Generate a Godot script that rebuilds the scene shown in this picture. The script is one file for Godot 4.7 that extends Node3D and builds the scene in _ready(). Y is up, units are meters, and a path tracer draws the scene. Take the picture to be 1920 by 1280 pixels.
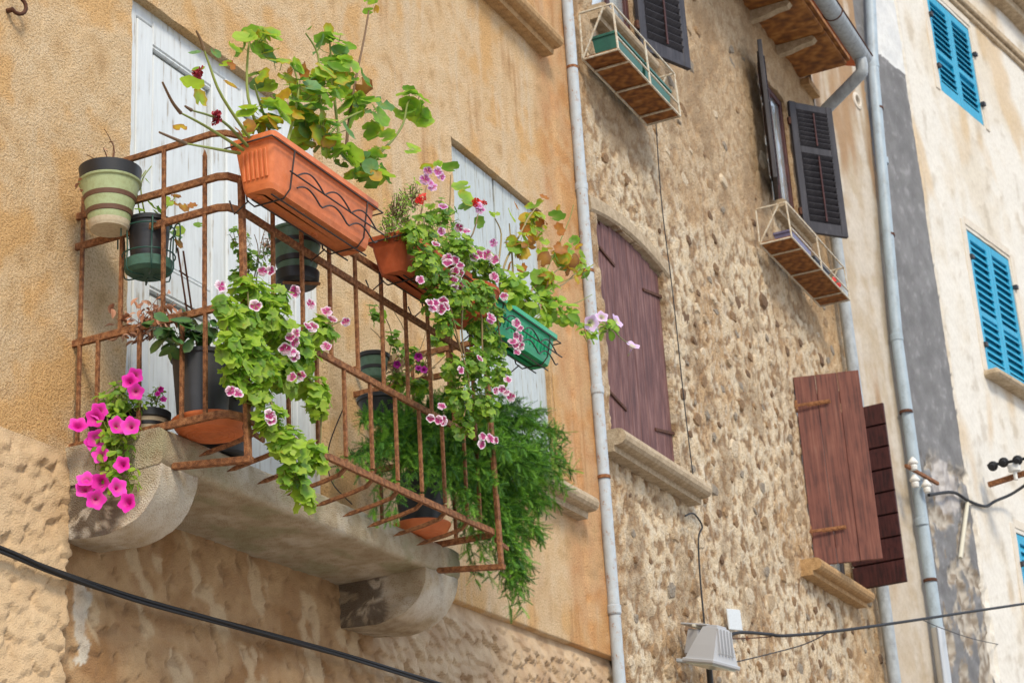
extends Node3D
# A flowered balcony on an old street: y up, metres, x along the house fronts, z out into the street.

var rng := RandomNumberGenerator.new()
var M := {}

func _ready() -> void:
	rng.seed = 7
	set_camera_and_light()
	make_materials()
	build_ground()
	build_ochre_house()
	build_stone_house()
	build_corner_house()
	build_balcony()
	build_railing()
	build_pots()
	build_window_racks()
	build_wires()
	build_plants()

func set_camera_and_light() -> void:
	var cam := Camera3D.new()
	cam.name = "camera"
	add_child(cam)
	cam.transform = Transform3D(Basis(Vector3(0.4424879, -0.0567354, 0.894978), Vector3(-0.2921976, 0.9344123, 0.2037013), Vector3(-0.8478355, -0.3516458, 0.3968882)), Vector3(-4.907, -2.4065, 4.0))
	cam.fov = 20.98
	cam.near = 0.05
	cam.far = 400.0
	var lens := CameraAttributesPhysical.new()
	lens.frustum_focal_length = 65.0
	lens.frustum_focus_distance = 6.6
	lens.exposure_aperture = 9.0
	cam.attributes = lens
	cam.current = true
	var sky_mat := ProceduralSkyMaterial.new()
	sky_mat.sky_top_color = Color(0.72, 0.80, 0.92)
	sky_mat.sky_horizon_color = Color(0.93, 0.93, 0.92)
	sky_mat.sky_curve = 0.2
	sky_mat.ground_bottom_color = Color(0.40, 0.37, 0.33)
	sky_mat.ground_horizon_color = Color(0.62, 0.60, 0.57)
	var sky := Sky.new()
	sky.sky_material = sky_mat
	var env := Environment.new()
	env.background_mode = Environment.BG_SKY
	env.sky = sky
	env.background_energy_multiplier = 1.0
	env.tonemap_mode = Environment.TONE_MAPPER_LINEAR
	env.tonemap_exposure = 1.8
	env.sdfgi_enabled = true
	env.ssao_enabled = true
	env.ssil_enabled = true
	var world := WorldEnvironment.new()
	world.name = "world_environment"
	world.environment = env
	add_child(world)
	var sun := DirectionalLight3D.new()
	sun.name = "sun"
	add_child(sun)
	sun.look_at_from_position(Vector3(-7.0, 9.0, 7.5), Vector3.ZERO, Vector3.UP)
	sun.light_energy = 0.5
	sun.light_angular_distance = 14.0
	sun.light_color = Color(1.0, 0.95, 0.86)
	sun.shadow_enabled = true

# ---------- materials ----------
func lin(r: float, g: float, b: float) -> Color:
	return Color(r, g, b).linear_to_srgb()

func seamless(w: int, h: int, freq: float, oct: int, sd: int, kind := FastNoiseLite.TYPE_SIMPLEX_SMOOTH, gain := 0.6) -> Image:
	var n := FastNoiseLite.new()
	n.noise_type = kind
	n.seed = sd
	n.frequency = freq
	n.fractal_octaves = oct
	n.fractal_gain = gain
	return n.get_seamless_image(w, h, false, false, 0.03)

func ramp_tex(im: Image, stops: Array, colors: Array) -> ImageTexture:
	var g := Gradient.new()
	g.offsets = PackedFloat32Array(stops)
	var cs := PackedColorArray()
	for c in colors:
		cs.append((c as Color).linear_to_srgb())
	g.colors = cs
	var lut: Array[Color] = []
	for k in 256:
		lut.append(g.sample(k / 255.0))
	var o := Image.create_empty(im.get_width(), im.get_height(), false, Image.FORMAT_RGB8)
	for y in im.get_height():
		for x in im.get_width():
			o.set_pixel(x, y, lut[clampi(int(im.get_pixel(x, y).r * 255.0), 0, 255)])
	return ImageTexture.create_from_image(o)

func grey_tex(im: Image) -> ImageTexture:
	return ImageTexture.create_from_image(im)

func mix_img(a: Image, b: Image, wa: float) -> Image:
	var o := Image.create_empty(a.get_width(), a.get_height(), false, Image.FORMAT_L8)
	for y in a.get_height():
		for x in a.get_width():
			var v := a.get_pixel(x, y).r * wa + b.get_pixel(x, y).r * (1.0 - wa)
			o.set_pixel(x, y, Color(v, v, v))
	return o

func mat(col: Color, rough := 0.85, metal := 0.0) -> StandardMaterial3D:
	var m := StandardMaterial3D.new()
	m.albedo_color = col
	m.roughness = rough
	m.metallic = metal
	return m

func tri_mat(tex: Texture2D, per_metre: Vector3, rough := 0.85, height: Texture2D = null, cm := 0.2, vcol := false, col := Color.WHITE) -> StandardMaterial3D:
	var m := mat(col, rough)
	m.albedo_texture = tex
	m.uv1_triplanar = true
	m.uv1_world_triplanar = true
	m.uv1_scale = per_metre
	m.vertex_color_use_as_albedo = vcol
	if height:
		m.heightmap_enabled = true
		m.heightmap_texture = height
		m.heightmap_scale = cm
	return m

func vmat(rough := 0.6, back := 0.0) -> StandardMaterial3D:
	var m := mat(Color.WHITE, rough)
	m.vertex_color_use_as_albedo = true
	if back > 0.0:
		m.backlight_enabled = true
		m.backlight = Color(back, back, back)
		m.cull_mode = BaseMaterial3D.CULL_DISABLED
	return m

func make_materials() -> void:
	var fine := seamless(512, 512, 0.11, 4, 3)
	var coarse := seamless(512, 512, 0.012, 5, 11)
	var cell := seamless(512, 512, 0.075, 2, 5, FastNoiseLite.TYPE_CELLULAR)
	var grain := mix_img(fine, coarse, 0.6)
	var rough_cast := mix_img(fine, cell, 0.82)
	var grain_h := grey_tex(grain)
	var cast_h := grey_tex(rough_cast)
	var streak := seamless(512, 48, 0.05, 4, 21)
	streak.resize(512, 512, Image.INTERPOLATE_CUBIC)
	var streak2 := mix_img(streak, coarse, 0.62)
	var streak_h := grey_tex(streak2)
	var speck := ramp_tex(grain, [0.0, 0.32, 0.45, 0.58, 0.75, 1.0], [Color(0.50, 0.40, 0.32), Color(0.74, 0.66, 0.58), Color(0.93, 0.90, 0.87), Color(1, 1, 1), Color(1.0, 1.0, 1.0), Color(1.0, 1.0, 1.0)])
	var speck_soft := ramp_tex(grain, [0.0, 0.4, 0.62, 1.0], [Color(0.7, 0.68, 0.64), Color(0.88, 0.87, 0.86), Color(1, 1, 1), Color(1, 1, 1)])
	var sand_img := seamless(1024, 1024, 0.035, 5, 61, FastNoiseLite.TYPE_SIMPLEX_SMOOTH, 0.82)
	var sand_tex := ramp_tex(sand_img, [0.0, 0.30, 0.42, 0.54, 0.68, 1.0], [Color(0.50, 0.40, 0.31), Color(0.72, 0.64, 0.55), Color(0.88, 0.84, 0.79), Color(0.97, 0.96, 0.95), Color(1, 1, 1), Color(1, 1, 1)])
	M.stucco = tri_mat(sand_tex, Vector3(1.9, 1.9, 1.9), 0.95, grey_tex(sand_img), 1.0, true)
	M.plaster = tri_mat(speck_soft, Vector3(2.0, 2.0, 2.0), 0.93, grain_h, 0.6, true)
	M.rubble = tri_mat(sand_tex, Vector3(0.9, 0.9, 0.9), 0.95, grey_tex(sand_img), 1.6, true)
	M.facade = tri_mat(speck_soft, Vector3(1.9, 1.9, 1.9), 0.93, grain_h, 0.5, true)
	var rust := ramp_tex(grain, [0.0, 0.34, 0.47, 0.58, 0.72, 1.0], [Color(0.035, 0.015, 0.008), Color(0.10, 0.036, 0.014), Color(0.20, 0.075, 0.026), Color(0.33, 0.13, 0.045), Color(0.42, 0.22, 0.10), Color(0.50, 0.36, 0.24)])
	M.rust = tri_mat(rust, Vector3(5, 5, 5), 0.85, grain_h, 0.25)
	M.rust_dark = tri_mat(rust, Vector3(7, 7, 7), 0.8, grain_h, 0.2, false, Color(0.62, 0.55, 0.52))
	var white_paint := ramp_tex(streak2, [0.0, 0.24, 0.29, 0.37, 0.6, 1.0], [Color(0.27, 0.22, 0.17), Color(0.42, 0.38, 0.33), Color(0.55, 0.55, 0.53), Color(0.62, 0.645, 0.65), Color(0.67, 0.70, 0.71), Color(0.70, 0.73, 0.73)])
	M.white_wood = tri_mat(white_paint, Vector3(1.3, 0.7, 1.3), 0.6, streak_h, 0.2)
	M.old_white = tri_mat(white_paint, Vector3(2.0, 0.9, 2.0), 0.7, streak_h, 0.3, false, Color(0.86, 0.88, 0.88))
	var purple := ramp_tex(streak2, [0.0, 0.35, 0.5, 0.65, 1.0], [Color(0.045, 0.018, 0.017), Color(0.10, 0.039, 0.036), Color(0.14, 0.057, 0.050), Color(0.20, 0.095, 0.083), Color(0.30, 0.18, 0.155)])
	M.purple_wood = tri_mat(purple, Vector3(1.4, 0.5, 1.4), 0.75, streak_h, 0.25)
	var red := ramp_tex(streak2, [0.0, 0.34, 0.48, 0.66, 1.0], [Color(0.035, 0.015, 0.012), Color(0.10, 0.032, 0.024), Color(0.16, 0.051, 0.035), Color(0.205, 0.072, 0.048), Color(0.28, 0.14, 0.10)])
	M.red_wood = tri_mat(red, Vector3(1.2, 0.45, 1.2), 0.7, streak_h, 0.25)
	M.maroon_wood = tri_mat(red, Vector3(0.5, 1.2, 1.2), 0.6, streak_h, 0.2, false, Color(0.62, 0.5, 0.55))
	var dark := ramp_tex(streak2, [0.0, 0.4, 0.6, 0.8, 1.0], [Color(0.012, 0.011, 0.014), Color(0.028, 0.025, 0.031), Color(0.042, 0.038, 0.046), Color(0.07, 0.064, 0.07), Color(0.16, 0.15, 0.15)])
	M.dark_wood = tri_mat(dark, Vector3(1.3, 0.6, 1.3), 0.6, streak_h, 0.15)
	var teal := ramp_tex(streak2, [0.0, 0.3, 0.5, 0.7, 1.0], [Color(0.004, 0.19, 0.33), Color(0.006, 0.27, 0.44), Color(0.008, 0.32, 0.52), Color(0.012, 0.36, 0.56), Color(0.06, 0.42, 0.60)])
	M.teal_wood = tri_mat(teal, Vector3(1.0, 0.4, 1.0), 0.5, streak_h, 0.1)
	var soffit := ramp_tex(seamless(512, 512, 0.012, 2, 91), [0.0, 0.3, 0.5, 0.68, 1.0], [Color(0.14, 0.05, 0.013), Color(0.23, 0.085, 0.018), Color(0.31, 0.12, 0.024), Color(0.39, 0.16, 0.034), Color(0.5, 0.26, 0.09)])
	M.soffit = tri_mat(soffit, Vector3(1.1, 1.1, 1.1), 0.8, grain_h, 0.3)
	M.rust_board = tri_mat(soffit, Vector3(1.9, 1.9, 1.9), 0.85, grain_h, 0.2, false, Color(0.9, 0.88, 0.88))
	var concrete := ramp_tex(mix_img(fine, coarse, 0.35), [0.0, 0.3, 0.45, 0.6, 1.0], [Color(0.10, 0.085, 0.06), Color(0.22, 0.19, 0.135), Color(0.36, 0.31, 0.23), Color(0.47, 0.42, 0.33), Color(0.62, 0.57, 0.48)])
	M.concrete = tri_mat(concrete, Vector3(1.6, 1.6, 1.6), 0.93, cast_h, 0.5)
	M.corbel = tri_mat(speck, Vector3(2.4, 2.4, 2.4), 0.93, cast_h, 0.7, true)
	var limestone := ramp_tex(grain, [0.0, 0.35, 0.5, 0.7, 1.0], [Color(0.16, 0.12, 0.08), Color(0.34, 0.25, 0.16), Color(0.47, 0.36, 0.23), Color(0.58, 0.47, 0.33), Color(0.68, 0.6, 0.48)])
	M.sill = tri_mat(limestone, Vector3(2.1, 2.1, 2.1), 0.9, cast_h, 0.5)
	M.sill_orange = tri_mat(limestone, Vector3(2.1, 2.1, 2.1), 0.9, cast_h, 0.5, false, Color(1.0, 0.9, 0.76))
	var galv := ramp_tex(mix_img(fine, coarse, 0.3), [0.0, 0.3, 0.5, 0.7, 1.0], [Color(0.17, 0.18, 0.19), Color(0.29, 0.31, 0.33), Color(0.36, 0.40, 0.43), Color(0.42, 0.46, 0.49), Color(0.52, 0.55, 0.57)])
	var blue_paint := ramp_tex(mix_img(fine, coarse, 0.3), [0.0, 0.25, 0.5, 1.0], [Color(0.19, 0.19, 0.18), Color(0.29, 0.34, 0.375), Color(0.36, 0.44, 0.50), Color(0.45, 0.53, 0.59)])
	M.stone_pale = tri_mat(limestone, Vector3(1.1, 1.1, 1.1), 0.9, cast_h, 0.5, false, Color(1.0, 1.0, 1.0))
	M.facade_trim = tri_mat(speck_soft, Vector3(1, 1, 1), 0.93, grain_h, 0.4, false, lin(0.70, 0.63, 0.53))
	M.galv = tri_mat(galv, Vector3(2.6, 1.2, 2.6), 0.55, grain_h, 0.08)
	M.pipe_blue = tri_mat(blue_paint, Vector3(1.4, 0.6, 1.4), 0.5, null, 0.0, false, Color(0.98, 1.0, 1.0))
	M.pipe_blue.albedo_color = Color(1.0, 1.0, 1.0)
	var rust_patch := ramp_tex(mix_img(fine, coarse, 0.3), [0.0, 0.27, 0.31, 0.45, 1.0], [Color(0.16, 0.05, 0.02), Color(0.3, 0.13, 0.06), Color(0.45, 0.46, 0.46), Color(0.42, 0.47, 0.51), Color(0.6, 0.65, 0.68)])
	M.pipe_old = tri_mat(rust_patch, Vector3(2.2, 1.4, 2.2), 0.6, grain_h, 0.15)
	M.steel = mat(lin(0.55, 0.55, 0.54), 0.3, 0.9)
	var terra := ramp_tex(mix_img(fine, coarse, 0.3), [0.0, 0.35, 0.6, 1.0], [Color(0.50, 0.125, 0.036), Color(0.64, 0.165, 0.046), Color(0.70, 0.185, 0.055), Color(0.72, 0.27, 0.12)])
	M.terracotta = tri_mat(terra, Vector3(3, 3, 3), 0.55, grain_h, 0.04)
	M.terra_old = tri_mat(terra, Vector3(4, 4, 4), 0.8, grain_h, 0.1, false, Color(0.86, 0.76, 0.74))
	M.green_plastic = tri_mat(speck_soft, Vector3(5, 5, 5), 0.4, null, 0.0, false, lin(0.008, 0.38, 0.165))
	M.box_green = tri_mat(speck_soft, Vector3(4, 4, 4), 0.5, null, 0.0, false, lin(0.03, 0.14, 0.10))
	M.pale_green = tri_mat(speck, Vector3(6, 6, 6), 0.55, grain_h, 0.06, false, lin(0.42, 0.50, 0.27))
	M.brown_band = tri_mat(speck, Vector3(6, 6, 6), 0.6, null, 0.0, false, lin(0.15, 0.075, 0.045))
	M.black_plastic = tri_mat(speck_soft, Vector3(5, 5, 5), 0.42, null, 0.0, false, lin(0.022, 0.022, 0.025))
	M.charcoal = tri_mat(speck_soft, Vector3(4, 4, 4), 0.45, null, 0.0, false, lin(0.045, 0.046, 0.052))
	M.dusty_green = tri_mat(speck, Vector3(7, 7, 7), 0.7, null, 0.0, false, lin(0.06, 0.15, 0.11))
	M.cream_pot = tri_mat(speck, Vector3(6, 6, 6), 0.7, null, 0.0, false, lin(0.62, 0.52, 0.36))
	M.lime_scale = tri_mat(speck, Vector3(9, 9, 9), 0.9, null, 0.0, false, lin(0.60, 0.52, 0.38))
	M.green_glaze = tri_mat(speck, Vector3(6, 6, 6), 0.4, null, 0.0, false, lin(0.10, 0.19, 0.13))
	M.violet_plastic = tri_mat(speck_soft, Vector3(5, 5, 5), 0.45, null, 0.0, false, lin(0.16, 0.15, 0.26))
	M.plate_white = tri_mat(speck_soft, Vector3(6, 6, 6), 0.5, null, 0.0, false, lin(0.66, 0.70, 0.72))
	M.soil = tri_mat(speck, Vector3(9, 9, 9), 0.98, cast_h, 1.0, false, lin(0.05, 0.03, 0.018))
	M.wire = mat(lin(0.035, 0.022, 0.018), 0.55)
	M.wire_green = mat(lin(0.012, 0.07, 0.05), 0.4)
	var cream_metal := ramp_tex(grain, [0.0, 0.36, 0.44, 0.55, 1.0], [Color(0.2, 0.09, 0.03), Color(0.42, 0.25, 0.11), Color(0.58, 0.50, 0.36), Color(0.68, 0.64, 0.53), Color(0.76, 0.73, 0.64)])
	M.cream_metal = tri_mat(cream_metal, Vector3(3.5, 3.5, 3.5), 0.7)
	M.cable = mat(lin(0.012, 0.012, 0.014), 0.6)
	M.curtain = tri_mat(speck_soft, Vector3(1.2, 1.2, 1.2), 0.9, null, 0.0, false, lin(0.72, 0.71, 0.66))
	M.glass = mat(Color(0.85, 0.9, 0.92, 0.16), 0.04)
	M.glass.transparency = BaseMaterial3D.TRANSPARENCY_ALPHA
	M.lamp_grey = mat(lin(0.42, 0.43, 0.45), 0.5)
	M.lamp_dark = mat(lin(0.02, 0.02, 0.022), 0.5)
	M.lamp_lens = mat(lin(0.55, 0.6, 0.52), 0.15)
	M.porcelain = mat(lin(0.75, 0.74, 0.70), 0.25)
	M.ivory = mat(lin(0.62, 0.58, 0.46), 0.6)
	M.roof_tile = tri_mat(terra, Vector3(2, 2, 2), 0.9, grain_h, 0.3, false, Color(0.9, 0.85, 0.8))
	M.leaf = vmat(0.5, 1.0)
	M.leaf_gloss = vmat(0.42, 0.3)
	M.petal = vmat(0.6, 0.5)
	M.stem = vmat(0.7)
	M.dry = vmat(0.9, 0.3)
	M.fern = vmat(0.6, 0.45)
	M.cobble = tri_mat(speck, Vector3(1.5, 1.5, 1.5), 0.9, cast_h, 0.8, false, lin(0.36, 0.33, 0.29))

# ---------- mesh helpers ----------
func S() -> SurfaceTool:
	var s := SurfaceTool.new()
	s.begin(Mesh.PRIMITIVE_TRIANGLES)
	s.set_smooth_group(-1)
	return s

func done(s: SurfaceTool) -> ArrayMesh:
	s.generate_normals()
	return s.commit()

func tri(s: SurfaceTool, a: Vector3, b: Vector3, c: Vector3) -> void:
	s.add_vertex(a)
	s.add_vertex(b)
	s.add_vertex(c)

func quad(s: SurfaceTool, a: Vector3, b: Vector3, c: Vector3, d: Vector3) -> void:
	tri(s, a, b, c)
	tri(s, a, c, d)

# box with chamfered edges
func box(s: SurfaceTool, c: Vector3, size: Vector3, b := Basis.IDENTITY, bev := 0.004) -> void:
	s.set_smooth_group(-1)
	var h := size * 0.5
	bev = minf(bev, minf(h.x, minf(h.y, h.z)) * 0.6)
	var p := func(sx: float, sy: float, sz: float, ax: int) -> Vector3:
		var q := Vector3(sx * (h.x - (0.0 if ax == 0 else bev)), sy * (h.y - (0.0 if ax == 1 else bev)), sz * (h.z - (0.0 if ax == 2 else bev)))
		return c + b * q
	for sg in [-1.0, 1.0]:
		_face(s, p.call(sg, -1.0, -1.0, 0), p.call(sg, -1.0, 1.0, 0), p.call(sg, 1.0, 1.0, 0), p.call(sg, 1.0, -1.0, 0), c)
		_face(s, p.call(-1.0, sg, -1.0, 1), p.call(-1.0, sg, 1.0, 1), p.call(1.0, sg, 1.0, 1), p.call(1.0, sg, -1.0, 1), c)
		_face(s, p.call(-1.0, -1.0, sg, 2), p.call(-1.0, 1.0, sg, 2), p.call(1.0, 1.0, sg, 2), p.call(1.0, -1.0, sg, 2), c)
	if bev <= 0.0:
		return
	for s1 in [-1.0, 1.0]:
		for s2 in [-1.0, 1.0]:
			_face(s, p.call(-1.0, s1, s2, 1), p.call(1.0, s1, s2, 1), p.call(1.0, s1, s2, 2), p.call(-1.0, s1, s2, 2), c)
			_face(s, p.call(s1, -1.0, s2, 0), p.call(s1, 1.0, s2, 0), p.call(s1, 1.0, s2, 2), p.call(s1, -1.0, s2, 2), c)
			_face(s, p.call(s1, s2, -1.0, 0), p.call(s1, s2, 1.0, 0), p.call(s1, s2, 1.0, 1), p.call(s1, s2, -1.0, 1), c)
			for s3 in [-1.0, 1.0]:
				_tri_out(s, p.call(s1, s2, s3, 0), p.call(s1, s2, s3, 1), p.call(s1, s2, s3, 2), c)

func _tri_out(s: SurfaceTool, a: Vector3, b: Vector3, c: Vector3, centre: Vector3) -> void:
	if (b - a).cross(c - a).dot((a + b + c) / 3.0 - centre) > 0.0:
		tri(s, a, c, b)
	else:
		tri(s, a, b, c)

func _face(s: SurfaceTool, a: Vector3, b: Vector3, c: Vector3, d: Vector3, centre: Vector3) -> void:
	_tri_out(s, a, b, c, centre)
	_tri_out(s, a, c, d, centre)

func bar(s: SurfaceTool, a: Vector3, b: Vector3, w: float, h: float, up := Vector3.UP, bev := 0.002) -> void:
	var z := (b - a).normalized()
	if absf(z.dot(up)) > 0.98:
		up = Vector3.BACK
	var x := up.cross(z).normalized()
	box(s, (a + b) * 0.5, Vector3(w, h, a.distance_to(b)), Basis(x, z.cross(x), z), bev)

# sweep a closed profile along a path
func sweep(s: SurfaceTool, pts: Array, prof: Array, up := Vector3.UP, smooth := false, scales := []) -> void:
	var rings := []
	var n := pts.size()
	var last_x := Vector3.ZERO
	for i in n:
		var t0: Vector3 = (pts[i] - pts[maxi(i - 1, 0)]).normalized()
		var t1: Vector3 = (pts[mini(i + 1, n - 1)] - pts[i]).normalized()
		if i == 0:
			t0 = t1
		if i == n - 1:
			t1 = t0
		var t := (t0 + t1).normalized()
		var x := up.cross(t)
		if x.length() < 0.05:
			x = last_x if last_x != Vector3.ZERO else Vector3.BACK.cross(t)
		x = x.normalized()
		if last_x != Vector3.ZERO and x.dot(last_x) < 0.0 and not smooth:
			x = x
		last_x = x
		var y := t.cross(x).normalized()
		var mitre := 1.0 / maxf(0.5, t.dot(t1))
		var k: float = scales[i] if scales.size() > i else 1.0
		var ring := []
		for q in prof:
			ring.append(pts[i] + x * (q.x * k * mitre) + y * (q.y * k))
		rings.append(ring)
	var m := prof.size()
	s.set_smooth_group(1 if smooth else -1)
	for i in n - 1:
		for j in m:
			var k2 := (j + 1) % m
			quad(s, rings[i][j], rings[i + 1][j], rings[i + 1][k2], rings[i][k2])
	s.set_smooth_group(-1)
	for e in [0, n - 1]:
		for j in range(1, m - 1):
			tri(s, rings[e][0], rings[e][j], rings[e][j + 1])

func ring_profile(r: float, sides: int) -> Array:
	var o := []
	for j in sides:
		o.append(Vector2(cos(TAU * j / sides), sin(TAU * j / sides)) * r)
	return o

func rect_profile(w: float, h: float, bev := 0.0015) -> Array:
	var x := w * 0.5
	var y := h * 0.5
	return [Vector2(-x + bev, -y), Vector2(x - bev, -y), Vector2(x, -y + bev), Vector2(x, y - bev), Vector2(x - bev, y), Vector2(-x + bev, y), Vector2(-x, y - bev), Vector2(-x, -y + bev)]

func tube(s: SurfaceTool, pts: Array, r: float, sides := 8, r_end := -1.0) -> void:
	var sc := []
	for i in pts.size():
		sc.append(1.0 if r_end < 0.0 else lerpf(1.0, r_end / r, float(i) / maxf(1.0, pts.size() - 1)))
	# transported frames keep round tubes from twisting
	var rings := []
	var n := pts.size()
	var x := Vector3.ZERO
	for i in n:
		var t: Vector3 = (pts[mini(i + 1, n - 1)] - pts[maxi(i - 1, 0)]).normalized()
		if x == Vector3.ZERO:
			x = t.cross(Vector3(0.31, 0.11, 0.94)).normalized()
		x = (x - t * x.dot(t)).normalized()
		var y := t.cross(x)
		var ring := []
		for j in sides:
			var a := TAU * j / sides
			ring.append(pts[i] + (x * cos(a) + y * sin(a)) * (r * sc[i]))
		rings.append(ring)
	s.set_smooth_group(1)
	for i in n - 1:
		for j in sides:
			var k := (j + 1) % sides
			quad(s, rings[i][j], rings[i][k], rings[i + 1][k], rings[i + 1][j])
	s.set_smooth_group(-1)
	for e in [0, n - 1]:
		for j in range(1, sides - 1):
			tri(s, rings[e][0], rings[e][j], rings[e][j + 1])

func curve(pts: Array, per := 6) -> Array:
	var o := []
	for i in pts.size() - 1:
		var a: Vector3 = pts[maxi(i - 1, 0)]
		var b: Vector3 = pts[i]
		var c: Vector3 = pts[i + 1]
		var d: Vector3 = pts[mini(i + 2, pts.size() - 1)]
		for k in per:
			o.append(b.cubic_interpolate(c, a, d, float(k) / per))
	o.append(pts[-1])
	return o

# profile: [radius, height] from bottom to top, revolved
func lathe(s: SurfaceTool, prof: Array, c: Vector3, sides := 32, b := Basis.IDENTITY, wobble := 0.0) -> void:
	for i in prof.size() - 1:
		s.set_smooth_group(-1)
		var p0: Vector2 = prof[i]
		var p1: Vector2 = prof[i + 1]
		s.set_smooth_group(2 + i)
		for j in sides:
			var a0 := TAU * j / sides
			var a1 := TAU * (j + 1) / sides
			var q := func(p: Vector2, a: float) -> Vector3:
				return c + b * Vector3(cos(a) * p.x * (1.0 + wobble * sin(a * 2.0)), p.y, sin(a) * p.x)
			quad(s, q.call(p0, a0), q.call(p1, a0), q.call(p1, a1), q.call(p0, a1))

# polygon in the (z, y) plane extruded along x
func extrude_x(s: SurfaceTool, poly: Array, x0: float, x1: float, smooth := false, steps := 1) -> void:
	s.set_smooth_group(1 if smooth else -1)
	for k in steps:
		var xa := lerpf(x0, x1, float(k) / steps)
		var xb := lerpf(x0, x1, float(k + 1) / steps)
		for i in poly.size():
			var p: Vector2 = poly[i]
			var q: Vector2 = poly[(i + 1) % poly.size()]
			quad(s, Vector3(xa, p.y, p.x), Vector3(xb, p.y, p.x), Vector3(xb, q.y, q.x), Vector3(xa, q.y, q.x))
	s.set_smooth_group(-1)
	var ids := Geometry2D.triangulate_polygon(PackedVector2Array(poly))
	for x in [x0, x1]:
		for t in range(0, ids.size(), 3):
			tri(s, Vector3(x, poly[ids[t]].y, poly[ids[t]].x), Vector3(x, poly[ids[t + 1]].y, poly[ids[t + 1]].x), Vector3(x, poly[ids[t + 2]].y, poly[ids[t + 2]].x))

# ---------- objects ----------
const GROUPS := {"wire_planter_rack": "wire racks along the railing", "striped_pot": "banded pots on the balcony", "black_pot": "black pots on the balcony", "terracotta_saucer": "terracotta saucers on the slab", "cream_window_rack": "cream racks under the stone house windows", "dark_green_planter": "dark green window planters", "violet_planter": "planters in the smaller window rack", "thin_cable": "thin cables on the house fronts", "terracotta_trough": "terracotta troughs along the railing"}
var taken := {}
func numbered(n: String) -> String:
	taken[n] = taken.get(n, -1) + 1
	return n if taken[n] == 0 else "%s_%03d" % [n, taken[n]]

func thing(called: String, label: String, category: String, at := Vector3.ZERO, group := "") -> Node3D:
	var o := Node3D.new()
	o.name = numbered(called)
	add_child(o)
	o.position = at
	tag(o, label, category, group if group else GROUPS.get(called, ""))
	return o

func tag(o: Node, label: String, category: String, group := "") -> void:
	o.set_meta("label", label)
	o.set_meta("category", category)
	if group:
		o.set_meta("group", group)

func world_of(n: Node) -> Vector3:
	var p := Vector3.ZERO
	while n is Node3D and n != self:
		p += (n as Node3D).position
		n = n.get_parent()
	return p

# a mesh whose points are world points, under a parent
func obj(called: String, mesh: Mesh, m: Material, parent: Node = self) -> MeshInstance3D:
	var o := MeshInstance3D.new()
	o.mesh = mesh
	o.material_override = m
	o.name = numbered(called) if parent == self else called
	parent.add_child(o, true)
	if parent != self:
		o.position = -world_of(parent)
	return o

# a mesh about its own origin, set at a world transform
func put(called: String, mesh: Mesh, m: Material, parent: Node, xf: Transform3D) -> MeshInstance3D:
	var o := MeshInstance3D.new()
	o.mesh = mesh
	o.material_override = m
	o.name = called
	parent.add_child(o, true)
	o.transform = Transform3D(xf.basis, xf.origin - world_of(parent))
	return o

func one_box(called: String, c: Vector3, size: Vector3, m: Material, parent: Node, b := Basis.IDENTITY, bev := 0.004) -> MeshInstance3D:
	var s := S()
	box(s, Vector3.ZERO, size, Basis.IDENTITY, bev)
	return put(called, done(s), m, parent, Transform3D(b, c))

func turned(y_axis: Vector3, spin: float) -> Basis:
	var y := y_axis.normalized()
	var x := y.cross(Vector3(0.3, 0.2, 0.93)).normalized()
	if x.length() < 0.1:
		x = Vector3.RIGHT
	var z := x.cross(y).normalized()
	return Basis(x, y, z) * Basis(Vector3.UP, spin)

func rnd(a: float, b: float) -> float:
	return rng.randf_range(a, b)

func rnd_dir() -> Vector3:
	return Vector3(rng.randfn(), rng.randfn(), rng.randfn()).normalized()

func noise(freq: float, sd: int, oct := 3, kind := FastNoiseLite.TYPE_SIMPLEX_SMOOTH) -> FastNoiseLite:
	var n := FastNoiseLite.new()
	n.noise_type = kind
	n.frequency = freq
	n.seed = sd
	n.fractal_octaves = oct
	return n

func coords(parts: Array) -> PackedFloat32Array:
	var o := PackedFloat32Array()
	for p in parts:
		var k := maxi(1, int(round((p[1] - p[0]) / p[2])))
		for i in k:
			o.append(lerpf(p[0], p[1], float(i) / k))
	o.append(parts[-1][1])
	return o

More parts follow.
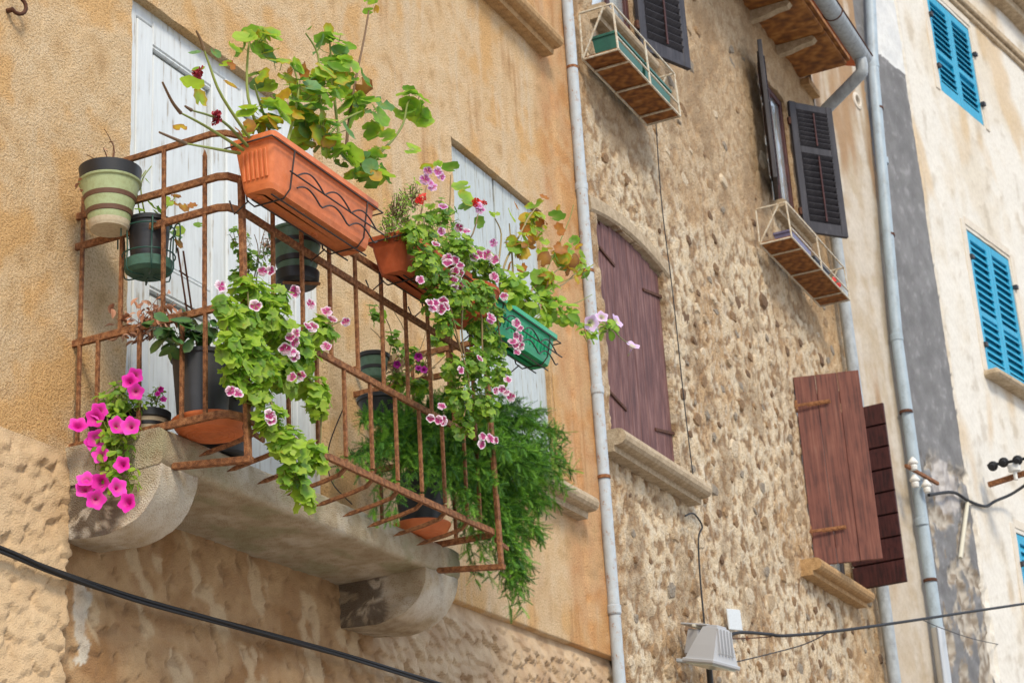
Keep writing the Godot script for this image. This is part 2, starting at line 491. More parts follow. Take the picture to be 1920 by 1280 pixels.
# wall skin: height field over (u, v) with openings cut out and reveals turned in
func wall_grid(us: PackedFloat32Array, vs: PackedFloat32Array, disp: Callable, colf: Callable, holes: Array, xf := Transform3D.IDENTITY, reveal := []) -> ArrayMesh:
	var nu := us.size()
	var nv := vs.size()
	var hs := PackedFloat32Array()
	hs.resize(nu * nv)
	var pos := PackedVector3Array()
	var nor := PackedVector3Array()
	var col := PackedColorArray()
	var idx := PackedInt32Array()
	for j in nv:
		for i in nu:
			hs[j * nu + i] = disp.call(us[i], vs[j])
	for j in nv:
		for i in nu:
			var i0 := maxi(i - 1, 0)
			var i1 := mini(i + 1, nu - 1)
			var j0 := maxi(j - 1, 0)
			var j1 := mini(j + 1, nv - 1)
			var dx := (hs[j * nu + i1] - hs[j * nu + i0]) / maxf(us[i1] - us[i0], 1e-4)
			var dy := (hs[j1 * nu + i] - hs[j0 * nu + i]) / maxf(vs[j1] - vs[j0], 1e-4)
			pos.append(xf * Vector3(us[i], vs[j], hs[j * nu + i]))
			nor.append((xf.basis * Vector3(-dx, -dy, 1.0)).normalized())
			col.append(colf.call(us[i], vs[j]))
	for j in nv - 1:
		for i in nu - 1:
			var mid := Vector2((us[i] + us[i + 1]) * 0.5, (vs[j] + vs[j + 1]) * 0.5)
			var skip := false
			for h in holes:
				if (h as Rect2).has_point(mid):
					skip = true
					break
			if skip:
				continue
			var a := j * nu + i
			idx.append_array([a, a + nu, a + nu + 1, a, a + nu + 1, a + 1])
	# reveals
	for k in holes.size():
		var r: Rect2 = holes[k]
		var d: float = reveal[k] if k < reveal.size() else 0.06
		for i in nu - 1:
			if us[i] >= r.position.x - 1e-4 and us[i + 1] <= r.end.x + 1e-4:
				for v in [r.position.y, r.end.y]:
					_reveal(pos, nor, col, idx, xf, disp, colf, Vector2(us[i], v), Vector2(us[i + 1], v), d, Vector3(0, -1 if v == r.end.y else 1, 0))
		for j in nv - 1:
			if vs[j] >= r.position.y - 1e-4 and vs[j + 1] <= r.end.y + 1e-4:
				for u in [r.position.x, r.end.x]:
					_reveal(pos, nor, col, idx, xf, disp, colf, Vector2(u, vs[j]), Vector2(u, vs[j + 1]), d, Vector3(-1 if u == r.end.x else 1, 0, 0))
	var arr := []
	arr.resize(Mesh.ARRAY_MAX)
	arr[Mesh.ARRAY_VERTEX] = pos
	arr[Mesh.ARRAY_NORMAL] = nor
	arr[Mesh.ARRAY_COLOR] = col
	arr[Mesh.ARRAY_INDEX] = idx
	var me := ArrayMesh.new()
	me.add_surface_from_arrays(Mesh.PRIMITIVE_TRIANGLES, arr)
	return me

func _reveal(pos: PackedVector3Array, nor: PackedVector3Array, col: PackedColorArray, idx: PackedInt32Array, xf: Transform3D, disp: Callable, colf: Callable, a: Vector2, b: Vector2, d: float, n: Vector3) -> void:
	var k := pos.size()
	for q in [a, b]:
		var c: Color = colf.call(q.x, q.y)
		var h: float = disp.call(q.x, q.y)
		pos.append(xf * Vector3(q.x, q.y, h))
		pos.append(xf * Vector3(q.x, q.y, -d))
		for t in 2:
			nor.append(xf.basis * n)
			col.append(c)
	var p0 := xf.affine_inverse() * pos[k]
	var e1 := xf.affine_inverse() * pos[k + 1] - p0
	var e2 := xf.affine_inverse() * pos[k + 2] - p0
	if e1.cross(e2).dot(n) < 0.0:
		idx.append_array([k, k + 1, k + 2, k + 1, k + 3, k + 2])
	else:
		idx.append_array([k, k + 2, k + 1, k + 1, k + 2, k + 3])

func mixc(a: Color, b: Color, t: float) -> Color:
	return a.lerp(b, clampf(t, 0.0, 1.0))

func step01(a: float, b: float, x: float) -> float:
	return smoothstep(a, b, x)

# ---------- ground ----------
func build_ground() -> void:
	var s := S()
	quad(s, Vector3(-120, -4.0, -60), Vector3(120, -4.0, -60), Vector3(120, -4.0, 120), Vector3(-120, -4.0, 120))
	var g := obj("ground", done(s), M.cobble)
	g.set_meta("kind", "structure")

# ---------- ochre house ----------
func build_ochre_house() -> void:
	var h := thing("ochre_house", "ochre stucco house with peeling white balcony doors and a flowered balcony", "house", Vector3(0, -4, 0))
	var n1 := noise(2.2, 1)
	var n2 := noise(11.0, 2)
	var n3 := noise(1.3, 3)
	var n4 := noise(5.0, 4, 4)
	var ns := noise(1.0, 5, 3)
	var pale := Color(0.83, 0.625, 0.39)
	var orange := Color(0.77, 0.425, 0.135)
	var sand := Color(0.78, 0.525, 0.27)
	var brown := Color(0.36, 0.195, 0.085)
	var disp := func(x: float, y: float) -> float:
		var z: float = n1.get_noise_2d(x, y) * 0.007 + n2.get_noise_2d(x, y) * 0.0035
		if y < -0.4405:
			z -= 0.04
		# stucco bands beside the drain pipe
		if x > 4.3:
			z += 0.012 * smoothstep(4.4, 4.46, x + n2.get_noise_2d(y, 3.0) * 0.02)
		return z
	var colf := func(x: float, y: float) -> Color:
		var a: float = n3.get_noise_2d(x, y)
		var b: float = n4.get_noise_2d(x, y)
		var st: float = (ns.get_noise_2d(x * 6.0, y * 0.45) * 0.7 + ns.get_noise_2d(x * 17.0 + 5.0, y * 0.8) * 0.45) * (0.35 + 0.9 * absf(ns.get_noise_2d(x * 0.9 + 20.0, y * 0.7)) * 2.0)
		var c := mixc(sand, pale, 0.62 + b * 1.0 + 0.3 * a)
		# orange limewash patches low on the left, by the hook and above the door
		var o := smoothstep(0.03, 0.40, a * 0.9 + b * 0.5 + 0.26 * smoothstep(0.3, -0.5, x) * smoothstep(1.4, 0.9, y))
		c = mixc(c, orange, o * 0.7)
		# rain streaks on the right half
		if x > 1.9:
			var w := smoothstep(1.9, 2.6, x)
			c = mixc(c, Color(0.56, 0.30, 0.125), w * smoothstep(0.05, 0.5, st) * 0.8)
			c = mixc(c, Color(0.80, 0.63, 0.43), w * smoothstep(0.05, 0.5, -st) * 0.7)
			c = mixc(c, Color(0.64, 0.30, 0.105), smoothstep(4.12, 4.3, x) * (0.55 + b * 0.5))
		c = mixc(c, brown, smoothstep(0.32, 0.65, -b * 0.9 - a * 0.35) * 0.3)
		return c
	var doorway := Rect2(0.27, -0.41, 1.43, 2.0)
	var window := Rect2(3.02, 0.41, 1.14, 1.71)
	var upper := Rect2(3.35, 3.36, 0.9, 1.64)
	var us := coords([[-3.0, -0.8, 0.2], [-0.8, 0.27, 0.018], [0.27, 1.70, 0.03], [1.70, 3.02, 0.018], [3.02, 3.35, 0.022], [3.35, 4.16, 0.03], [4.16, 4.25, 0.018], [4.25, 4.76, 0.017]])
	var vs := coords([[-0.4425, -0.44, 0.1], [-0.44, -0.41, 0.015], [-0.41, 0.41, 0.018], [0.41, 1.59, 0.018], [1.59, 2.12, 0.018], [2.12, 3.36, 0.02], [3.36, 5.0, 0.06], [5.0, 6.6, 0.2]])
	obj("wall", wall_grid(us, vs, disp, colf, [doorway, window, upper], Transform3D.IDENTITY, [0.1, 0.08, 0.12]), M.stucco, h)
	# lower wall of hand-thrown, scale-like plaster
	var base := func(x: float, y: float) -> float:
		return lerpf(0.004, -0.034, smoothstep(-0.05, -0.015, x + n2.get_noise_2d(x * 0.3, y) * 0.03))
	var cell_of := func(x: float, y: float) -> float:
		var best := 0.0
		var gx := 0.062
		var gy := 0.05
		var row := int(floor(y / gy))
		for r in [row - 1, row, row + 1]:
			var off: float = gx * 0.5 * (r & 1)
			var k := int(floor((x - off) / gx))
			for q in [k, k + 1]:
				var hx := sin(float(q) * 12.9898 + r * 78.233) * 43758.5453
				hx -= floor(hx)
				var hy := sin(float(q) * 39.346 + r * 11.135) * 24634.6345
				hy -= floor(hy)
				var cx: float = q * gx + off + (hx - 0.5) * gx * 0.9
				var cy: float = r * gy + gy * 0.5 + (hy - 0.5) * gy * 0.9
				var rad := 0.038 + 0.012 * hx
				var dx := (x - cx) / rad
				var dy := (y - cy) / (rad * 0.95)
				var dd := dx * dx + dy * dy
				if dd < 1.0:
					best = maxf(best, (1.0 - dd * 0.22) * (0.55 + 0.35 * hy) - dy * 0.45)
		return best
	var low_disp := func(x: float, y: float) -> float:
		var amp := 0.018 if x < 0.0 else lerpf(0.013, 0.030, smoothstep(1.7, 2.3, x))
		var fade := smoothstep(-0.43, -0.5, y + n1.get_noise_2d(x, 9.0) * 0.02)
		if x > -0.03:
			fade = smoothstep(-0.44, -0.56, y)
		return base.call(x, y) + n1.get_noise_2d(x, y) * 0.008 + n2.get_noise_2d(x, y) * 0.003 + cell_of.call(x, y) * amp * fade
	var low_col := func(x: float, y: float) -> Color:
		var a: float = n3.get_noise_2d(x * 1.6, y * 1.6)
		var b: float = n4.get_noise_2d(x, y)
		var c := mixc(Color(0.62, 0.43, 0.245), Color(0.69, 0.50, 0.30), 0.5 + b)
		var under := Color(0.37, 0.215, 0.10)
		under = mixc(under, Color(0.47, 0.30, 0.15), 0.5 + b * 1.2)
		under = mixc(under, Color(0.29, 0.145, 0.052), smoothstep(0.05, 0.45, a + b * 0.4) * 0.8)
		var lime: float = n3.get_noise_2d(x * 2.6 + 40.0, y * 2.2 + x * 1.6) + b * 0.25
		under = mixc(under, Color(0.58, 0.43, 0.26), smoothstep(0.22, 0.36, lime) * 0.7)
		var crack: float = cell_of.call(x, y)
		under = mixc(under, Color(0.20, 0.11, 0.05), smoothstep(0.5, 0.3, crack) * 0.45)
		var right := mixc(Color(0.44, 0.29, 0.165), Color(0.58, 0.42, 0.26), 0.5 + b * 1.1)
		var edge: float = x + n2.get_noise_2d(x * 0.4, y) * 0.035
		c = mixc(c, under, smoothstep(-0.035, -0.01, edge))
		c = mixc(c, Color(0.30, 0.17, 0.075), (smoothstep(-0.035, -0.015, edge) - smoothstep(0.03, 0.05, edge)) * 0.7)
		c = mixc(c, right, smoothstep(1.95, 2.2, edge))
		# smear of grey filler
		var px := absf(edge - 0.085) / (0.045 - 0.02 * smoothstep(-0.9, -1.1, y))
		if y > -1.14 + n2.get_noise_2d(x * 2.0, 1.0) * 0.02 and y < -0.865 + n2.get_noise_2d(x * 2.0, 5.0) * 0.03:
			c = mixc(c, Color(0.60, 0.55, 0.46), smoothstep(1.1, 0.8, px) * (0.75 + b * 0.4))
		return c
	us = coords([[-3.0, -0.8, 0.1], [-0.8, 4.76, 0.0105]])
	vs = coords([[-4.0, -1.5, 0.2], [-1.5, -0.425, 0.0105]])
	obj("rendered_base", wall_grid(us, vs, low_disp, low_col, []), M.plaster, h)
	# core of the house behind the skins
	var s := S()
	for r in [[-3.0, 0.22, -4.0, 6.6], [1.75, 2.97, -4.0, 6.6], [4.3, 4.74, -4.0, 6.6], [0.22, 1.75, -4.0, -0.44], [0.22, 1.75, 1.66, 6.6], [2.97, 4.3, -4.0, 0.36], [2.97, 4.3, 2.17, 3.3], [2.97, 4.3, 5.05, 6.6]]:
		box(s, Vector3((r[0] + r[1]) * 0.5, (r[2] + r[3]) * 0.5, -0.33), Vector3(r[1] - r[0], r[3] - r[2], 0.5), Basis.IDENTITY, 0.0)
	obj("masonry", done(s), M.sill_orange, h)
	balcony_door(h)
	# closed white shutters of the right window
	for k in 2:
		var x0 := 3.03 + k * 0.565
		var body := one_box("shutter", Vector3(x0 + 0.278, 1.265, -0.062), Vector3(0.553, 1.69, 0.018), M.old_white, h)
		for q in 5:
			one_box("plank", Vector3(x0 + 0.06 + q * 0.109, 1.265, -0.044), Vector3(0.104, 1.69, 0.016), M.old_white, body, Basis.IDENTITY, 0.003)
	one_box("shutter_stop", Vector3(4.145, 1.265, -0.03), Vector3(0.03, 1.70, 0.05), M.sill_orange, h)
	sill(h, 2.95, 4.36, 0.405, 0.085, 0.13, M.sill)
	# upper window and its sill
	sill(h, 3.15, 4.33, 3.345, 0.085, 0.14, M.sill_orange)
	one_box("window_frame", Vector3(3.39, 4.18, -0.08), Vector3(0.07, 1.62, 0.05), M.white_wood, h)
	one_box("window_frame", Vector3(4.21, 4.18, -0.08), Vector3(0.07, 1.62, 0.05), M.white_wood, h)
	one_box("window_frame", Vector3(3.8, 3.40, -0.08), Vector3(0.74, 0.07, 0.05), M.white_wood, h)
	one_box("window_frame", Vector3(3.8, 4.2, -0.08), Vector3(0.05, 1.52, 0.045), M.white_wood, h)
	one_box("pane", Vector3(3.6, 4.2, -0.09), Vector3(0.345, 1.5, 0.006), M.glass, h, Basis.IDENTITY, 0.0)
	one_box("pane", Vector3(4.0, 4.2, -0.09), Vector3(0.345, 1.5, 0.006), M.glass, h, Basis.IDENTITY, 0.0)
	one_box("curtain", Vector3(3.8, 4.2, -0.16), Vector3(0.86, 1.6, 0.01), M.curtain, h)
	s = S()
	tube(s, [Vector3(3.62, 3.43, -0.03), Vector3(3.62, 3.52, 0.0), Vector3(3.66, 3.56, 0.01)], 0.008)
	obj("shutter_hook", done(s), M.rust, h)
	# iron ring high on the left
	var ring := thing("iron_ring", "small rusty iron ring hook set in the ochre wall beside the balcony door", "hook", Vector3(-0.435, 1.147, 0))
	s = S()
	var pts := []
	for k in 11:
		var a := -2.4 + k * 0.46
		pts.append(Vector3(-0.43 + cos(a) * 0.028, 1.145 + sin(a) * 0.034, 0.035 + 0.012 * cos(a)))
	tube(s, pts, 0.0075)
	obj("ring", done(s), M.rust_dark, ring)
	s = S()
	tube(s, [Vector3(-0.455, 1.122, -0.03), Vector3(-0.45, 1.12, 0.03)], 0.009)
	obj("shank", done(s), M.rust_dark, ring)
	# drain pipe between the houses
	var p := thing("drain_pipe", "thin grey rusting drain pipe running down between ochre wall and stone wall", "pipe", Vector3(4.70, -4, 0.035))
	s = S()
	tube(s, [Vector3(4.70, -4.0, 0.035), Vector3(4.70, -0.18, 0.04), Vector3(4.69, 2.6, 0.045), Vector3(4.69, 6.6, 0.045)], 0.036, 14)
	obj("pipe", done(s), M.pipe_old, p)
	for y in [-0.2, 1.12, 2.45]:
		s = S()
		lathe(s, [Vector2(0.037, 0), Vector2(0.042, 0.008), Vector2(0.042, 0.05), Vector2(0.037, 0.055)], Vector3(4.695, y, 0.042), 14)
		obj("socket", done(s), M.pipe_old, p)
	for y in [0.6, 1.9, 3.3]:
		s = S()
		lathe(s, [Vector2(0.037, 0), Vector2(0.040, 0.002), Vector2(0.040, 0.02), Vector2(0.037, 0.022)], Vector3(4.692, y, 0.044), 14)
		obj("clamp", done(s), M.rust, p)

func sill(h: Node, x0: float, x1: float, top: float, thick: float, out: float, m: Material) -> void:
	var s := S()
	var poly := [Vector2(-0.06, top), Vector2(out - 0.03, top)]
	for k in 7:
		var a := PI * 0.5 - PI * k / 6.0
		poly.append(Vector2(out - 0.03 + cos(a) * thick * 0.5, top - thick * 0.5 + sin(a) * thick * 0.5))
	poly.append(Vector2(out - 0.06, top - thick))
	poly.append(Vector2(out - 0.065, top - thick - 0.035))
	poly.append(Vector2(-0.06, top - thick - 0.035))
	extrude_x(s, poly, x0, x1)
	obj("sill", done(s), m, h)

func balcony_door(h: Node) -> void:
	var z := -0.068
	one_box("door_frame", Vector3(0.315, 0.59, z), Vector3(0.09, 2.0, 0.04), M.white_wood, h)
	one_box("door_frame", Vector3(1.66, 0.59, z), Vector3(0.08, 2.0, 0.04), M.white_wood, h)
	one_box("door_frame", Vector3(0.985, 1.575, z), Vector3(1.27, 0.09, 0.038), M.white_wood, h)
	for k in 2:
		var x0 := 0.36 + k * 0.635
		var w := 0.62
		var d := one_box("door", Vector3(x0 + w * 0.5, 0.555, z - 0.012), Vector3(w, 1.93, 0.02), M.white_wood, h)
		var zz := z + 0.012
		one_box("stile", Vector3(x0 + 0.052, 0.555, zz), Vector3(0.104, 1.93, 0.028), M.white_wood, d)
		one_box("stile", Vector3(x0 + w - 0.052, 0.555, zz), Vector3(0.104, 1.93, 0.028), M.white_wood, d)
		for y in [1.50, 0.44, -0.36]:
			one_box("rail", Vector3(x0 + w * 0.5, y, zz - 0.001), Vector3(w - 0.21, 0.11 if y > 0 else 0.13, 0.026), M.white_wood, d)
		for a in [[-0.29, 0.385], [0.497, 1.445]]:
			one_box("panel", Vector3(x0 + w * 0.5, (a[0] + a[1]) * 0.5, z + 0.001), Vector3(w - 0.26, a[1] - a[0] - 0.05, 0.014), M.white_wood, d, Basis.IDENTITY, 0.006)
			for yy in [a[0] + 0.008, a[1] - 0.008]:
				one_box("bead", Vector3(x0 + w * 0.5, yy, z + 0.01), Vector3(w - 0.21, 0.018, 0.022), M.white_wood, d, Basis.IDENTITY, 0.007)
	one_box("cover_strip", Vector3(0.988, 0.555, z + 0.032), Vector3(0.05, 1.93, 0.018), M.white_wood, h, Basis.IDENTITY, 0.006)
	var s := S()
	tube(s, [Vector3(0.352, -0.2, 0.0), Vector3(0.352, -0.05, 0.0)], 0.011, 8)
	tube(s, [Vector3(0.352, -0.045, 0.0), Vector3(0.352, 0.03, 0.0)], 0.009, 8)
	obj("door_hinge", done(s), M.white_wood, h)

# ---------- stone house ----------
func build_stone_house() -> void:
	var h := thing("stone_house", "rubble stone house with brown plank shutters and dark louvred shutters", "house", Vector3(4.76, -4, 0))
	var n1 := noise(1.6, 21)
	var n2 := noise(7.0, 22, 4)
	var n3 := noise(0.7, 23)
	var nc := noise(5.2, 24, 1, FastNoiseLite.TYPE_CELLULAR)
	nc.cellular_return_type = FastNoiseLite.RETURN_DISTANCE2_SUB
	var nv := noise(5.2, 24, 1, FastNoiseLite.TYPE_CELLULAR)
	nv.cellular_return_type = FastNoiseLite.RETURN_CELL_VALUE
	var npit := noise(4.6, 27, 3)
	var pit := func(x: float, y: float) -> float:
		return smoothstep(0.09, 0.15, npit.get_noise_2d(x * 1.15, y * 1.5) + 0.25 * n2.get_noise_2d(x * 2.0, y * 2.0))
	var cream := Color(0.74, 0.58, 0.38)
	var pale := Color(0.82, 0.71, 0.53)
	var ochre := Color(0.52, 0.31, 0.135)
	var brown := Color(0.25, 0.145, 0.07)
	var disp := func(x: float, y: float) -> float:
		var g: float = nc.get_noise_2d(x, y * 1.4) + 1.0
		return n1.get_noise_2d(x, y) * 0.016 + n2.get_noise_2d(x, y) * 0.008 + minf(g, 0.3) * 0.012 - 0.006 - 0.007 * pit.call(x, y)
	var colf := func(x: float, y: float) -> Color:
		var a: float = n3.get_noise_2d(x, y)
		var b: float = n2.get_noise_2d(x * 1.7, y)
		var b2: float = n2.get_noise_2d(x * 3.1 + 9.0, y * 1.6)
		var v: float = nv.get_noise_2d(x, y * 1.4)
		var g: float = nc.get_noise_2d(x, y * 1.4) + 1.0
		var c := mixc(cream, pale, 0.45 + b * 1.1)
		c = mixc(c, ochre, smoothstep(0.05, 0.5, a + b * 0.35 + v * 0.25) * 0.75)
		var dark := smoothstep(0.2, 0.42, b2 + v * 0.12) * smoothstep(0.1, 0.3, g)
		c = mixc(c, brown, dark * 0.5)
		c = mixc(c, mixc(Color(0.20, 0.11, 0.05), Color(0.40, 0.245, 0.12), 0.5 + b2 * 1.6), pit.call(x, y) * 0.88)
		c = mixc(c, Color(0.80, 0.71, 0.56), smoothstep(0.12, 0.4, b - b2 * 0.5) * 0.6)
		# old ochre render surviving high up and along the far corner
		var up := smoothstep(2.6, 4.2, y + a * 1.2)
		c = mixc(c, mixc(Color(0.46, 0.31, 0.175), Color(0.56, 0.40, 0.24), 0.5 + b * 1.2), up * 0.75)
		c = mixc(c, mixc(ochre, Color(0.62, 0.43, 0.23), 0.5 + b), smoothstep(9.4, 10.3, x + a * 0.5) * 0.6)
		c = mixc(c, Color(0.42, 0.24, 0.10), smoothstep(5.1, 4.9, x + b * 0.12) * 0.6)
		# broad weathered drifts of brown over the rubble
		var drift: float = n3.get_noise_2d(x * 1.9 + 11.0, y * 1.3 + 4.0) + b * 0.35
		c = mixc(c, Color(0.33, 0.215, 0.115), smoothstep(0.12, 0.42, drift) * 0.6)
		return c
	var holes := [Rect2(5.02, 0.99, 1.13, 1.49), Rect2(5.25, 4.05, 0.78, 1.35), Rect2(9.05, 4.1, 0.75, 1.3), Rect2(9.03, 0.93, 1.12, 1.57)]
	var us := coords([[4.76, 5.02, 0.026], [5.02, 5.25, 0.024], [5.25, 6.03, 0.024], [6.03, 6.15, 0.03], [6.15, 9.03, 0.022], [9.03, 9.05, 0.02], [9.05, 9.8, 0.03], [9.8, 10.15, 0.03], [10.15, 10.85, 0.03]])
	var vs := coords([[-4.0, -1.2, 0.2], [-1.2, 0.93, 0.022], [0.93, 0.99, 0.03], [0.99, 2.48, 0.022], [2.48, 2.5, 0.02], [2.5, 4.05, 0.024], [4.05, 4.1, 0.025], [4.1, 5.4, 0.03], [5.4, 6.05, 0.03]])
	var wall := obj("wall", wall_grid(us, vs, disp, colf, holes, Transform3D.IDENTITY, [0.13, 0.2, 0.2, 0.2]), M.rubble, h)
	var s := S()
	for r in [[4.8, 10.84, -4.0, 0.85], [4.8, 4.98, 0.85, 6.0], [6.2, 8.98, 0.85, 6.0], [10.2, 10.84, 0.85, 6.0], [4.98, 6.2, 2.55, 3.98], [8.98, 10.2, 2.58, 4.03], [4.98, 6.2, 5.48, 6.0], [8.98, 10.2, 5.48, 6.0], [4.98, 5.2, 3.98, 5.48], [9.85, 10.2, 4.03, 5.48], [6.08, 6.2, 3.98, 5.48]]:
		box(s, Vector3((r[0] + r[1]) * 0.5, (r[2] + r[3]) * 0.5, -0.32), Vector3(r[1] - r[0], r[3] - r[2], 0.5), Basis.IDENTITY, 0.0)
	obj("masonry", done(s), M.sill, h)
	# bare stones between the mortar
	var shapes := []
	for k in 7:
		var st := S()
		var ring0 := []
		var ring1 := []
		for j in 9:
			var a := TAU * j / 9.0
			var r := rnd(0.72, 1.08)
			ring0.append(Vector3(cos(a) * r, sin(a) * r, -0.4))
			ring1.append(Vector3(cos(a) * r * rnd(0.66, 0.8), sin(a) * r * rnd(0.66, 0.8), rnd(0.2, 0.34)))
		var mid := Vector3(rnd(-0.2, 0.2), rnd(-0.2, 0.2), 0.36)
		st.set_smooth_group(-1)
		for j in 9:
			var q := (j + 1) % 9
			quad(st, ring0[j], ring1[j], ring1[q], ring0[q])
			tri(st, ring1[j], mid, ring1[q])
		shapes.append(done(st))
	var tones := []
	for c in [Color(0.20, 0.12, 0.065), Color(0.30, 0.185, 0.095), Color(0.38, 0.25, 0.135), Color(0.33, 0.28, 0.22), Color(0.52, 0.39, 0.25), Color(0.70, 0.58, 0.42)]:
		var m: StandardMaterial3D = M.rubble.duplicate()
		m.vertex_color_use_as_albedo = false
		m.albedo_color = c.linear_to_srgb()
		tones.append(m)
	var made := 0
	var tries := 0
	var spots := []
	while made < 295 and tries < 6000:
		tries += 1
		var x := rnd(4.95, 10.7)
		var y := rnd(-0.95, 5.5)
		# stay where the photograph's frame sees the wall, thinner in the rendered upper part
		if y > 3.0 and rng.randf() < 0.72:
			continue
		if y < -0.6 and x > 7.5:
			continue
		var size := rnd(0.03, 0.075) * (1.4 if rng.randf() < 0.2 else 1.0)
		var bad := false
		for r in holes:
			if (r as Rect2).grow(0.14).has_point(Vector2(x, y)):
				bad = true
		for q in spots:
			if absf(q.x - x) < (q.z + size) * 1.5 and absf(q.y - y) < (q.z + size) * 0.95:
				bad = true
				break
		if bad:
			continue
		spots.append(Vector3(x, y, size))
		var b := Basis(Vector3.BACK, rnd(-0.5, 0.5)) * Basis.from_scale(Vector3(size * rnd(1.0, 1.5), size * rnd(0.7, 1.0), 0.034))
		var z: float = disp.call(x, y)
		put("stone", shapes[made % 7], tones[rng.randi() % 6], wall, Transform3D(b, Vector3(x, y, z - 0.001)))
		made += 1
	brown_window(h)
	red_window(h)
	dark_window(h, 5.25, 6.03, 4.05, 5.4)
	dark_window(h, 9.05, 9.8, 4.1, 5.4)
	# upper left window: only its right leaf shows
	louvre(h, Vector3(6.04, 4.104, 0.02), Vector3(0.924, 0, 0.382), 0.51, 1.3, M.dark_wood, M.dark_wood, 19, 0.8, true)
	# far window: left leaf nearly flat against the wall, right leaf swung out
	louvre(h, Vector3(9.04, 4.1, 0.03), Vector3(-0.955, 0, 0.297), 0.47, 1.3, M.dark_wood, M.dark_wood, 19, 0.8, true)
	louvre(h, Vector3(9.81, 4.1, 0.02), Vector3(0.78, 0, 0.625), 0.47, 1.3, M.dark_wood, M.dark_wood, 19, 0.8, true)
	sill(h, 8.98, 9.9, 4.08, 0.07, 0.12, M.sill)
	sill(h, 5.18, 6.12, 4.03, 0.07, 0.12, M.sill)
	eaves(h)

func dark_window(h: Node, x0: float, x1: float, y0: float, y1: float) -> void:
	var z := -0.06
	var xm := (x0 + x1) * 0.5
	var ym := (y0 + y1) * 0.5
	var f := one_box("window", Vector3(x1 - 0.03, ym, z), Vector3(0.06, y1 - y0, 0.05), M.maroon_wood, h)
	one_box("frame", Vector3(x0 + 0.03, ym, z), Vector3(0.06, y1 - y0, 0.05), M.maroon_wood, f)
	one_box("frame", Vector3(xm, y1 - 0.03, z), Vector3(x1 - x0 - 0.12, 0.06, 0.048), M.maroon_wood, f)
	one_box("frame", Vector3(xm, y0 + 0.03, z), Vector3(x1 - x0 - 0.12, 0.06, 0.048), M.maroon_wood, f)
	one_box("frame", Vector3(xm, ym, z + 0.002), Vector3(0.05, y1 - y0 - 0.12, 0.046), M.maroon_wood, f)
	for k in 2:
		one_box("pane", Vector3(lerpf(x0, x1, 0.27 + 0.46 * k), ym, z), Vector3((x1 - x0) * 0.5 - 0.085, y1 - y0 - 0.12, 0.005), M.glass, f, Basis.IDENTITY, 0.0)
	one_box("curtain", Vector3(xm, ym, z - 0.05), Vector3(x1 - x0 - 0.02, y1 - y0 - 0.02, 0.01), M.curtain, f)

# louvred leaf: hinge point at its foot, direction across the leaf
func louvre(h: Node, foot: Vector3, dir: Vector3, w: float, hh: float, mf: Material, ms: Material, n: int, tilt: float, centre_rod: bool) -> void:
	var nrm := dir.cross(Vector3.UP).normalized()
	var b := Basis(dir, Vector3.UP, nrm)
	var s := S()
	var sw := 0.07
	box(s, foot + dir * (sw * 0.5) + Vector3.UP * hh * 0.5, Vector3(sw, hh, 0.038), b)
	box(s, foot + dir * (w - sw * 0.5) + Vector3.UP * hh * 0.5, Vector3(sw, hh, 0.038), b)
	var mid := hh * 0.63
	for y in [0.055, mid, hh - 0.045]:
		box(s, foot + dir * (w * 0.5) + Vector3.UP * y, Vector3(w - 2 * sw, 0.11 if y < 0.1 else 0.075, 0.036), b, 0.003)
	var leaf := obj("shutter", done(s), mf, h)
	s = S()
	box(s, Vector3.ZERO, Vector3(w - 2 * sw + 0.006, 0.082, 0.007), Basis.IDENTITY, 0.002)
	var slat := done(s)
	var k_low := int(n * 0.6)
	for k in k_low:
		put("slat", slat, ms, leaf, Transform3D(b * Basis(Vector3.RIGHT, tilt), foot + dir * w * 0.5 + Vector3.UP * lerpf(0.135, mid - 0.06, float(k) / (k_low - 1))))
	for k in n - k_low:
		put("slat", slat, ms, leaf, Transform3D(b * Basis(Vector3.RIGHT, tilt), foot + dir * w * 0.5 + Vector3.UP * lerpf(mid + 0.06, hh - 0.105, float(k) / (n - k_low - 1))))
	if centre_rod:
		for a in [[0.12, mid - 0.05], [mid + 0.05, hh - 0.1]]:
			for sg in [-1.0, 1.0]:
				one_box("tilt_rod", foot + dir * w * 0.52 + Vector3.UP * (a[0] + a[1]) * 0.5 + nrm * 0.03 * sg, Vector3(0.016, a[1] - a[0], 0.012), M.maroon_wood, leaf, b, 0.002)
	for y in [0.2, hh - 0.2]:
		one_box("hinge", foot + Vector3.UP * y - dir * 0.008, Vector3(0.03, 0.07, 0.03), M.rust_dark, leaf, b)

func plank_leaf(h: Node, foot: Vector3, dir: Vector3, w: float, hh: float, n: int, m: Material, thick: float, label: String, tops := []) -> Node3D:
	var nrm := dir.cross(Vector3.UP).normalized()
	var b := Basis(dir, Vector3.UP, nrm)
	var s := S()
	for y in [0.18, hh - 0.2]:
		box(s, foot + dir * w * 0.5 + Vector3.UP * y - nrm * (thick * 0.5 + 0.009), Vector3(w - 0.03, 0.1, 0.018), b)
	var leaf := obj("shutter", done(s), m, h)
	leaf.set_meta("label", label)
	for k in n:
		var ph: float = tops[k] if tops.size() > k else hh
		one_box("plank", foot + dir * (w * (k + 0.5) / n) + Vector3.UP * (ph * 0.5 + rnd(-0.002, 0.002)) + nrm * rnd(-0.001, 0.001), Vector3(w / n - 0.003, ph, thick), m, leaf, b, 0.003)
	return leaf

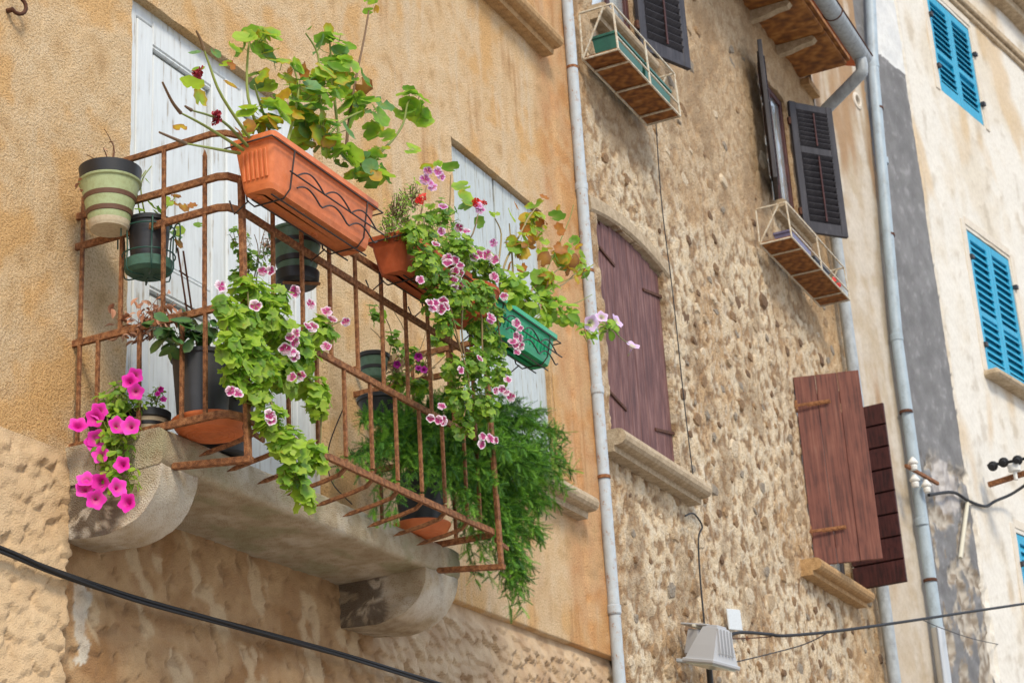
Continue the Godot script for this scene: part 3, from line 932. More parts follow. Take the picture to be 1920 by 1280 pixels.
func brown_window(h: Node) -> void:
	# weathered purple-brown leaves, closed, the top cut to a low arch
	for k in 2:
		var x0 := 5.025 + k * 0.562
		var leaf := plank_leaf(h, Vector3(x0, 0.995, -0.055), Vector3.RIGHT, 0.556, 1.47, 4, M.purple_wood, 0.028, "closed weathered purple-brown plank shutter", [1.425, 1.455, 1.475, 1.485] if k == 0 else [1.485, 1.475, 1.455, 1.425])
		for y in [1.22, 2.2]:
			var hx := x0 + 0.02 if k == 0 else x0 + 0.536
			var sg := 1.0 if k == 0 else -1.0
			var s := S()
			bar(s, Vector3(hx - 0.05 * sg, y + 0.06, -0.03), Vector3(hx + 0.3 * sg, y, -0.036), 0.008, 0.022, Vector3.UP)
			tube(s, [Vector3(hx - 0.05 * sg, y + 0.02, -0.03), Vector3(hx - 0.05 * sg, y + 0.1, -0.03)], 0.016, 8)
			obj("hinge_strap", done(s), M.rust_dark, leaf)
	sill(h, 4.80, 6.26, 0.93, 0.10, 0.14, M.sill)
	# lintel of plastered stone with a slight arch
	var s := S()
	var arc := []
	for k in 13:
		arc.append(Vector3(4.90 + k * 0.114, 2.47 + 0.075 * (1.0 - pow((k - 6) / 6.0, 2.0)), -0.03))
	sweep(s, arc, rect_profile(0.085, 0.11, 0.014), Vector3.UP)
	var lintel := obj("lintel", done(s), M.sill, h)
	lintel.set_meta("label", "low arch of pale plastered stones")

func red_window(h: Node) -> void:
	var leaf := plank_leaf(h, Vector3(9.01, 0.93, 0.0), Vector3(0.285, 0, 0.958), 0.53, 1.57, 3, M.red_wood, 0.03, "rust-red plank shutter leaf swung wide open")
	for y in [1.2, 2.25]:
		var s := S()
		bar(s, Vector3(9.0, y - 0.01, -0.0), Vector3(9.075, y + 0.01, 0.27), 0.007, 0.026, Vector3.UP)
		for p in [Vector3(-0.025, 0, 0.01)]:
			bar(s, Vector3(8.975, y - 0.01, -0.01) + p, Vector3(9.052, y + 0.01, 0.27) + p * 0.2, 0.006, 0.024, Vector3.UP)
		tube(s, [Vector3(9.0, y - 0.05, 0.0), Vector3(9.0, y + 0.05, 0.0)], 0.014, 8)
		obj("hinge_strap", done(s), M.rust, leaf)
	# far leaf seen from its boarded face
	var foot := Vector3(10.15, 0.93, 0.0)
	var dir := Vector3(-0.10, 0, 0.995).normalized()
	var nrm := dir.cross(Vector3.UP).normalized()
	var b := Basis(dir, Vector3.UP, nrm)
	var s2 := S()
	box(s2, foot + dir * 0.23 + Vector3.UP * 0.785 - nrm * 0.002, Vector3(0.45, 1.565, 0.014), b)
	var far := obj("shutter", done(s2), M.maroon_wood, h)
	far.set_meta("label", "dark maroon shutter leaf of stacked horizontal boards")
	for k in 8:
		var hgt := 1.57 / 8.0
		one_box("plank", foot + dir * 0.23 + Vector3.UP * (hgt * (k + 0.5)) + nrm * 0.018, Vector3(0.46, hgt - 0.014, 0.024), M.maroon_wood, far, b, 0.004)
	for sg in [9.06, 10.12]:
		one_box("window_frame", Vector3(sg, 1.715, -0.1), Vector3(0.06, 1.56, 0.05), M.dark_wood, h)
	one_box("window_frame", Vector3(9.59, 2.47, -0.1), Vector3(1.0, 0.06, 0.05), M.dark_wood, h)
	one_box("window_frame", Vector3(9.59, 1.7, -0.1), Vector3(0.05, 1.48, 0.048), M.dark_wood, h)
	one_box("pane", Vector3(9.33, 1.7, -0.1), Vector3(0.47, 1.48, 0.005), M.glass, h, Basis.IDENTITY, 0.0)
	one_box("pane", Vector3(9.85, 1.7, -0.1), Vector3(0.47, 1.48, 0.005), M.glass, h, Basis.IDENTITY, 0.0)
	# the room behind
	var rs := S()
	var q0 := Vector3(8.95, 0.6, -0.58)
	var q1 := Vector3(10.25, 2.75, -2.6)
	quad(rs, Vector3(q0.x, q0.y, q1.z), Vector3(q1.x, q0.y, q1.z), Vector3(q1.x, q1.y, q1.z), Vector3(q0.x, q1.y, q1.z))
	for x in [q0.x, q1.x]:
		quad(rs, Vector3(x, q0.y, q0.z), Vector3(x, q1.y, q0.z), Vector3(x, q1.y, q1.z), Vector3(x, q0.y, q1.z))
	for y in [q0.y, q1.y]:
		quad(rs, Vector3(q0.x, y, q0.z), Vector3(q1.x, y, q0.z), Vector3(q1.x, y, q1.z), Vector3(q0.x, y, q1.z))
	obj("room", done(rs), M.facade_trim, h)
	sill(h, 8.62, 10.1, 0.90, 0.095, 0.15, M.sill_orange)

func eaves(h: Node) -> void:
	var y := 5.95
	# rust-brown soffit slabs resting on carved brackets
	for k in 8:
		var x1 := 10.48 - k * 0.72
		var slab := one_box("soffit_slab", Vector3(x1 - 0.355, y + 0.03, 0.2), Vector3(0.705, 0.05, 0.5), M.soffit, h, Basis.IDENTITY, 0.03)
		if k < 7:
			var s := S()
			var poly := [Vector2(-0.04, y), Vector2(0.34, y), Vector2(0.36, y - 0.025), Vector2(0.33, y - 0.055), Vector2(0.24, y - 0.06), Vector2(0.1, y - 0.09), Vector2(-0.04, y - 0.1)]
			extrude_x(s, poly, x1 - 0.71 - 0.03, x1 - 0.71 + 0.05)
			obj("rafter_end", done(s), M.sill, slab)
	one_box("eaves_board", Vector3(7.6, y + 0.085, 0.3), Vector3(5.8, 0.05, 0.36), M.soffit, h)
	one_box("wall_plate", Vector3(10.66, y - 0.03, 0.02), Vector3(0.34, 0.07, 0.1), M.sill_orange, h)
	# roof
	var s := S()
	bar(s, Vector3(7.7, y + 0.14, 0.5), Vector3(7.7, y + 1.3, -2.6), 6.1, 0.06, Vector3.UP)
	obj("roof", done(s), M.roof_tile, h)
	# half-round gutter, outlet and the pipe back to the wall
	var g := S()
	var prof := []
	for k in 13:
		var a := PI + PI * k / 12.0
		prof.append(Vector2(cos(a), sin(a)) * 0.085)
	for k in 13:
		var a := TAU - PI * k / 12.0
		prof.append(Vector2(cos(a), sin(a)) * 0.079)
	sweep(g, [Vector3(4.8, y + 0.10, 0.60), Vector3(10.52, y + 0.06, 0.60)], prof)
	var gut := obj("gutter", done(g), M.galv, h)
	g = S()
	tube(g, [Vector3(4.8, y + 0.105, 0.686), Vector3(10.53, y + 0.065, 0.686)], 0.009, 8)
	obj("bead", done(g), M.rust_dark, gut)
	g = S()
	for k in 9:
		var a := PI + PI * k / 8.0
		var a2 := PI + PI * (k + 1) / 8.0
		if k < 8:
			tri(g, Vector3(10.52, y + 0.06, 0.60), Vector3(10.52, y + 0.06 + sin(a) * 0.084, 0.60 + cos(a) * 0.084), Vector3(10.52, y + 0.06 + sin(a2) * 0.084, 0.60 + cos(a2) * 0.084))
	obj("stop_end", done(g), M.galv, gut)
	for x in [9.55, 8.4, 7.2, 6.0]:
		var c := []
		for k in 9:
			var a := PI + PI * k / 8.0
			c.append(Vector3(x, y + 0.07 + sin(a) * 0.09, 0.60 + cos(a) * 0.09))
		g = S()
		tube(g, c, 0.007, 6)
		obj("gutter_strap", done(g), M.rust_dark, gut)
	var p := thing("corner_downpipe", "grey downpipe bending back from the gutter to the far corner of the stone house", "pipe", Vector3(10.72, -4, 0.07))
	var s2 := S()
	tube(s2, curve([Vector3(10.40, y - 0.01, 0.60), Vector3(10.40, y - 0.12, 0.60), Vector3(10.42, y - 0.17, 0.55), Vector3(10.58, y - 0.34, 0.16), Vector3(10.60, y - 0.39, 0.10), Vector3(10.62, y - 0.55, 0.09)], 5), 0.058, 14)
	obj("swan_neck", done(s2), M.galv, p)
	s2 = S()
	tube(s2, [Vector3(10.62, y - 0.5, 0.09), Vector3(10.76, -4.0, 0.09)], 0.055, 16)
	obj("pipe", done(s2), M.galv, p)
	for q in [0.12, 0.45, 0.75]:
		s2 = S()
		lathe(s2, [Vector2(0.056, 0), Vector2(0.06, 0.003), Vector2(0.06, 0.03), Vector2(0.056, 0.033)], Vector3(10.62, y - 0.5, 0.09).lerp(Vector3(10.76, -4.0, 0.09), q), 16)
		obj("collar", done(s2), M.galv, p)

# ---------- corner house ----------
func build_corner_house() -> void:
	var o := Vector3(10.85, 0, 0)
	var th := deg_to_rad(10.5)
	var d := Vector3(cos(th), 0, sin(th))
	var nn := Vector3(-sin(th), 0, cos(th))
	var xf := Transform3D(Basis(d, Vector3.UP, nn), o)
	var h := thing("corner_house", "tall cream plastered house with closed turquoise shutters and a grey band", "house", Vector3(10.85, -4, 0))
	var n1 := noise(0.8, 31)
	var n2 := noise(3.0, 32, 4)
	var n3 := noise(0.45, 33)
	var nst := noise(1.0, 34, 3)
	var n5 := noise(7.0, 35, 3)
	var cream := Color(0.78, 0.74, 0.665)
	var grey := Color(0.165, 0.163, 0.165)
	var disp := func(u: float, v: float) -> float:
		var z: float = n1.get_noise_2d(u, v) * 0.012 + n2.get_noise_2d(u, v) * 0.006
		if u > 2.42:
			z += 0.015
		# lost render low on the grey band shows rubble
		if v < 2.6 and u > 1.35 and u < 2.5:
			z -= 0.03 * smoothstep(0.0, 0.1, n2.get_noise_2d(u * 0.8, v * 0.5 + 7.0))
			z += n5.get_noise_2d(u, v) * 0.012
		return z
	var colf := func(u: float, v: float) -> Color:
		var a: float = n3.get_noise_2d(u, v)
		var b: float = n2.get_noise_2d(u, v)
		var st: float = nst.get_noise_2d(u * 2.0, v * 0.3)
		var f: float = n5.get_noise_2d(u, v)
		var e: float = u + b * 0.03 + f * 0.008
		var c: Color
		if e < 1.25:
			# stained beige render beside the stone house
			c = mixc(Color(0.50, 0.40, 0.28), Color(0.58, 0.50, 0.40), 0.5 + b * 0.8 + st * 0.5)
			c = mixc(c, Color(0.36, 0.20, 0.085), smoothstep(-0.05, 0.4, st + (v - 5.0) * 0.12 + a * 0.3) * 0.8)
			c = mixc(c, Color(0.66, 0.60, 0.52), smoothstep(0.08, 0.3, -st + b * 0.3) * 0.6)
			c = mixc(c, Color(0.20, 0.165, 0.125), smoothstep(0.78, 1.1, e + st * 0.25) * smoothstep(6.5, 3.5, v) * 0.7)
		elif e < 2.4:  # upright grey band between the beige and the cream, mottled by noise
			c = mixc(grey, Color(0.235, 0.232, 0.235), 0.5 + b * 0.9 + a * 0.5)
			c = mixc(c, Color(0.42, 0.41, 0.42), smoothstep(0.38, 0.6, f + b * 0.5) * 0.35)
			# near-white above a level line at the top of the band
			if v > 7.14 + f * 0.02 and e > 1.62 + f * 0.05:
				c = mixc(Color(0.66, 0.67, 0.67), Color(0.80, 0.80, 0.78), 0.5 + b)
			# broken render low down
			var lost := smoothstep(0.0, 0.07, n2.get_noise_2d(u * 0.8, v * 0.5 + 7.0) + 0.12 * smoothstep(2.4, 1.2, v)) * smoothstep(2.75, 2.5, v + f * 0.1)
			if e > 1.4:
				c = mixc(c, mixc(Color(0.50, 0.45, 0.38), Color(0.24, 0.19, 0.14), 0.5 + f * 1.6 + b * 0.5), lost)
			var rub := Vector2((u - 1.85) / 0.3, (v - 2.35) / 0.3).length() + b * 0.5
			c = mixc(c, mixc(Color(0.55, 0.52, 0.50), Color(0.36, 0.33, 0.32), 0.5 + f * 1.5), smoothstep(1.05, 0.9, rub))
		else:
			c = mixc(cream, Color(0.70, 0.62, 0.50), smoothstep(-0.1, 0.5, a + b * 0.3 + st * 0.4) * 0.8)
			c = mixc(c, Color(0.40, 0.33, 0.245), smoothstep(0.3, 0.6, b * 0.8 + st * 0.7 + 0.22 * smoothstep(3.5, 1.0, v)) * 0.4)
			c = mixc(c, Color(0.62, 0.42, 0.20), smoothstep(0.25, 0.6, n3.get_noise_2d(u * 1.8 + 5.0, v) + 0.3 * smoothstep(7.6, 8.4, v) * smoothstep(4.6, 5.6, u)) * 0.6)
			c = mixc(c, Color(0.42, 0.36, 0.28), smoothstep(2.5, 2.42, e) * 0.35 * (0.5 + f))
		return c
	var holes := [Rect2(3.36, 7.33, 1.22, 1.32), Rect2(3.46, 3.97, 1.2, 1.68), Rect2(3.52, 0.55, 1.2, 1.66)]
	var vent := Rect2(0.95, 6.22, 0.11, 0.11)
	var us := coords([[0.0, 0.95, 0.045], [0.95, 1.06, 0.03], [1.06, 1.45, 0.02], [1.45, 2.28, 0.035], [2.28, 2.52, 0.012], [2.52, 3.36, 0.045], [3.36, 3.46, 0.05], [3.46, 3.52, 0.06], [3.52, 4.58, 0.06], [4.58, 4.66, 0.04], [4.66, 4.72, 0.06], [4.72, 9.0, 0.07]])
	var vs := coords([[-4.0, -1.2, 0.3], [-1.2, 0.55, 0.035], [0.55, 2.21, 0.03], [2.21, 3.97, 0.03], [3.97, 5.65, 0.04], [5.65, 6.22, 0.04], [6.22, 6.33, 0.03], [6.33, 7.0, 0.04], [7.0, 7.33, 0.015], [7.33, 8.65, 0.05], [8.65, 9.6, 0.05], [9.6, 10.2, 0.1]])
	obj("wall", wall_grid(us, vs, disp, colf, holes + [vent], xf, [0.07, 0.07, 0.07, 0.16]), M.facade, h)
	var s := S()
	box(s, xf * Vector3(4.5, 3.0, -0.4), Vector3(9.0, 14.3, 0.5), xf.basis, 0.0)
	obj("masonry", done(s), M.sill, h)
	for r in holes:
		var w: float = (r.size.x - 0.02) * 0.5
		for k in 2:
			var foot: Vector3 = xf * Vector3(r.position.x + 0.006 + k * (w + 0.008), r.position.y + 0.01, -0.012)
			louvre_closed(h, foot, d, w, r.size.y - 0.02)
			for y in [0.3, r.size.y - 0.35]:
				one_box("pintle", xf * Vector3(r.position.x - 0.02 if k == 0 else r.end.x + 0.02, r.position.y + y, 0.035), Vector3(0.06, 0.05, 0.05), M.dark_wood, h, xf.basis)
		# raised plaster surround
		for e in [[r.position.x - 0.09, r.position.y - 0.02, 0.11, r.size.y + 0.1], [r.end.x + 0.09, r.position.y - 0.02, 0.11, r.size.y + 0.1]]:
			var f := one_box("surround", xf * Vector3(e[0], e[1] + e[3] * 0.5, 0.012), Vector3(e[2], e[3], 0.03), M.facade_trim, h, xf.basis, 0.006)
		one_box("surround", xf * Vector3(r.get_center().x, r.end.y + 0.09, 0.012), Vector3(r.size.x + 0.07, 0.1, 0.03), M.facade_trim, h, xf.basis, 0.006)
	for r in [holes[1], holes[2]]:
		var sl := S()
		box(sl, xf * Vector3(r.get_center().x, r.position.y - 0.06, 0.07), Vector3(r.size.x + 0.3, 0.085, 0.22), xf.basis, 0.03)
		obj("sill", done(sl), M.stone_pale, h)
	# cornice, eaves and gutter
	for e in [[8.84, 0.07, 0.05], [8.93, 0.10, 0.09], [9.52, 0.12, 0.17], [9.64, 0.12, 0.30]]:
		one_box("cornice", xf * Vector3(4.6, e[0], e[2] * 0.5 - 0.02), Vector3(8.6 if e[0] > 9.0 else 8.4, e[1], e[2] + 0.06), M.stone_pale, h, xf.basis, 0.012)
	s = S()
	var prof := ring_profile(0.09, 14)
	sweep(s, [xf * Vector3(0.2, 9.86, 0.42), xf * Vector3(8.9, 9.86, 0.42)], prof, Vector3.UP, true)
	obj("gutter", done(s), M.galv, h)
	s = S()
	bar(s, xf * Vector3(4.6, 9.9, 0.5), xf * Vector3(4.6, 11.0, -2.4), 8.8, 0.08, Vector3.UP)
	obj("roof", done(s), M.roof_tile, h)
	# vent hole with a worn collar
	s = S()
	lathe(s, [Vector2(0.052, -0.03), Vector2(0.052, 0.012), Vector2(0.062, 0.02), Vector2(0.09, 0.014), Vector2(0.098, -0.01)], xf * Vector3(1.005, 6.275, 0.0), 20, xf.basis * Basis(Vector3.RIGHT, PI * 0.5))
	obj("vent_collar", done(s), M.facade_trim, h)
	# blue-grey downpipe
	var p := thing("blue_downpipe", "long pale blue-grey downpipe beside the grey band", "pipe", xf * Vector3(1.05, -4.0, 0.09))
	s = S()
	tube(s, [Vector3(12.411, 8.091, 0.381), Vector3(12.135, 6.68, 0.33), Vector3(11.792, 3.629, 0.266), Vector3(11.791, 1.801, 0.266), Vector3(11.793, 0.835, 0.266)], 0.056, 16)
	obj("pipe", done(s), M.pipe_blue, p)
	s = S()
	tube(s, [Vector3(11.796, 0.845, 0.267), Vector3(11.791, 0.1, 0.266), xf * Vector3(1.12, -4.0, 0.09)], 0.062, 18)
	obj("steel_sleeve", done(s), M.steel, p)
	for c in [Vector3(12.099, 6.243, 0.323), Vector3(11.935, 4.772, 0.293), Vector3(11.77, 2.892, 0.262), Vector3(11.784, 1.269, 0.265)]:
		s = S()
		lathe(s, [Vector2(0.057, 0), Vector2(0.064, 0.004), Vector2(0.064, 0.028), Vector2(0.057, 0.032)], c, 16)
		bar(s, c + nn * 0.0 + d * 0.05 + Vector3.UP * 0.016, c - nn * 0.1 + d * 0.12 + Vector3.UP * 0.016, 0.014, 0.014)
		obj("clamp", done(s), M.rust_dark, p)
	for c in [Vector3(12.155, 6.75, 0.333), Vector3(12.04, 5.602, 0.312), Vector3(11.792, 3.629, 0.266), Vector3(11.779, 1.799, 0.264)]:
		s = S()
		lathe(s, [Vector2(0.056, 0), Vector2(0.062, 0.006), Vector2(0.063, 0.07), Vector2(0.056, 0.076)], c, 16)
		obj("socket", done(s), M.pipe_blue, p)

func louvre_closed(h: Node, foot: Vector3, dir: Vector3, w: float, hh: float) -> void:
	var nrm := dir.cross(Vector3.UP).normalized()
	var b := Basis(dir, Vector3.UP, nrm)
	var s := S()
	var sw := 0.075
	box(s, foot + dir * (sw * 0.5) + Vector3.UP * hh * 0.5, Vector3(sw, hh, 0.04), b, 0.006)
	box(s, foot + dir * (w - sw * 0.5) + Vector3.UP * hh * 0.5, Vector3(sw, hh, 0.04), b, 0.006)
	for y in [0.07, hh - 0.05]:
		box(s, foot + dir * (w * 0.5) + Vector3.UP * y, Vector3(w - 2 * sw, 0.14 if y < 0.1 else 0.1, 0.038), b, 0.005)
	box(s, foot + dir * (w * 0.5) + Vector3.UP * hh * 0.42, Vector3(w - 2 * sw, 0.07, 0.037), b, 0.005)
	box(s, foot + dir * (w * 0.5) + Vector3.UP * hh * 0.5 - nrm * 0.022, Vector3(w - 2 * sw, hh - 0.2, 0.004), b, 0.0)
	var leaf := obj("shutter", done(s), M.teal_wood, h)
	s = S()
	box(s, Vector3.ZERO, Vector3(w - 2 * sw + 0.004, 0.085, 0.009), Basis.IDENTITY, 0.003)
	var slat := done(s)
	var n := int(hh / 0.098)
	for k in n:
		var y := 0.19 + (hh - 0.34) * k / (n - 1.0)
		if absf(y - hh * 0.42) < 0.06:
			continue
		put("slat", slat, M.teal_wood, leaf, Transform3D(b * Basis(Vector3.RIGHT, -0.5), foot + dir * w * 0.5 + Vector3.UP * y + nrm * 0.002))

# ---------- balcony ----------
func build_balcony() -> void:
	var t := thing("balcony_slab", "weathered stone balcony slab on two rounded corbels", "balcony", Vector3(1.0, -0.75, 0))
	var nz := noise(6.0, 41, 4)
	var nl := noise(1.7, 42, 3)
	# slab: a displaced skin wrapped round front and underside
	var prof := [Vector2(-0.05, -0.412), Vector2(0.395, -0.412), Vector2(0.41, -0.425), Vector2(0.412, -0.47), Vector2(0.41, -0.525), Vector2(0.398, -0.54), Vector2(0.30, -0.545), Vector2(0.2, -0.548), Vector2(0.1, -0.55), Vector2(-0.05, -0.553)]
	obj("slab", skin(prof, -0.055, 2.085, 0.02, nz, 0.004, func(p: Vector3, k: float) -> Color:
		var b: float = nz.get_noise_3d(p.x, p.y, p.z)
		var a: float = nl.get_noise_3d(p.x * 1.3, p.y * 2.0, p.z * 3.0)
		var c := mixc(Color(0.42, 0.34, 0.225), Color(0.56, 0.475, 0.345), 0.5 + b)
		# moss and lime runs with ragged outlines
		c = mixc(c, Color(0.26, 0.265, 0.13), smoothstep(0.10, 0.4, a + b * 0.4) * 0.5)
		c = mixc(c, Color(0.66, 0.60, 0.49), smoothstep(0.2, 0.42, -a + b * 0.5) * 0.6)
		return c, true), M.corbel, t)
	for e in [[-0.05, 0.155], [1.79, 2.07]]:
		var cp := []
		cp.append(Vector2(-0.06, -0.53))
		cp.append(Vector2(0.395, -0.53))
		for k in 9:
			var a := PI * 0.5 * k / 8.0
			cp.append(Vector2(0.165 + cos(a) * 0.24, -0.545 - sin(a) * 0.205))
		cp.append(Vector2(0.08, -0.748))
		cp.append(Vector2(-0.06, -0.735))
		obj("corbel", skin(cp, e[0], e[1], 0.016, nz, 0.006, func(p: Vector3, k: float) -> Color:
			var b: float = nz.get_noise_3d(p.x, p.y, p.z)
			var b2: float = nz.get_noise_3d(p.x * 2.6 + 7.0, p.y * 2.6, p.z * 2.6)
			var a: float = nl.get_noise_3d(p.x, p.y * 1.5, p.z * 1.5)
			var c := mixc(Color(0.43, 0.34, 0.22), Color(0.59, 0.50, 0.375), 0.5 + b)
			c = mixc(c, Color(0.68, 0.63, 0.54), smoothstep(0.02, 0.3, -a + b2 * 0.4) * 0.7)
			c = mixc(c, Color(0.24, 0.175, 0.105), smoothstep(0.1, 0.5, a + b2 * 0.5) * 0.5)
			# flaking black crust on the cheeks next to the wall
			if k > 0.5:
				var crust := smoothstep(0.24, 0.2, p.z + b * 0.08) * smoothstep(0.22, 0.12, b2)
				c = mixc(c, Color(0.10, 0.07, 0.048), crust * 0.8)
			return c, true), M.corbel, t)

# closed ring of (z, y) points swept along x with rough, coloured faces and end cheeks
func skin(prof: Array, x0: float, x1: float, cell: float, nz: FastNoiseLite, amp: float, colf: Callable, ends: bool) -> ArrayMesh:
	var ring := []
	for i in prof.size():
		var a: Vector2 = prof[i]
		var b: Vector2 = prof[(i + 1) % prof.size()]
		var k := maxi(1, int(a.distance_to(b) / cell))
		for q in k:
			ring.append(a.lerp(b, float(q) / k))
	var nx := maxi(2, int((x1 - x0) / cell))
	var mid := Vector2.ZERO
	for p in ring:
		mid += p / ring.size()
	var s := SurfaceTool.new()
	s.begin(Mesh.PRIMITIVE_TRIANGLES)
	s.set_smooth_group(1)
	var pt := func(i: int, j: int) -> Vector3:
		var q: Vector2 = ring[j % ring.size()]
		var p := Vector3(lerpf(x0, x1, float(i) / nx), q.y, q.x)
		var n := (q - mid).normalized()
		var w: float = nz.get_noise_3dv(p * 2.0) * amp + nz.get_noise_3dv(p * 0.6) * amp * 1.2
		return p + Vector3(0, n.y * w, n.x * w)
	var add := func(p: Vector3, k: float) -> void:
		s.set_color(colf.call(p, k))
		s.add_vertex(p)
	for i in nx:
		for j in ring.size():
			var a: Vector3 = pt.call(i, j)
			var b: Vector3 = pt.call(i + 1, j)
			var c: Vector3 = pt.call(i + 1, j + 1)
			var d: Vector3 = pt.call(i, j + 1)
			for p in [a, c, b, a, d, c]:
				add.call(p, 0.0)
	if ends:
		# cheeks: shrink the ring towards the middle in steps
		s.set_smooth_group(3)
		for e in 2:
			var i := 0 if e == 0 else nx
			var ox := -1.0 if e == 0 else 1.0
			var at := func(r: int, j: int) -> Vector3:
				var p: Vector3 = pt.call(i, j)
				var q := Vector3(p.x, mid.y, mid.x)
				var m := p.lerp(q, r / 9.0)
				m.x += ox * (nz.get_noise_3dv(m * 2.2) * amp if r > 0 else 0.0)
				return m
			for r in 9:
				for j in ring.size():
					var a: Vector3 = at.call(r, j)
					var b: Vector3 = at.call(r, j + 1)
					var c: Vector3 = at.call(r + 1, j + 1)
					var d: Vector3 = at.call(r + 1, j)
					for p in ([a, b, c, a, c, d] if e == 0 else [a, c, b, a, d, c]):
						add.call(p, 1.0)
	s.generate_normals()
	return s.commit()

# ---------- railing ----------
func build_railing() -> void:
	var t := thing("balcony_railing", "rusty iron balcony railing with bent-in bar ends", "railing", Vector3(0.95, -0.4, 0.68))
	var zf := 0.68
	var xl := -0.03
	var xr := 1.93
	for y in [0.475, 0.355, -0.02, -0.405]:
		var s := S()
		var pts := [Vector3(xl, y, -0.03), Vector3(xl, y, zf - 0.065), Vector3(xl + 0.012, y - 0.002, zf - 0.03), Vector3(xl + 0.055, y - 0.008, zf), Vector3(0.6, y - 0.012, zf + rnd(-0.004, 0.004)), Vector3(1.2, y - 0.014, zf + rnd(-0.004, 0.004)), Vector3(xr - 0.05, y - 0.012, zf), Vector3(xr - 0.012, y - 0.01, zf - 0.03), Vector3(xr, y - 0.01, zf - 0.065), Vector3(xr, y - 0.008, -0.03)]
		sweep(s, pts, rect_profile(0.016, 0.026))
		obj("rail", done(s), M.rust, t)
	var s := S()
	sweep(s, [Vector3(xl, 0.645, 0.02), Vector3(xl, 0.65, zf - 0.09), Vector3(xl + 0.02, 0.65, zf - 0.045), Vector3(xl + 0.06, 0.648, zf - 0.015), Vector3(0.42, 0.64, zf - 0.01)], rect_profile(0.014, 0.022))
	obj("rail", done(s), M.rust, t)
	var up_bar := func(x: float, z: float, y0: float, y1: float, w: float, tip: bool) -> void:
		var q := S()
		bar(q, Vector3(x, y0, z), Vector3(x + rnd(-0.004, 0.004), y1, z), w, w)
		if tip:
			var a := Vector3(x, y1 + 0.03, z)
			for k in 4:
				var p0 := Vector3(x, y1 - 0.001, z) + Vector3(cos(k * PI / 2 + PI / 4), 0, sin(k * PI / 2 + PI / 4)) * w * 0.68
				var p1 := Vector3(x, y1 - 0.001, z) + Vector3(cos((k + 1) * PI / 2 + PI / 4), 0, sin((k + 1) * PI / 2 + PI / 4)) * w * 0.68
				tri(q, p0, a, p1)
		obj("bar", done(q), M.rust, t)
	up_bar.call(xl, 0.028, -0.41, 0.55, 0.014, false)
	up_bar.call(xl, 0.203, -0.02, 0.475, 0.014, false)
	up_bar.call(xl, 0.387, -0.02, 0.64, 0.014, false)
	up_bar.call(xl, 0.561, -0.02, 0.57, 0.014, true)
	for z in [0.11, 0.29, 0.468, 0.565]:
		up_bar.call(xl, z, -0.405, -0.02, 0.014, false)
	for k in 9:
		up_bar.call(0.218 + 0.1937 * k, zf, -0.035, 0.50, 0.014, true)
	for z in [0.12, 0.3, 0.48, 0.6]:
		up_bar.call(xr, z, -0.41, 0.46, 0.014, false)
	# lower bars run past the bottom rail and bend in to a point
	for k in 9:
		var x := 0.115 + 0.1922 * k
		s = S()
		bar(s, Vector3(x, -0.385, zf), Vector3(x, -0.035, zf), 0.014, 0.014)
		var dz := rnd(-0.02, 0.02)
		sweep(s, [Vector3(x, -0.392, zf), Vector3(x, -0.428, zf - 0.006), Vector3(x, -0.447, zf - 0.03), Vector3(x - 0.002, -0.462, zf - 0.10), Vector3(x - 0.004, -0.478 + dz * 0.3, zf - 0.21 + dz), Vector3(x - 0.004, -0.484 + dz * 0.3, zf - 0.245 + dz)], rect_profile(0.014, 0.014), Vector3.UP, false, [1, 1, 1, 1, 1, 0.12])
		obj("bar", done(s), M.rust, t)
	# corner standards with feet let into the slab
	for x in [xl + 0.05, xr - 0.03]:
		s = S()
		bar(s, Vector3(x, -0.565, zf + 0.022), Vector3(x, 0.47, zf + 0.0), 0.026, 0.018, Vector3.BACK)
		obj("standard", done(s), M.rust, t)
		s = S()
		bar(s, Vector3(x, -0.568, zf + 0.036), Vector3(x, -0.535, 0.40), 0.028, 0.022)
		obj("bracket", done(s), M.rust, t)
		s = S()
		bar(s, Vector3(x + 0.16, -0.45, zf - 0.02), Vector3(x + 0.02, -0.44, zf - 0.01), 0.01, 0.02)
		obj("brace", done(s), M.rust, t)
	# twisted wire tied between the bars
	s = S()
	tube(s, curve([Vector3(0.693, -0.2, zf - 0.01), Vector3(0.80, -0.3, zf - 0.14), Vector3(1.0, -0.36, zf - 0.25), Vector3(1.2, -0.40, zf - 0.28)]), 0.0025, 5)
	obj("tie_wire", done(s), M.wire, t)

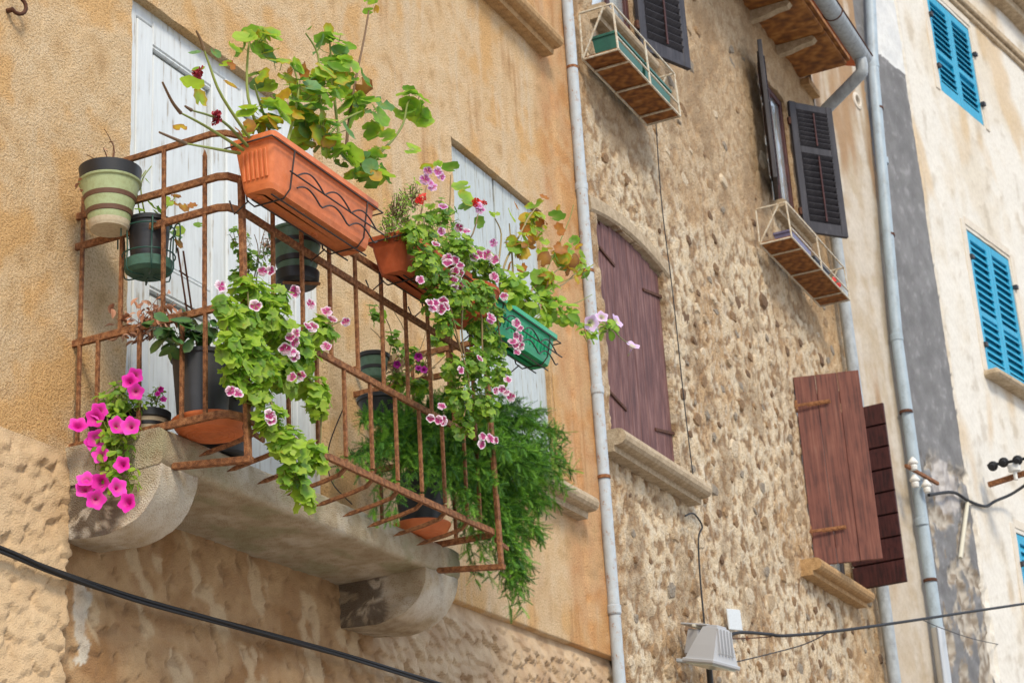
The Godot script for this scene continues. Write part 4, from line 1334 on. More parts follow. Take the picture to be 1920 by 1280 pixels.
# ---------- pots ----------
func trough(called: String, label: String, x0: float, x1: float, zb: float, zf: float, top: float, hgt: float, m: Material, ribs: int) -> Node3D:
	var t := thing(called, label, "planter", Vector3((x0 + x1) * 0.5, top - hgt, (zb + zf) * 0.5))
	var s := S()
	# rounded rectangle rings from foot to rim
	var ring := func(grow: float, y: float) -> Array:
		var o := []
		var hx := (x1 - x0) * 0.5 + grow
		var hz := (zf - zb) * 0.5 + grow
		var c := Vector3((x0 + x1) * 0.5, y, (zb + zf) * 0.5)
		var rr := 0.02
		for q in 4:
			var sx := [1.0, -1.0, -1.0, 1.0][q] as float
			var sz := [1.0, 1.0, -1.0, -1.0][q] as float
			for k in 4:
				var a := PI * 0.5 * q + PI * 0.5 * k / 3.0
				o.append(c + Vector3(sx * (hx - rr) + cos(a) * rr, 0, sz * (hz - rr) + sin(a) * rr))
		return o
	var lv := [[-0.075, top - hgt - 0.0], [-0.034, top - hgt], [-0.028, top - hgt + 0.02], [-0.012, top - 0.045], [-0.011, top - 0.022], [0.004, top - 0.02], [0.005, top], [-0.008, top], [-0.014, top - 0.035]]
	var rings := []
	for l in lv:
		rings.append(ring.call(l[0], l[1]))
	for i in rings.size() - 1:
		s.set_smooth_group(-1 if i == 0 else 4 + i)
		for j in 16:
			var k := (j + 1) % 16
			quad(s, rings[i][j], rings[i + 1][j], rings[i + 1][k], rings[i][k])
	s.set_smooth_group(-1)
	for j in range(1, 15):
		tri(s, rings[0][0], rings[0][j], rings[0][j + 1])
	obj("trough", done(s), m, t)
	s = S()
	for j in range(1, 15):
		tri(s, rings[8][0], rings[8][j], rings[8][j + 1])
	obj("soil", done(s), M.soil, t)
	for k in maxi(ribs, 0):
		var x := lerpf(x0 + 0.05, x1 - 0.05, (k + 0.5) / ribs)
		s = S()
		bar(s, Vector3(x, top - hgt + 0.035, zf - 0.026), Vector3(x, top - 0.055, zf - 0.0125), 0.008, 0.012, Vector3.BACK, 0.003)
		obj("rib", done(s), m, t)
	if ribs == 0:
		for k in 6:
			var z := lerpf(zb + 0.035, zf - 0.035, (k + 0.5) / 6.0)
			s = S()
			bar(s, Vector3(x0 + 0.0235, top - hgt + 0.04, z), Vector3(x0 + 0.0122, top - 0.05, z), 0.011, 0.008, Vector3.RIGHT, 0.002)
			obj("rib", done(s), m, t)
	# drain holes
	for k in 4:
		s = S()
		lathe(s, [Vector2(0.004, 0.001), Vector2(0.005, -0.003), Vector2(0.009, -0.003), Vector2(0.011, 0.001)], Vector3(lerpf(x0 + 0.09, x1 - 0.09, k / 3.0), top - hgt - 0.001, (zb + zf) * 0.5 + (0.03 if k % 2 else -0.03)), 10)
		obj("drain_boss", done(s), m, t)
	return t

func wire_rack(label: String, x0: float, x1: float, zb: float, zf: float, top: float, hgt: float, waves: bool) -> void:
	var t := thing("wire_planter_rack", label, "rack", Vector3((x0 + x1) * 0.5, top - hgt, zb))
	var r := 0.0032
	var w := func(pts: Array) -> void:
		var s := S()
		tube(s, pts, r, 6)
		obj("wire", done(s), M.wire, t)
	var yt := top - 0.03
	var yb := top - hgt - 0.008
	w.call([Vector3(x0 - 0.02, yt + 0.0, zb - 0.01), Vector3(x0 - 0.02, yt, zf + 0.006), Vector3(x1 + 0.02, yt, zf + 0.006), Vector3(x1 + 0.02, yt, zb - 0.01)])
	var ym := lerpf(yb, yt, 0.5)
	w.call([Vector3(x0 + 0.10, ym, zf + 0.002), Vector3(x1 + 0.03, ym, zf + 0.002)])
	for x in [x0 + 0.12, x1 - 0.1]:
		w.call([Vector3(x, yt, zf + 0.01), Vector3(x, yb + 0.03, zf - 0.012), Vector3(x, yb, zf - 0.04), Vector3(x, yb, zb + 0.02), Vector3(x, yb + 0.03, zb - 0.01), Vector3(x, yt + 0.02, zb - 0.03)])
		w.call([Vector3(x - 0.05, yb, zb + 0.03), Vector3(x - 0.05, yb - 0.035, zb - 0.03), Vector3(x - 0.05, yb + 0.02, zb - 0.05)])
	for z in [zf - 0.05, zb + 0.05]:
		w.call([Vector3(x0 + 0.06, yb - 0.004, z), Vector3(x1 - 0.02, yb - 0.004, z)])
	if waves:
		for k in 2:
			var pts := []
			var n := 34
			for q in n:
				var u := float(q) / (n - 1)
				var x := lerpf(x0 + 0.14, x1 - 0.03, u)
				var hump := absf(sin(u * PI * 3.0 + 0.4 * k)) * 0.04
				pts.append(Vector3(x, ym - 0.045 + hump + (0.062 if k == 0 else 0.0) - 0.02, zf + 0.004))
			w.call(pts)

func round_pot(called: String, label: String, c: Vector3, rb: float, rt: float, hgt: float, m: Material, rim: Material, rim_h := 0.03, category := "pot") -> Node3D:
	var t := thing(called, label, category, c)
	var s := S()
	lathe(s, [Vector2(0.0, 0.002), Vector2(rb - 0.006, 0.0), Vector2(rb, 0.008), Vector2(lerpf(rb, rt, 0.5), hgt * 0.5), Vector2(rt, hgt - rim_h)], c, 36)
	obj("body", done(s), m, t)
	s = S()
	lathe(s, [Vector2(rt - 0.002, hgt - rim_h - 0.002), Vector2(rt + 0.007, hgt - rim_h + 0.002), Vector2(rt + 0.009, hgt - 0.004), Vector2(rt + 0.004, hgt), Vector2(rt - 0.006, hgt - 0.003), Vector2(rt - 0.012, hgt - rim_h - 0.01)], c, 36)
	obj("rim", done(s), rim, t)
	s = S()
	lathe(s, [Vector2(rt - 0.011, hgt - 0.03), Vector2(0.0, hgt - 0.022)], c, 24)
	obj("soil", done(s), M.soil, t)
	return t

func bands(t: Node3D, c: Vector3, rb: float, rt: float, hgt: float, rows: Array, m: Material) -> void:
	for a in rows:
		var s := S()
		var f := func(u: float) -> float:
			return lerpf(rb, rt, u) + 0.002
		lathe(s, [Vector2(f.call(a[0]) - 0.004, hgt * a[0]), Vector2(f.call(a[0] + 0.01), hgt * (a[0] + 0.01)), Vector2(f.call(a[1] - 0.01), hgt * (a[1] - 0.01)), Vector2(f.call(a[1]) - 0.004, hgt * a[1])], c, 36)
		obj("band", done(s), m, t)

func saucer(called: String, label: String, c: Vector3, r: float, m: Material) -> void:
	var t := thing(called, label, "saucer", c)
	var s := S()
	lathe(s, [Vector2(0.0, 0.0), Vector2(r * 0.72, 0.0), Vector2(r * 0.8, 0.004), Vector2(r * 0.98, 0.04), Vector2(r, 0.048), Vector2(r * 0.975, 0.05), Vector2(r * 0.95, 0.044), Vector2(r * 0.78, 0.012), Vector2(0.0, 0.01)], c, 40)
	for q in [0.3, 0.45, 0.6]:
		lathe(s, [Vector2(r * q - 0.004, 0.001), Vector2(r * q, -0.002), Vector2(r * q + 0.004, 0.001)], c, 40)
	obj("dish", done(s), m, t)

func build_pots() -> void:
	trough("terracotta_trough", "long clean terracotta plastic trough hung outside the left end of the railing", -0.085, 0.635, 0.705, 0.885, 0.56, 0.195, M.terracotta, 0)
	wire_rack("dark wire rack with wavy front holding the clean terracotta trough", -0.085, 0.635, 0.705, 0.885, 0.56, 0.195, true)
	trough("terracotta_trough", "older terracotta trough in the middle of the railing, half hidden by geraniums", 0.86, 1.42, 0.70, 0.875, 0.545, 0.15, M.terra_old, -1)
	wire_rack("lichen-spotted wire rack round the older terracotta trough", 0.86, 1.42, 0.70, 0.875, 0.545, 0.15, false)
	trough("green_trough", "bright green ribbed plastic trough at the far end of the railing", 1.60, 2.29, 0.70, 0.86, 0.555, 0.15, M.green_plastic, 16)
	wire_rack("dark wire rack with wavy front holding the green trough", 1.60, 2.29, 0.70, 0.86, 0.555, 0.15, true)
	round_pot("terracotta_bowl", "round terracotta bowl hanging between the terracotta and green troughs", Vector3(1.53, 0.40, 0.77), 0.10, 0.15, 0.13, M.terra_old, M.terra_old, 0.02)
	# striped pot wedged on the side rail
	var c := Vector3(-0.105, 0.345, 0.205)
	var t := round_pot("striped_pot", "pale green pot with brown bands and black liner wedged on the side rail", c, 0.068, 0.104, 0.185, M.pale_green, M.pale_green, 0.012)
	bands(t, c, 0.068, 0.104, 0.185, [[0.26, 0.37], [0.56, 0.67]], M.brown_band)
	var s := S()
	lathe(s, [Vector2(0.0, -0.001), Vector2(0.066, -0.001), Vector2(0.071, 0.01), Vector2(0.0745, 0.026)], c, 30)
	obj("lime_scale", done(s), M.lime_scale, t)
	s = S()
	lathe(s, [Vector2(0.098, 0.16), Vector2(0.106, 0.188), Vector2(0.112, 0.232), Vector2(0.106, 0.234), Vector2(0.1, 0.19)], c, 36)
	obj("black_liner", done(s), M.black_plastic, t)
	# black pot in a green wire holder
	c = Vector3(0.02, 0.215, 0.285)
	t = round_pot("black_pot", "small black plastic pot in green wire holder inside the side railing", c, 0.062, 0.075, 0.19, M.black_plastic, M.black_plastic, 0.02)
	var ht := thing("wire_pot_holder", "green wire pot holder with dusty green tray inside the side railing", "pot holder", c + Vector3(0, -0.02, 0))
	s = S()
	lathe(s, [Vector2(0.0, -0.016), Vector2(0.066, -0.018), Vector2(0.083, -0.006), Vector2(0.085, 0.03), Vector2(0.08, 0.03), Vector2(0.078, -0.002), Vector2(0.0, -0.004)], c, 32)
	obj("tray", done(s), M.dusty_green, ht)
	for k in 6:
		var a := TAU * k / 6.0 + 0.3
		var d := Vector3(cos(a), 0, sin(a))
		s = S()
		tube(s, curve([c + d * 0.02 + Vector3(0, -0.022, 0), c + d * 0.09 + Vector3(0, -0.02, 0), c + d * 0.092 + Vector3(0, 0.06, 0), c + d * 0.098 + Vector3(0, 0.15, 0), c + d * 0.118 + Vector3(0, 0.158, 0), c + d * 0.12 + Vector3(0, 0.10, 0)], 4), 0.0028, 6)
		obj("wire", done(s), M.wire_green, ht)
	for y in [0.05, 0.148]:
		s = S()
		var pts := []
		for k in 25:
			pts.append(c + Vector3(cos(TAU * k / 24.0) * 0.094, y, sin(TAU * k / 24.0) * 0.094))
		tube(s, pts, 0.0028, 6)
		obj("wire", done(s), M.wire_green, ht)
	# big pot on its saucer at the corner
	var sc := Vector3(0.118, -0.414, 0.485)
	saucer("terracotta_saucer", "wide terracotta saucer overhanging the slab under the big charcoal pot", sc, 0.138, M.terracotta)
	round_pot("charcoal_pot", "big plain charcoal plastic pot on a terracotta saucer at the balcony corner", Vector3(0.098, -0.402, 0.462), 0.084, 0.104, 0.275, M.charcoal, M.charcoal, 0.018)
	# small banded pot
	c = Vector3(0.05, -0.41, 0.27)
	t = round_pot("banded_pot", "small cream pot with black bands standing on the slab behind the petunias", c, 0.055, 0.07, 0.10, M.cream_pot, M.black_plastic, 0.03)
	bands(t, c, 0.055, 0.07, 0.10, [[0.42, 0.56]], M.black_plastic)
	# pot hung from the front rail, seen from below
	c = Vector3(0.60, 0.315, 0.54)
	t = round_pot("striped_pot", "green banded pot with black base saucer hung behind the front rail", c, 0.066, 0.10, 0.20, M.green_glaze, M.green_glaze, 0.014)
	bands(t, c, 0.066, 0.10, 0.20, [[0.3, 0.42], [0.66, 0.76]], M.black_plastic)
	s = S()
	lathe(s, [Vector2(0.0, -0.022), Vector2(0.07, -0.022), Vector2(0.082, -0.01), Vector2(0.086, 0.03), Vector2(0.08, 0.03), Vector2(0.07, 0.0)], c, 32)
	obj("base_saucer", done(s), M.black_plastic, t)
	s = S()
	bar(s, c + Vector3(-0.07, -0.026, -0.02), c + Vector3(0.02, -0.026, 0.09), 0.02, 0.006)
	bar(s, c + Vector3(0.075, -0.029, -0.06), c + Vector3(0.0, -0.033, 0.02), 0.018, 0.006)
	obj("hanger", done(s), M.rust, t)
	# pots by the wall at the far end
	c = Vector3(1.46, 0.20, 0.37)
	t = round_pot("striped_pot", "small green banded pot hanging in front of the far wall", c, 0.048, 0.062, 0.115, M.green_glaze, M.black_plastic, 0.02)
	bands(t, c, 0.048, 0.062, 0.115, [[0.36, 0.5]], M.black_plastic)
	round_pot("black_pot", "dark pot lost in foliage under the small green banded pot", Vector3(1.52, 0.04, 0.36), 0.07, 0.09, 0.10, M.black_plastic, M.black_plastic, 0.02)
	saucer("terracotta_saucer", "terracotta saucer at the far end of the slab under the fern pot", Vector3(1.765, -0.415, 0.405), 0.125, M.terracotta)
	round_pot("fern_pot", "tall dark pot half hidden by the feathery fern", Vector3(1.765, -0.40, 0.405), 0.085, 0.115, 0.24, M.black_plastic, M.black_plastic, 0.02)
	round_pot("black_pot", "dark nursery pot behind the front bars holding the trailing geranium", Vector3(0.37, -0.41, 0.36), 0.09, 0.112, 0.22, M.black_plastic, M.black_plastic, 0.02)
	round_pot("black_pot", "low dark pot on the slab that the magenta petunias spill from", Vector3(0.0, -0.41, 0.135), 0.055, 0.07, 0.10, M.black_plastic, M.black_plastic, 0.02)
	# rods of a small trellis in the big pot
	var tr := thing("wire_trellis", "thin rusty wire ladder trellis standing in the big charcoal pot", "trellis", Vector3(0.07, -0.16, 0.45))
	for k in 2:
		s = S()
		tube(s, [Vector3(0.125, 0.053, 0.4) + Vector3(0.03 * k, -0.12, 0), Vector3(0.033, 0.279, 0.4) + Vector3(0.035 * k, 0.0, 0)], 0.0035, 6)
		obj("rod", done(s), M.rust_dark, tr)
	for q in [0.42, 0.75]:
		var a := (Vector3(0.125, 0.053, 0.4) + Vector3(0, -0.12, 0)).lerp(Vector3(0.033, 0.279, 0.4), q)
		s = S()
		tube(s, [a + Vector3(-0.01, 0.002, 0), a + Vector3(0.042, -0.004, 0)], 0.003, 6)
		obj("rung", done(s), M.rust_dark, tr)

# ---------- window racks ----------
func build_window_racks() -> void:
	rack("cream_window_rack", "cream-painted window rack with rusty boards and dark green planters, under the higher window", 4.89, 5.98, 3.47, 0.04, 0.29, 0.34)
	rack("cream_window_rack", "smaller cream-painted window rack with rusty boards, under the half-open louvred window", 8.36, 9.98, 3.44, 0.04, 0.31, 0.31)
	for k in 2:
		box_planter("dark_green_planter", ["dark green window planter nearest the drain pipe", "dark green window planter at the far end of the higher rack"][k], Vector3(4.98 + k * 0.50, 3.485, 0.08), Vector3(0.46, 0.17, 0.17), M.box_green)
	box_planter("violet_planter", "small violet plastic planter in the smaller window rack", Vector3(8.62, 3.455, 0.09), Vector3(0.5, 0.16, 0.16), M.violet_plastic)
	box_planter("violet_planter", "greyish planter behind the violet one in the smaller window rack", Vector3(9.2, 3.455, 0.09), Vector3(0.42, 0.13, 0.16), M.charcoal)

func box_planter(called: String, label: String, at: Vector3, size: Vector3, m: Material) -> void:
	var t := thing(called, label, "planter", at + Vector3(size.x * 0.5, 0, size.z * 0.5))
	var s := S()
	var c := at + size * 0.5
	var lo := Vector3(size.x * 0.46, size.y * 0.5, size.z * 0.4)
	var hi := Vector3(size.x * 0.5, size.y * 0.5, size.z * 0.5)
	var p := func(e: Vector3, sx: float, sy: float, sz: float) -> Vector3:
		return c + Vector3(e.x * sx, e.y * sy, e.z * sz)
	for q in [[-1.0, -1.0, 1.0, -1.0], [1.0, -1.0, 1.0, 1.0], [1.0, 1.0, -1.0, 1.0], [-1.0, 1.0, -1.0, -1.0]]:
		quad(s, p.call(lo, q[0], -1.0, q[1]), p.call(hi, q[0], 1.0, q[1]), p.call(hi, q[2], 1.0, q[3]), p.call(lo, q[2], -1.0, q[3]))
	quad(s, p.call(lo, -1.0, -1.0, -1.0), p.call(lo, 1.0, -1.0, -1.0), p.call(lo, 1.0, -1.0, 1.0), p.call(lo, -1.0, -1.0, 1.0))
	obj("body", done(s), m, t)
	s = S()
	sweep(s, [c + Vector3(-hi.x, hi.y, -hi.z), c + Vector3(-hi.x, hi.y, hi.z), c + Vector3(hi.x, hi.y, hi.z), c + Vector3(hi.x, hi.y, -hi.z), c + Vector3(-hi.x, hi.y, -hi.z)], rect_profile(0.014, 0.02))
	obj("rim", done(s), m, t)
	s = S()
	box(s, c + Vector3(0, hi.y - 0.03, 0), Vector3(size.x * 0.96, 0.01, size.z * 0.92), Basis.IDENTITY, 0.0)
	obj("soil", done(s), M.soil, t)

func rack(called: String, label: String, x0: float, x1: float, y: float, z0: float, z1: float, hgt: float) -> void:
	var t := thing(called, label, "rack", Vector3((x0 + x1) * 0.5, y, z0))
	var w := 0.012
	var out := z1 - 0.015
	var b := func(a: Vector3, c: Vector3) -> void:
		var s := S()
		bar(s, a, c, w, w)
		obj("bar", done(s), M.cream_metal, t)
	var xt := 0.05
	for yy in [[y, z1, 0.0], [y + hgt, out, 0.0]]:
		b.call(Vector3(x0, yy[0], yy[1]), Vector3(x1, yy[0], yy[1]))
		for x in [x0, x1]:
			b.call(Vector3(x, yy[0], z0), Vector3(x, yy[0], yy[1]))
	b.call(Vector3(x0, y, z0), Vector3(x1, y, z0))
	b.call(Vector3(x0, y + hgt * 0.28, z1 - 0.004), Vector3(x1, y + hgt * 0.28, z1 - 0.004))
	for x in [x0, (x0 + x1) * 0.5, x1]:
		b.call(Vector3(x, y, z1), Vector3(x, y + hgt, out))
	for x in [x0, x1]:
		b.call(Vector3(x, y, z0), Vector3(x, y + hgt, z0))
		b.call(Vector3(x, y, z0), Vector3(x, y + hgt, out - 0.06))
	var n := 4
	for k in n + 1:
		var x := lerpf(x0, x1, [0.0, 0.16, 0.48, 0.86, 1.0][k])
		if k > 0 and k < n:
			b.call(Vector3(x, y - 0.006, z0), Vector3(x, y - 0.006, z1))
		if k < n:
			var xb := lerpf(x0, x1, [0.0, 0.16, 0.48, 0.86, 1.0][k + 1])
			one_box("board", Vector3((x + xb) * 0.5, y + 0.012, (z0 + z1) * 0.5), Vector3(xb - x - 0.006, 0.01, z1 - z0 - 0.01), M.rust_board, t, Basis.IDENTITY, 0.002)

# ---------- wires, lamp, insulators ----------
func wire_thing(called: String, label: String, pts: Array, r: float, strands := 1) -> Node3D:
	var t := thing(called, label, "cable", pts[0])
	for k in strands:
		var s := S()
		var q := []
		for i in pts.size():
			var a := i * 0.9 + k * TAU / strands
			q.append(pts[i] + (Vector3(0, cos(a), sin(a)) * r * 1.1 if strands > 1 else Vector3.ZERO))
		tube(s, curve(q, 5), r, 7)
		obj("strand", done(s), M.cable, t)
	return t

func build_wires() -> void:
	wire_thing("wall_cable", "bundle of black cables clipped across the plaster below the balcony", [Vector3(-0.811, -0.844, 0.05), Vector3(-0.428, -0.855, 0.05), Vector3(-0.138, -0.877, 0.05), Vector3(0.266, -0.892, 0.05), Vector3(0.856, -0.886, 0.05), Vector3(1.671, -0.882, 0.05), Vector3(2.509, -0.888, 0.05), Vector3(4.173, -0.896, 0.05)], 0.0065, 3)
	wire_thing("thin_cable", "thin dark cable running down the stone wall beside the brown shutters", [Vector3(6.159, 3.594, 0.045), Vector3(6.119, 2.934, 0.045), Vector3(6.174, 2.233, 0.045), Vector3(6.196, 1.469, 0.045), Vector3(6.236, 0.958, 0.045)], 0.004)
	wire_thing("thin_cable", "thin looped cable dropping from the brown-shutter sill to the lamp", [Vector3(5.967, 0.656, 0.06), Vector3(6.105, 0.699, 0.07), Vector3(6.247, 0.647, 0.07), Vector3(6.18, 0.552, 0.06), Vector3(6.169, 0.296, 0.05), Vector3(6.165, -0.053, 0.05), Vector3(6.151, -0.429, 0.05)], 0.006)
	wire_thing("street_cable", "thick black cable strung from the lamp out across the street", [Vector3(6.066, -0.145, 0.2), Vector3(6.273, -0.076, 0.24), Vector3(6.69, -0.029, 0.3), Vector3(6.844, -0.023, 0.36), Vector3(7.513, 0.093, 0.5), Vector3(8.675, 0.321, 0.75), Vector3(11.085, 0.808, 1.2), Vector3(17.447, 2.082, 2.4)], 0.011)
	wire_thing("guy_wire", "thin guy wire from the lamp bracket up to the thick street cable", [Vector3(5.934, -0.326, 0.3), Vector3(6.636, -0.166, 0.34), Vector3(7.177, -0.031, 0.4), Vector3(7.41, 0.067, 0.49)], 0.004)
	wire_thing("thin_cable", "thin sagging wire leaving the street cable towards the corner house", [Vector3(8.897, 0.367, 0.8), Vector3(10.58, 0.59, 0.6), Vector3(12.55, 0.812, 0.5), Vector3(15.567, 1.186, 0.45)], 0.004)
	# lamp
	var lp := thing("flood_lamp", "grey wall floodlight with square visor on a bracket under the stone wall cables", "lamp", Vector3(5.926, -0.219, 0.12))
	var c := Vector3(5.644, -0.274, 0.28)
	var tl := Basis(Vector3.RIGHT, 0.25) * Basis(Vector3.UP, -0.35)
	var s := S()
	var pr := [[0.045, 0.12], [0.06, 0.115], [0.095, 0.0], [0.115, -0.075], [0.12, -0.09]]
	for i in pr.size() - 1:
		for k in 4:
			var a0 := PI * 0.25 + PI * 0.5 * k
			var a1 := a0 + PI * 0.5
			quad(s, c + tl * Vector3(cos(a0) * pr[i][0] * 1.35, pr[i][1], sin(a0) * pr[i][0] * 1.35), c + tl * Vector3(cos(a0) * pr[i + 1][0] * 1.35, pr[i + 1][1], sin(a0) * pr[i + 1][0] * 1.35), c + tl * Vector3(cos(a1) * pr[i + 1][0] * 1.35, pr[i + 1][1], sin(a1) * pr[i + 1][0] * 1.35), c + tl * Vector3(cos(a1) * pr[i][0] * 1.35, pr[i][1], sin(a1) * pr[i][0] * 1.35))
	box(s, c + tl * Vector3(0, 0.12, 0), Vector3(0.09, 0.02, 0.09), tl)
	for k in 5:
		box(s, c + tl * Vector3(-0.06 + k * 0.03, 0.03, 0.088), Vector3(0.006, 0.16, 0.02), tl * Basis(Vector3.RIGHT, -0.33), 0.001)
	obj("housing", done(s), M.lamp_grey, lp)
	one_box("rim", c + tl * Vector3(0, -0.1, 0), Vector3(0.255, 0.025, 0.255), M.lamp_grey, lp, tl, 0.006)
	one_box("lens", c + tl * Vector3(0, -0.116, 0), Vector3(0.215, 0.012, 0.215), M.lamp_lens, lp, tl, 0.003)
	var cb := Vector3(5.811, -0.205, 0.13)
	one_box("gear_box", cb, Vector3(0.15, 0.16, 0.10), M.lamp_grey, lp, tl, 0.01)
	one_box("visor", cb + Vector3(0.0, 0.10, 0.04), Vector3(0.19, 0.012, 0.22), M.lamp_grey, lp, tl, 0.004)
	one_box("visor_lip", cb + Vector3(-0.02, 0.088, 0.04), Vector3(0.19, 0.018, 0.02), M.ivory, lp, tl, 0.004)
	one_box("back_plate", (c + cb) * 0.5 + Vector3(0, -0.01, 0), Vector3(0.05, 0.13, 0.08), M.lamp_dark, lp, tl, 0.004)
	s = S()
	bar(s, Vector3(5.687, -0.311, 0.02), Vector3(5.728, -0.342, 0.2), 0.04, 0.02)
	obj("bracket", done(s), M.galv, lp)
	s = S()
	tube(s, [Vector3(6.038, -0.284, 0.1), Vector3(6.176, -0.409, 0.05)], 0.02, 8)
	obj("conduit", done(s), M.lamp_dark, lp)
	# plate on the wall
	var pl := thing("wall_plate", "small white weathered metal plate fixed to the stone wall above the lamp", "plate", Vector3(6.824, 0.129, 0.03))
	s = S()
	box(s, Vector3(6.765, 0.116, 0.05), Vector3(0.19, 0.14, 0.012), Basis(Vector3.BACK, 0.1) * Basis(Vector3.UP, -0.15), 0.004)
	obj("plate", done(s), M.plate_white, pl)
	var tb := thing("turnbuckle", "small rusty turnbuckle tightening the street cable beside the lamp", "turnbuckle", Vector3(6.361, -0.103, 0.26))
	s = S()
	tube(s, [Vector3(6.08, -0.145, 0.22), Vector3(6.391, -0.097, 0.25), Vector3(6.741, -0.038, 0.3)], 0.004, 6)
	obj("rod", done(s), M.rust_dark, tb)
	s = S()
	var pts := []
	for k in 13:
		pts.append(Vector3(6.391, -0.097, 0.25) + Vector3(cos(TAU * k / 12.0) * 0.016, sin(TAU * k / 12.0) * 0.014, 0))
	tube(s, pts, 0.004, 6)
	obj("ring", done(s), M.rust, tb)
	# insulators on the blue pipe
	var ins := thing("insulator_bracket", "rusty angle-iron bracket with small white insulators beside the blue downpipe", "bracket", Vector3(11.826, 2.322, 0.283))
	s = S()
	bar(s, Vector3(11.275, 2.251, 0.303), Vector3(12.097, 2.257, 0.394), 0.03, 0.03)
	obj("angle_iron", done(s), M.rust, ins)
	for p in [Vector3(11.395, 2.283, 0.345), Vector3(11.427, 2.13, 0.331), Vector3(11.725, 2.143, 0.365)]:
		s = S()
		lathe(s, [Vector2(0.0, -0.05), Vector2(0.03, -0.05), Vector2(0.036, -0.02), Vector2(0.03, 0.0), Vector2(0.045, 0.005), Vector2(0.048, 0.02), Vector2(0.03, 0.045), Vector2(0.012, 0.07), Vector2(0.0, 0.075)], p, 14)
		obj("insulator", done(s), M.porcelain, ins)
	# black insulators on the right
	var cr := thing("cable_crossarm", "rusty crossarm with black and white insulators on the cream facade", "bracket", Vector3(13.537, 2.603, 0.701))
	s = S()
	bar(s, Vector3(13.471, 2.531, 0.608), Vector3(13.395, 2.58, 1.102), 0.05, 0.05)
	obj("arm", done(s), M.rust, cr)
	for p in [Vector3(13.442, 2.708, 0.684), Vector3(13.411, 2.718, 0.8), Vector3(13.286, 2.679, 0.96)]:
		s = S()
		lathe(s, [Vector2(0.0, -0.075), Vector2(0.028, -0.072), Vector2(0.03, -0.03), Vector2(0.05, -0.02), Vector2(0.052, 0.0), Vector2(0.03, 0.005), Vector2(0.03, 0.02), Vector2(0.048, 0.026), Vector2(0.046, 0.045), Vector2(0.022, 0.06), Vector2(0.0, 0.062)], p, 12, Basis(Vector3.FORWARD, 1.2))
		obj("insulator", done(s), M.cable, cr)
	s = S()
	lathe(s, [Vector2(0.02, -0.12), Vector2(0.02, -0.04), Vector2(0.06, -0.03), Vector2(0.065, 0.03), Vector2(0.03, 0.05), Vector2(0.0, 0.05)], Vector3(13.307, 2.61, 0.913), 14)
	obj("white_insulator", done(s), M.porcelain, cr)
	s = S()
	tube(s, [Vector3(13.591, 2.764, 0.61), Vector3(13.438, 2.718, 0.805), Vector3(13.284, 2.682, 1.061)], 0.016, 7)
	obj("line_wire", done(s), M.cable, cr)
	wire_thing("service_cable", "frayed cable looping from the crossarm down the grey band", [Vector3(14.047, 2.632, 0.898), Vector3(13.976, 2.531, 0.732), Vector3(13.702, 2.416, 0.61), Vector3(13.477, 2.321, 0.538), Vector3(13.109, 2.307, 0.459), Vector3(12.738, 2.322, 0.391), Vector3(12.126, 2.172, 0.287)], 0.016)
	var ct := thing("wall_conduit", "short pale conduit running down the broken grey render", "conduit", Vector3(12.957, 2.051, 0.421))
	s = S()
	tube(s, [Vector3(13.086, 2.283, 0.445), Vector3(12.91, 1.989, 0.412), Vector3(12.712, 1.661, 0.376)], 0.022, 8)
	obj("tube", done(s), M.ivory, ct)

# ---------- plants ----------
var L := {}

# a leaf about its stalk end, lying in xz, face up; about one unit across
func lobed_leaf(lobes: int, depth: float, notch: float, cup: float, c0: Color, c1: Color, c2: Color, patchy := 0.0) -> ArrayMesh:
	var s := SurfaceTool.new()
	s.begin(Mesh.PRIMITIVE_TRIANGLES)
	s.set_smooth_group(1)
	var n := lobes * 2 + 1
	var inner := []
	var outer := []
	var ci := []
	var co := []
	for i in n:
		var a := lerpf(-PI + notch, PI - notch, float(i) / (n - 1))
		var r := 0.5 * (1.0 + depth * (1.0 if i % 2 == 1 else -1.0)) * (0.86 + 0.14 * cos(a * 0.5)) * rnd(0.93, 1.07)
		var fold := rnd(-0.05, 0.05)
		outer.append(Vector3(sin(a) * r, cup * r * 2.0 * r + fold, cos(a) * r + 0.12))
		inner.append(Vector3(sin(a) * r * 0.55, cup * r * r * 0.5 - 0.012, cos(a) * r * 0.55 + 0.07))
		ci.append(c1 * rnd(0.88, 1.1))
		var rim := c2 * rnd(0.85, 1.12)
		if rng.randf() < patchy:
			rim = rim.lerp(Color(0.55, 0.36, 0.03), rnd(0.4, 1.0))
		co.append(rim)
	var v := func(p: Vector3, c: Color) -> void:
		s.set_color(Color(c.r, c.g, c.b, 1.0))
		s.add_vertex(p)
	for i in n - 1:
		v.call(Vector3.ZERO, c0)
		v.call(inner[i], ci[i])
		v.call(inner[i + 1], ci[i + 1])
		v.call(inner[i], ci[i])
		v.call(outer[i], co[i])
		v.call(outer[i + 1], co[i + 1])
		v.call(inner[i], ci[i])
		v.call(outer[i + 1], co[i + 1])
		v.call(inner[i + 1], ci[i + 1])
	s.generate_normals()
	return s.commit()

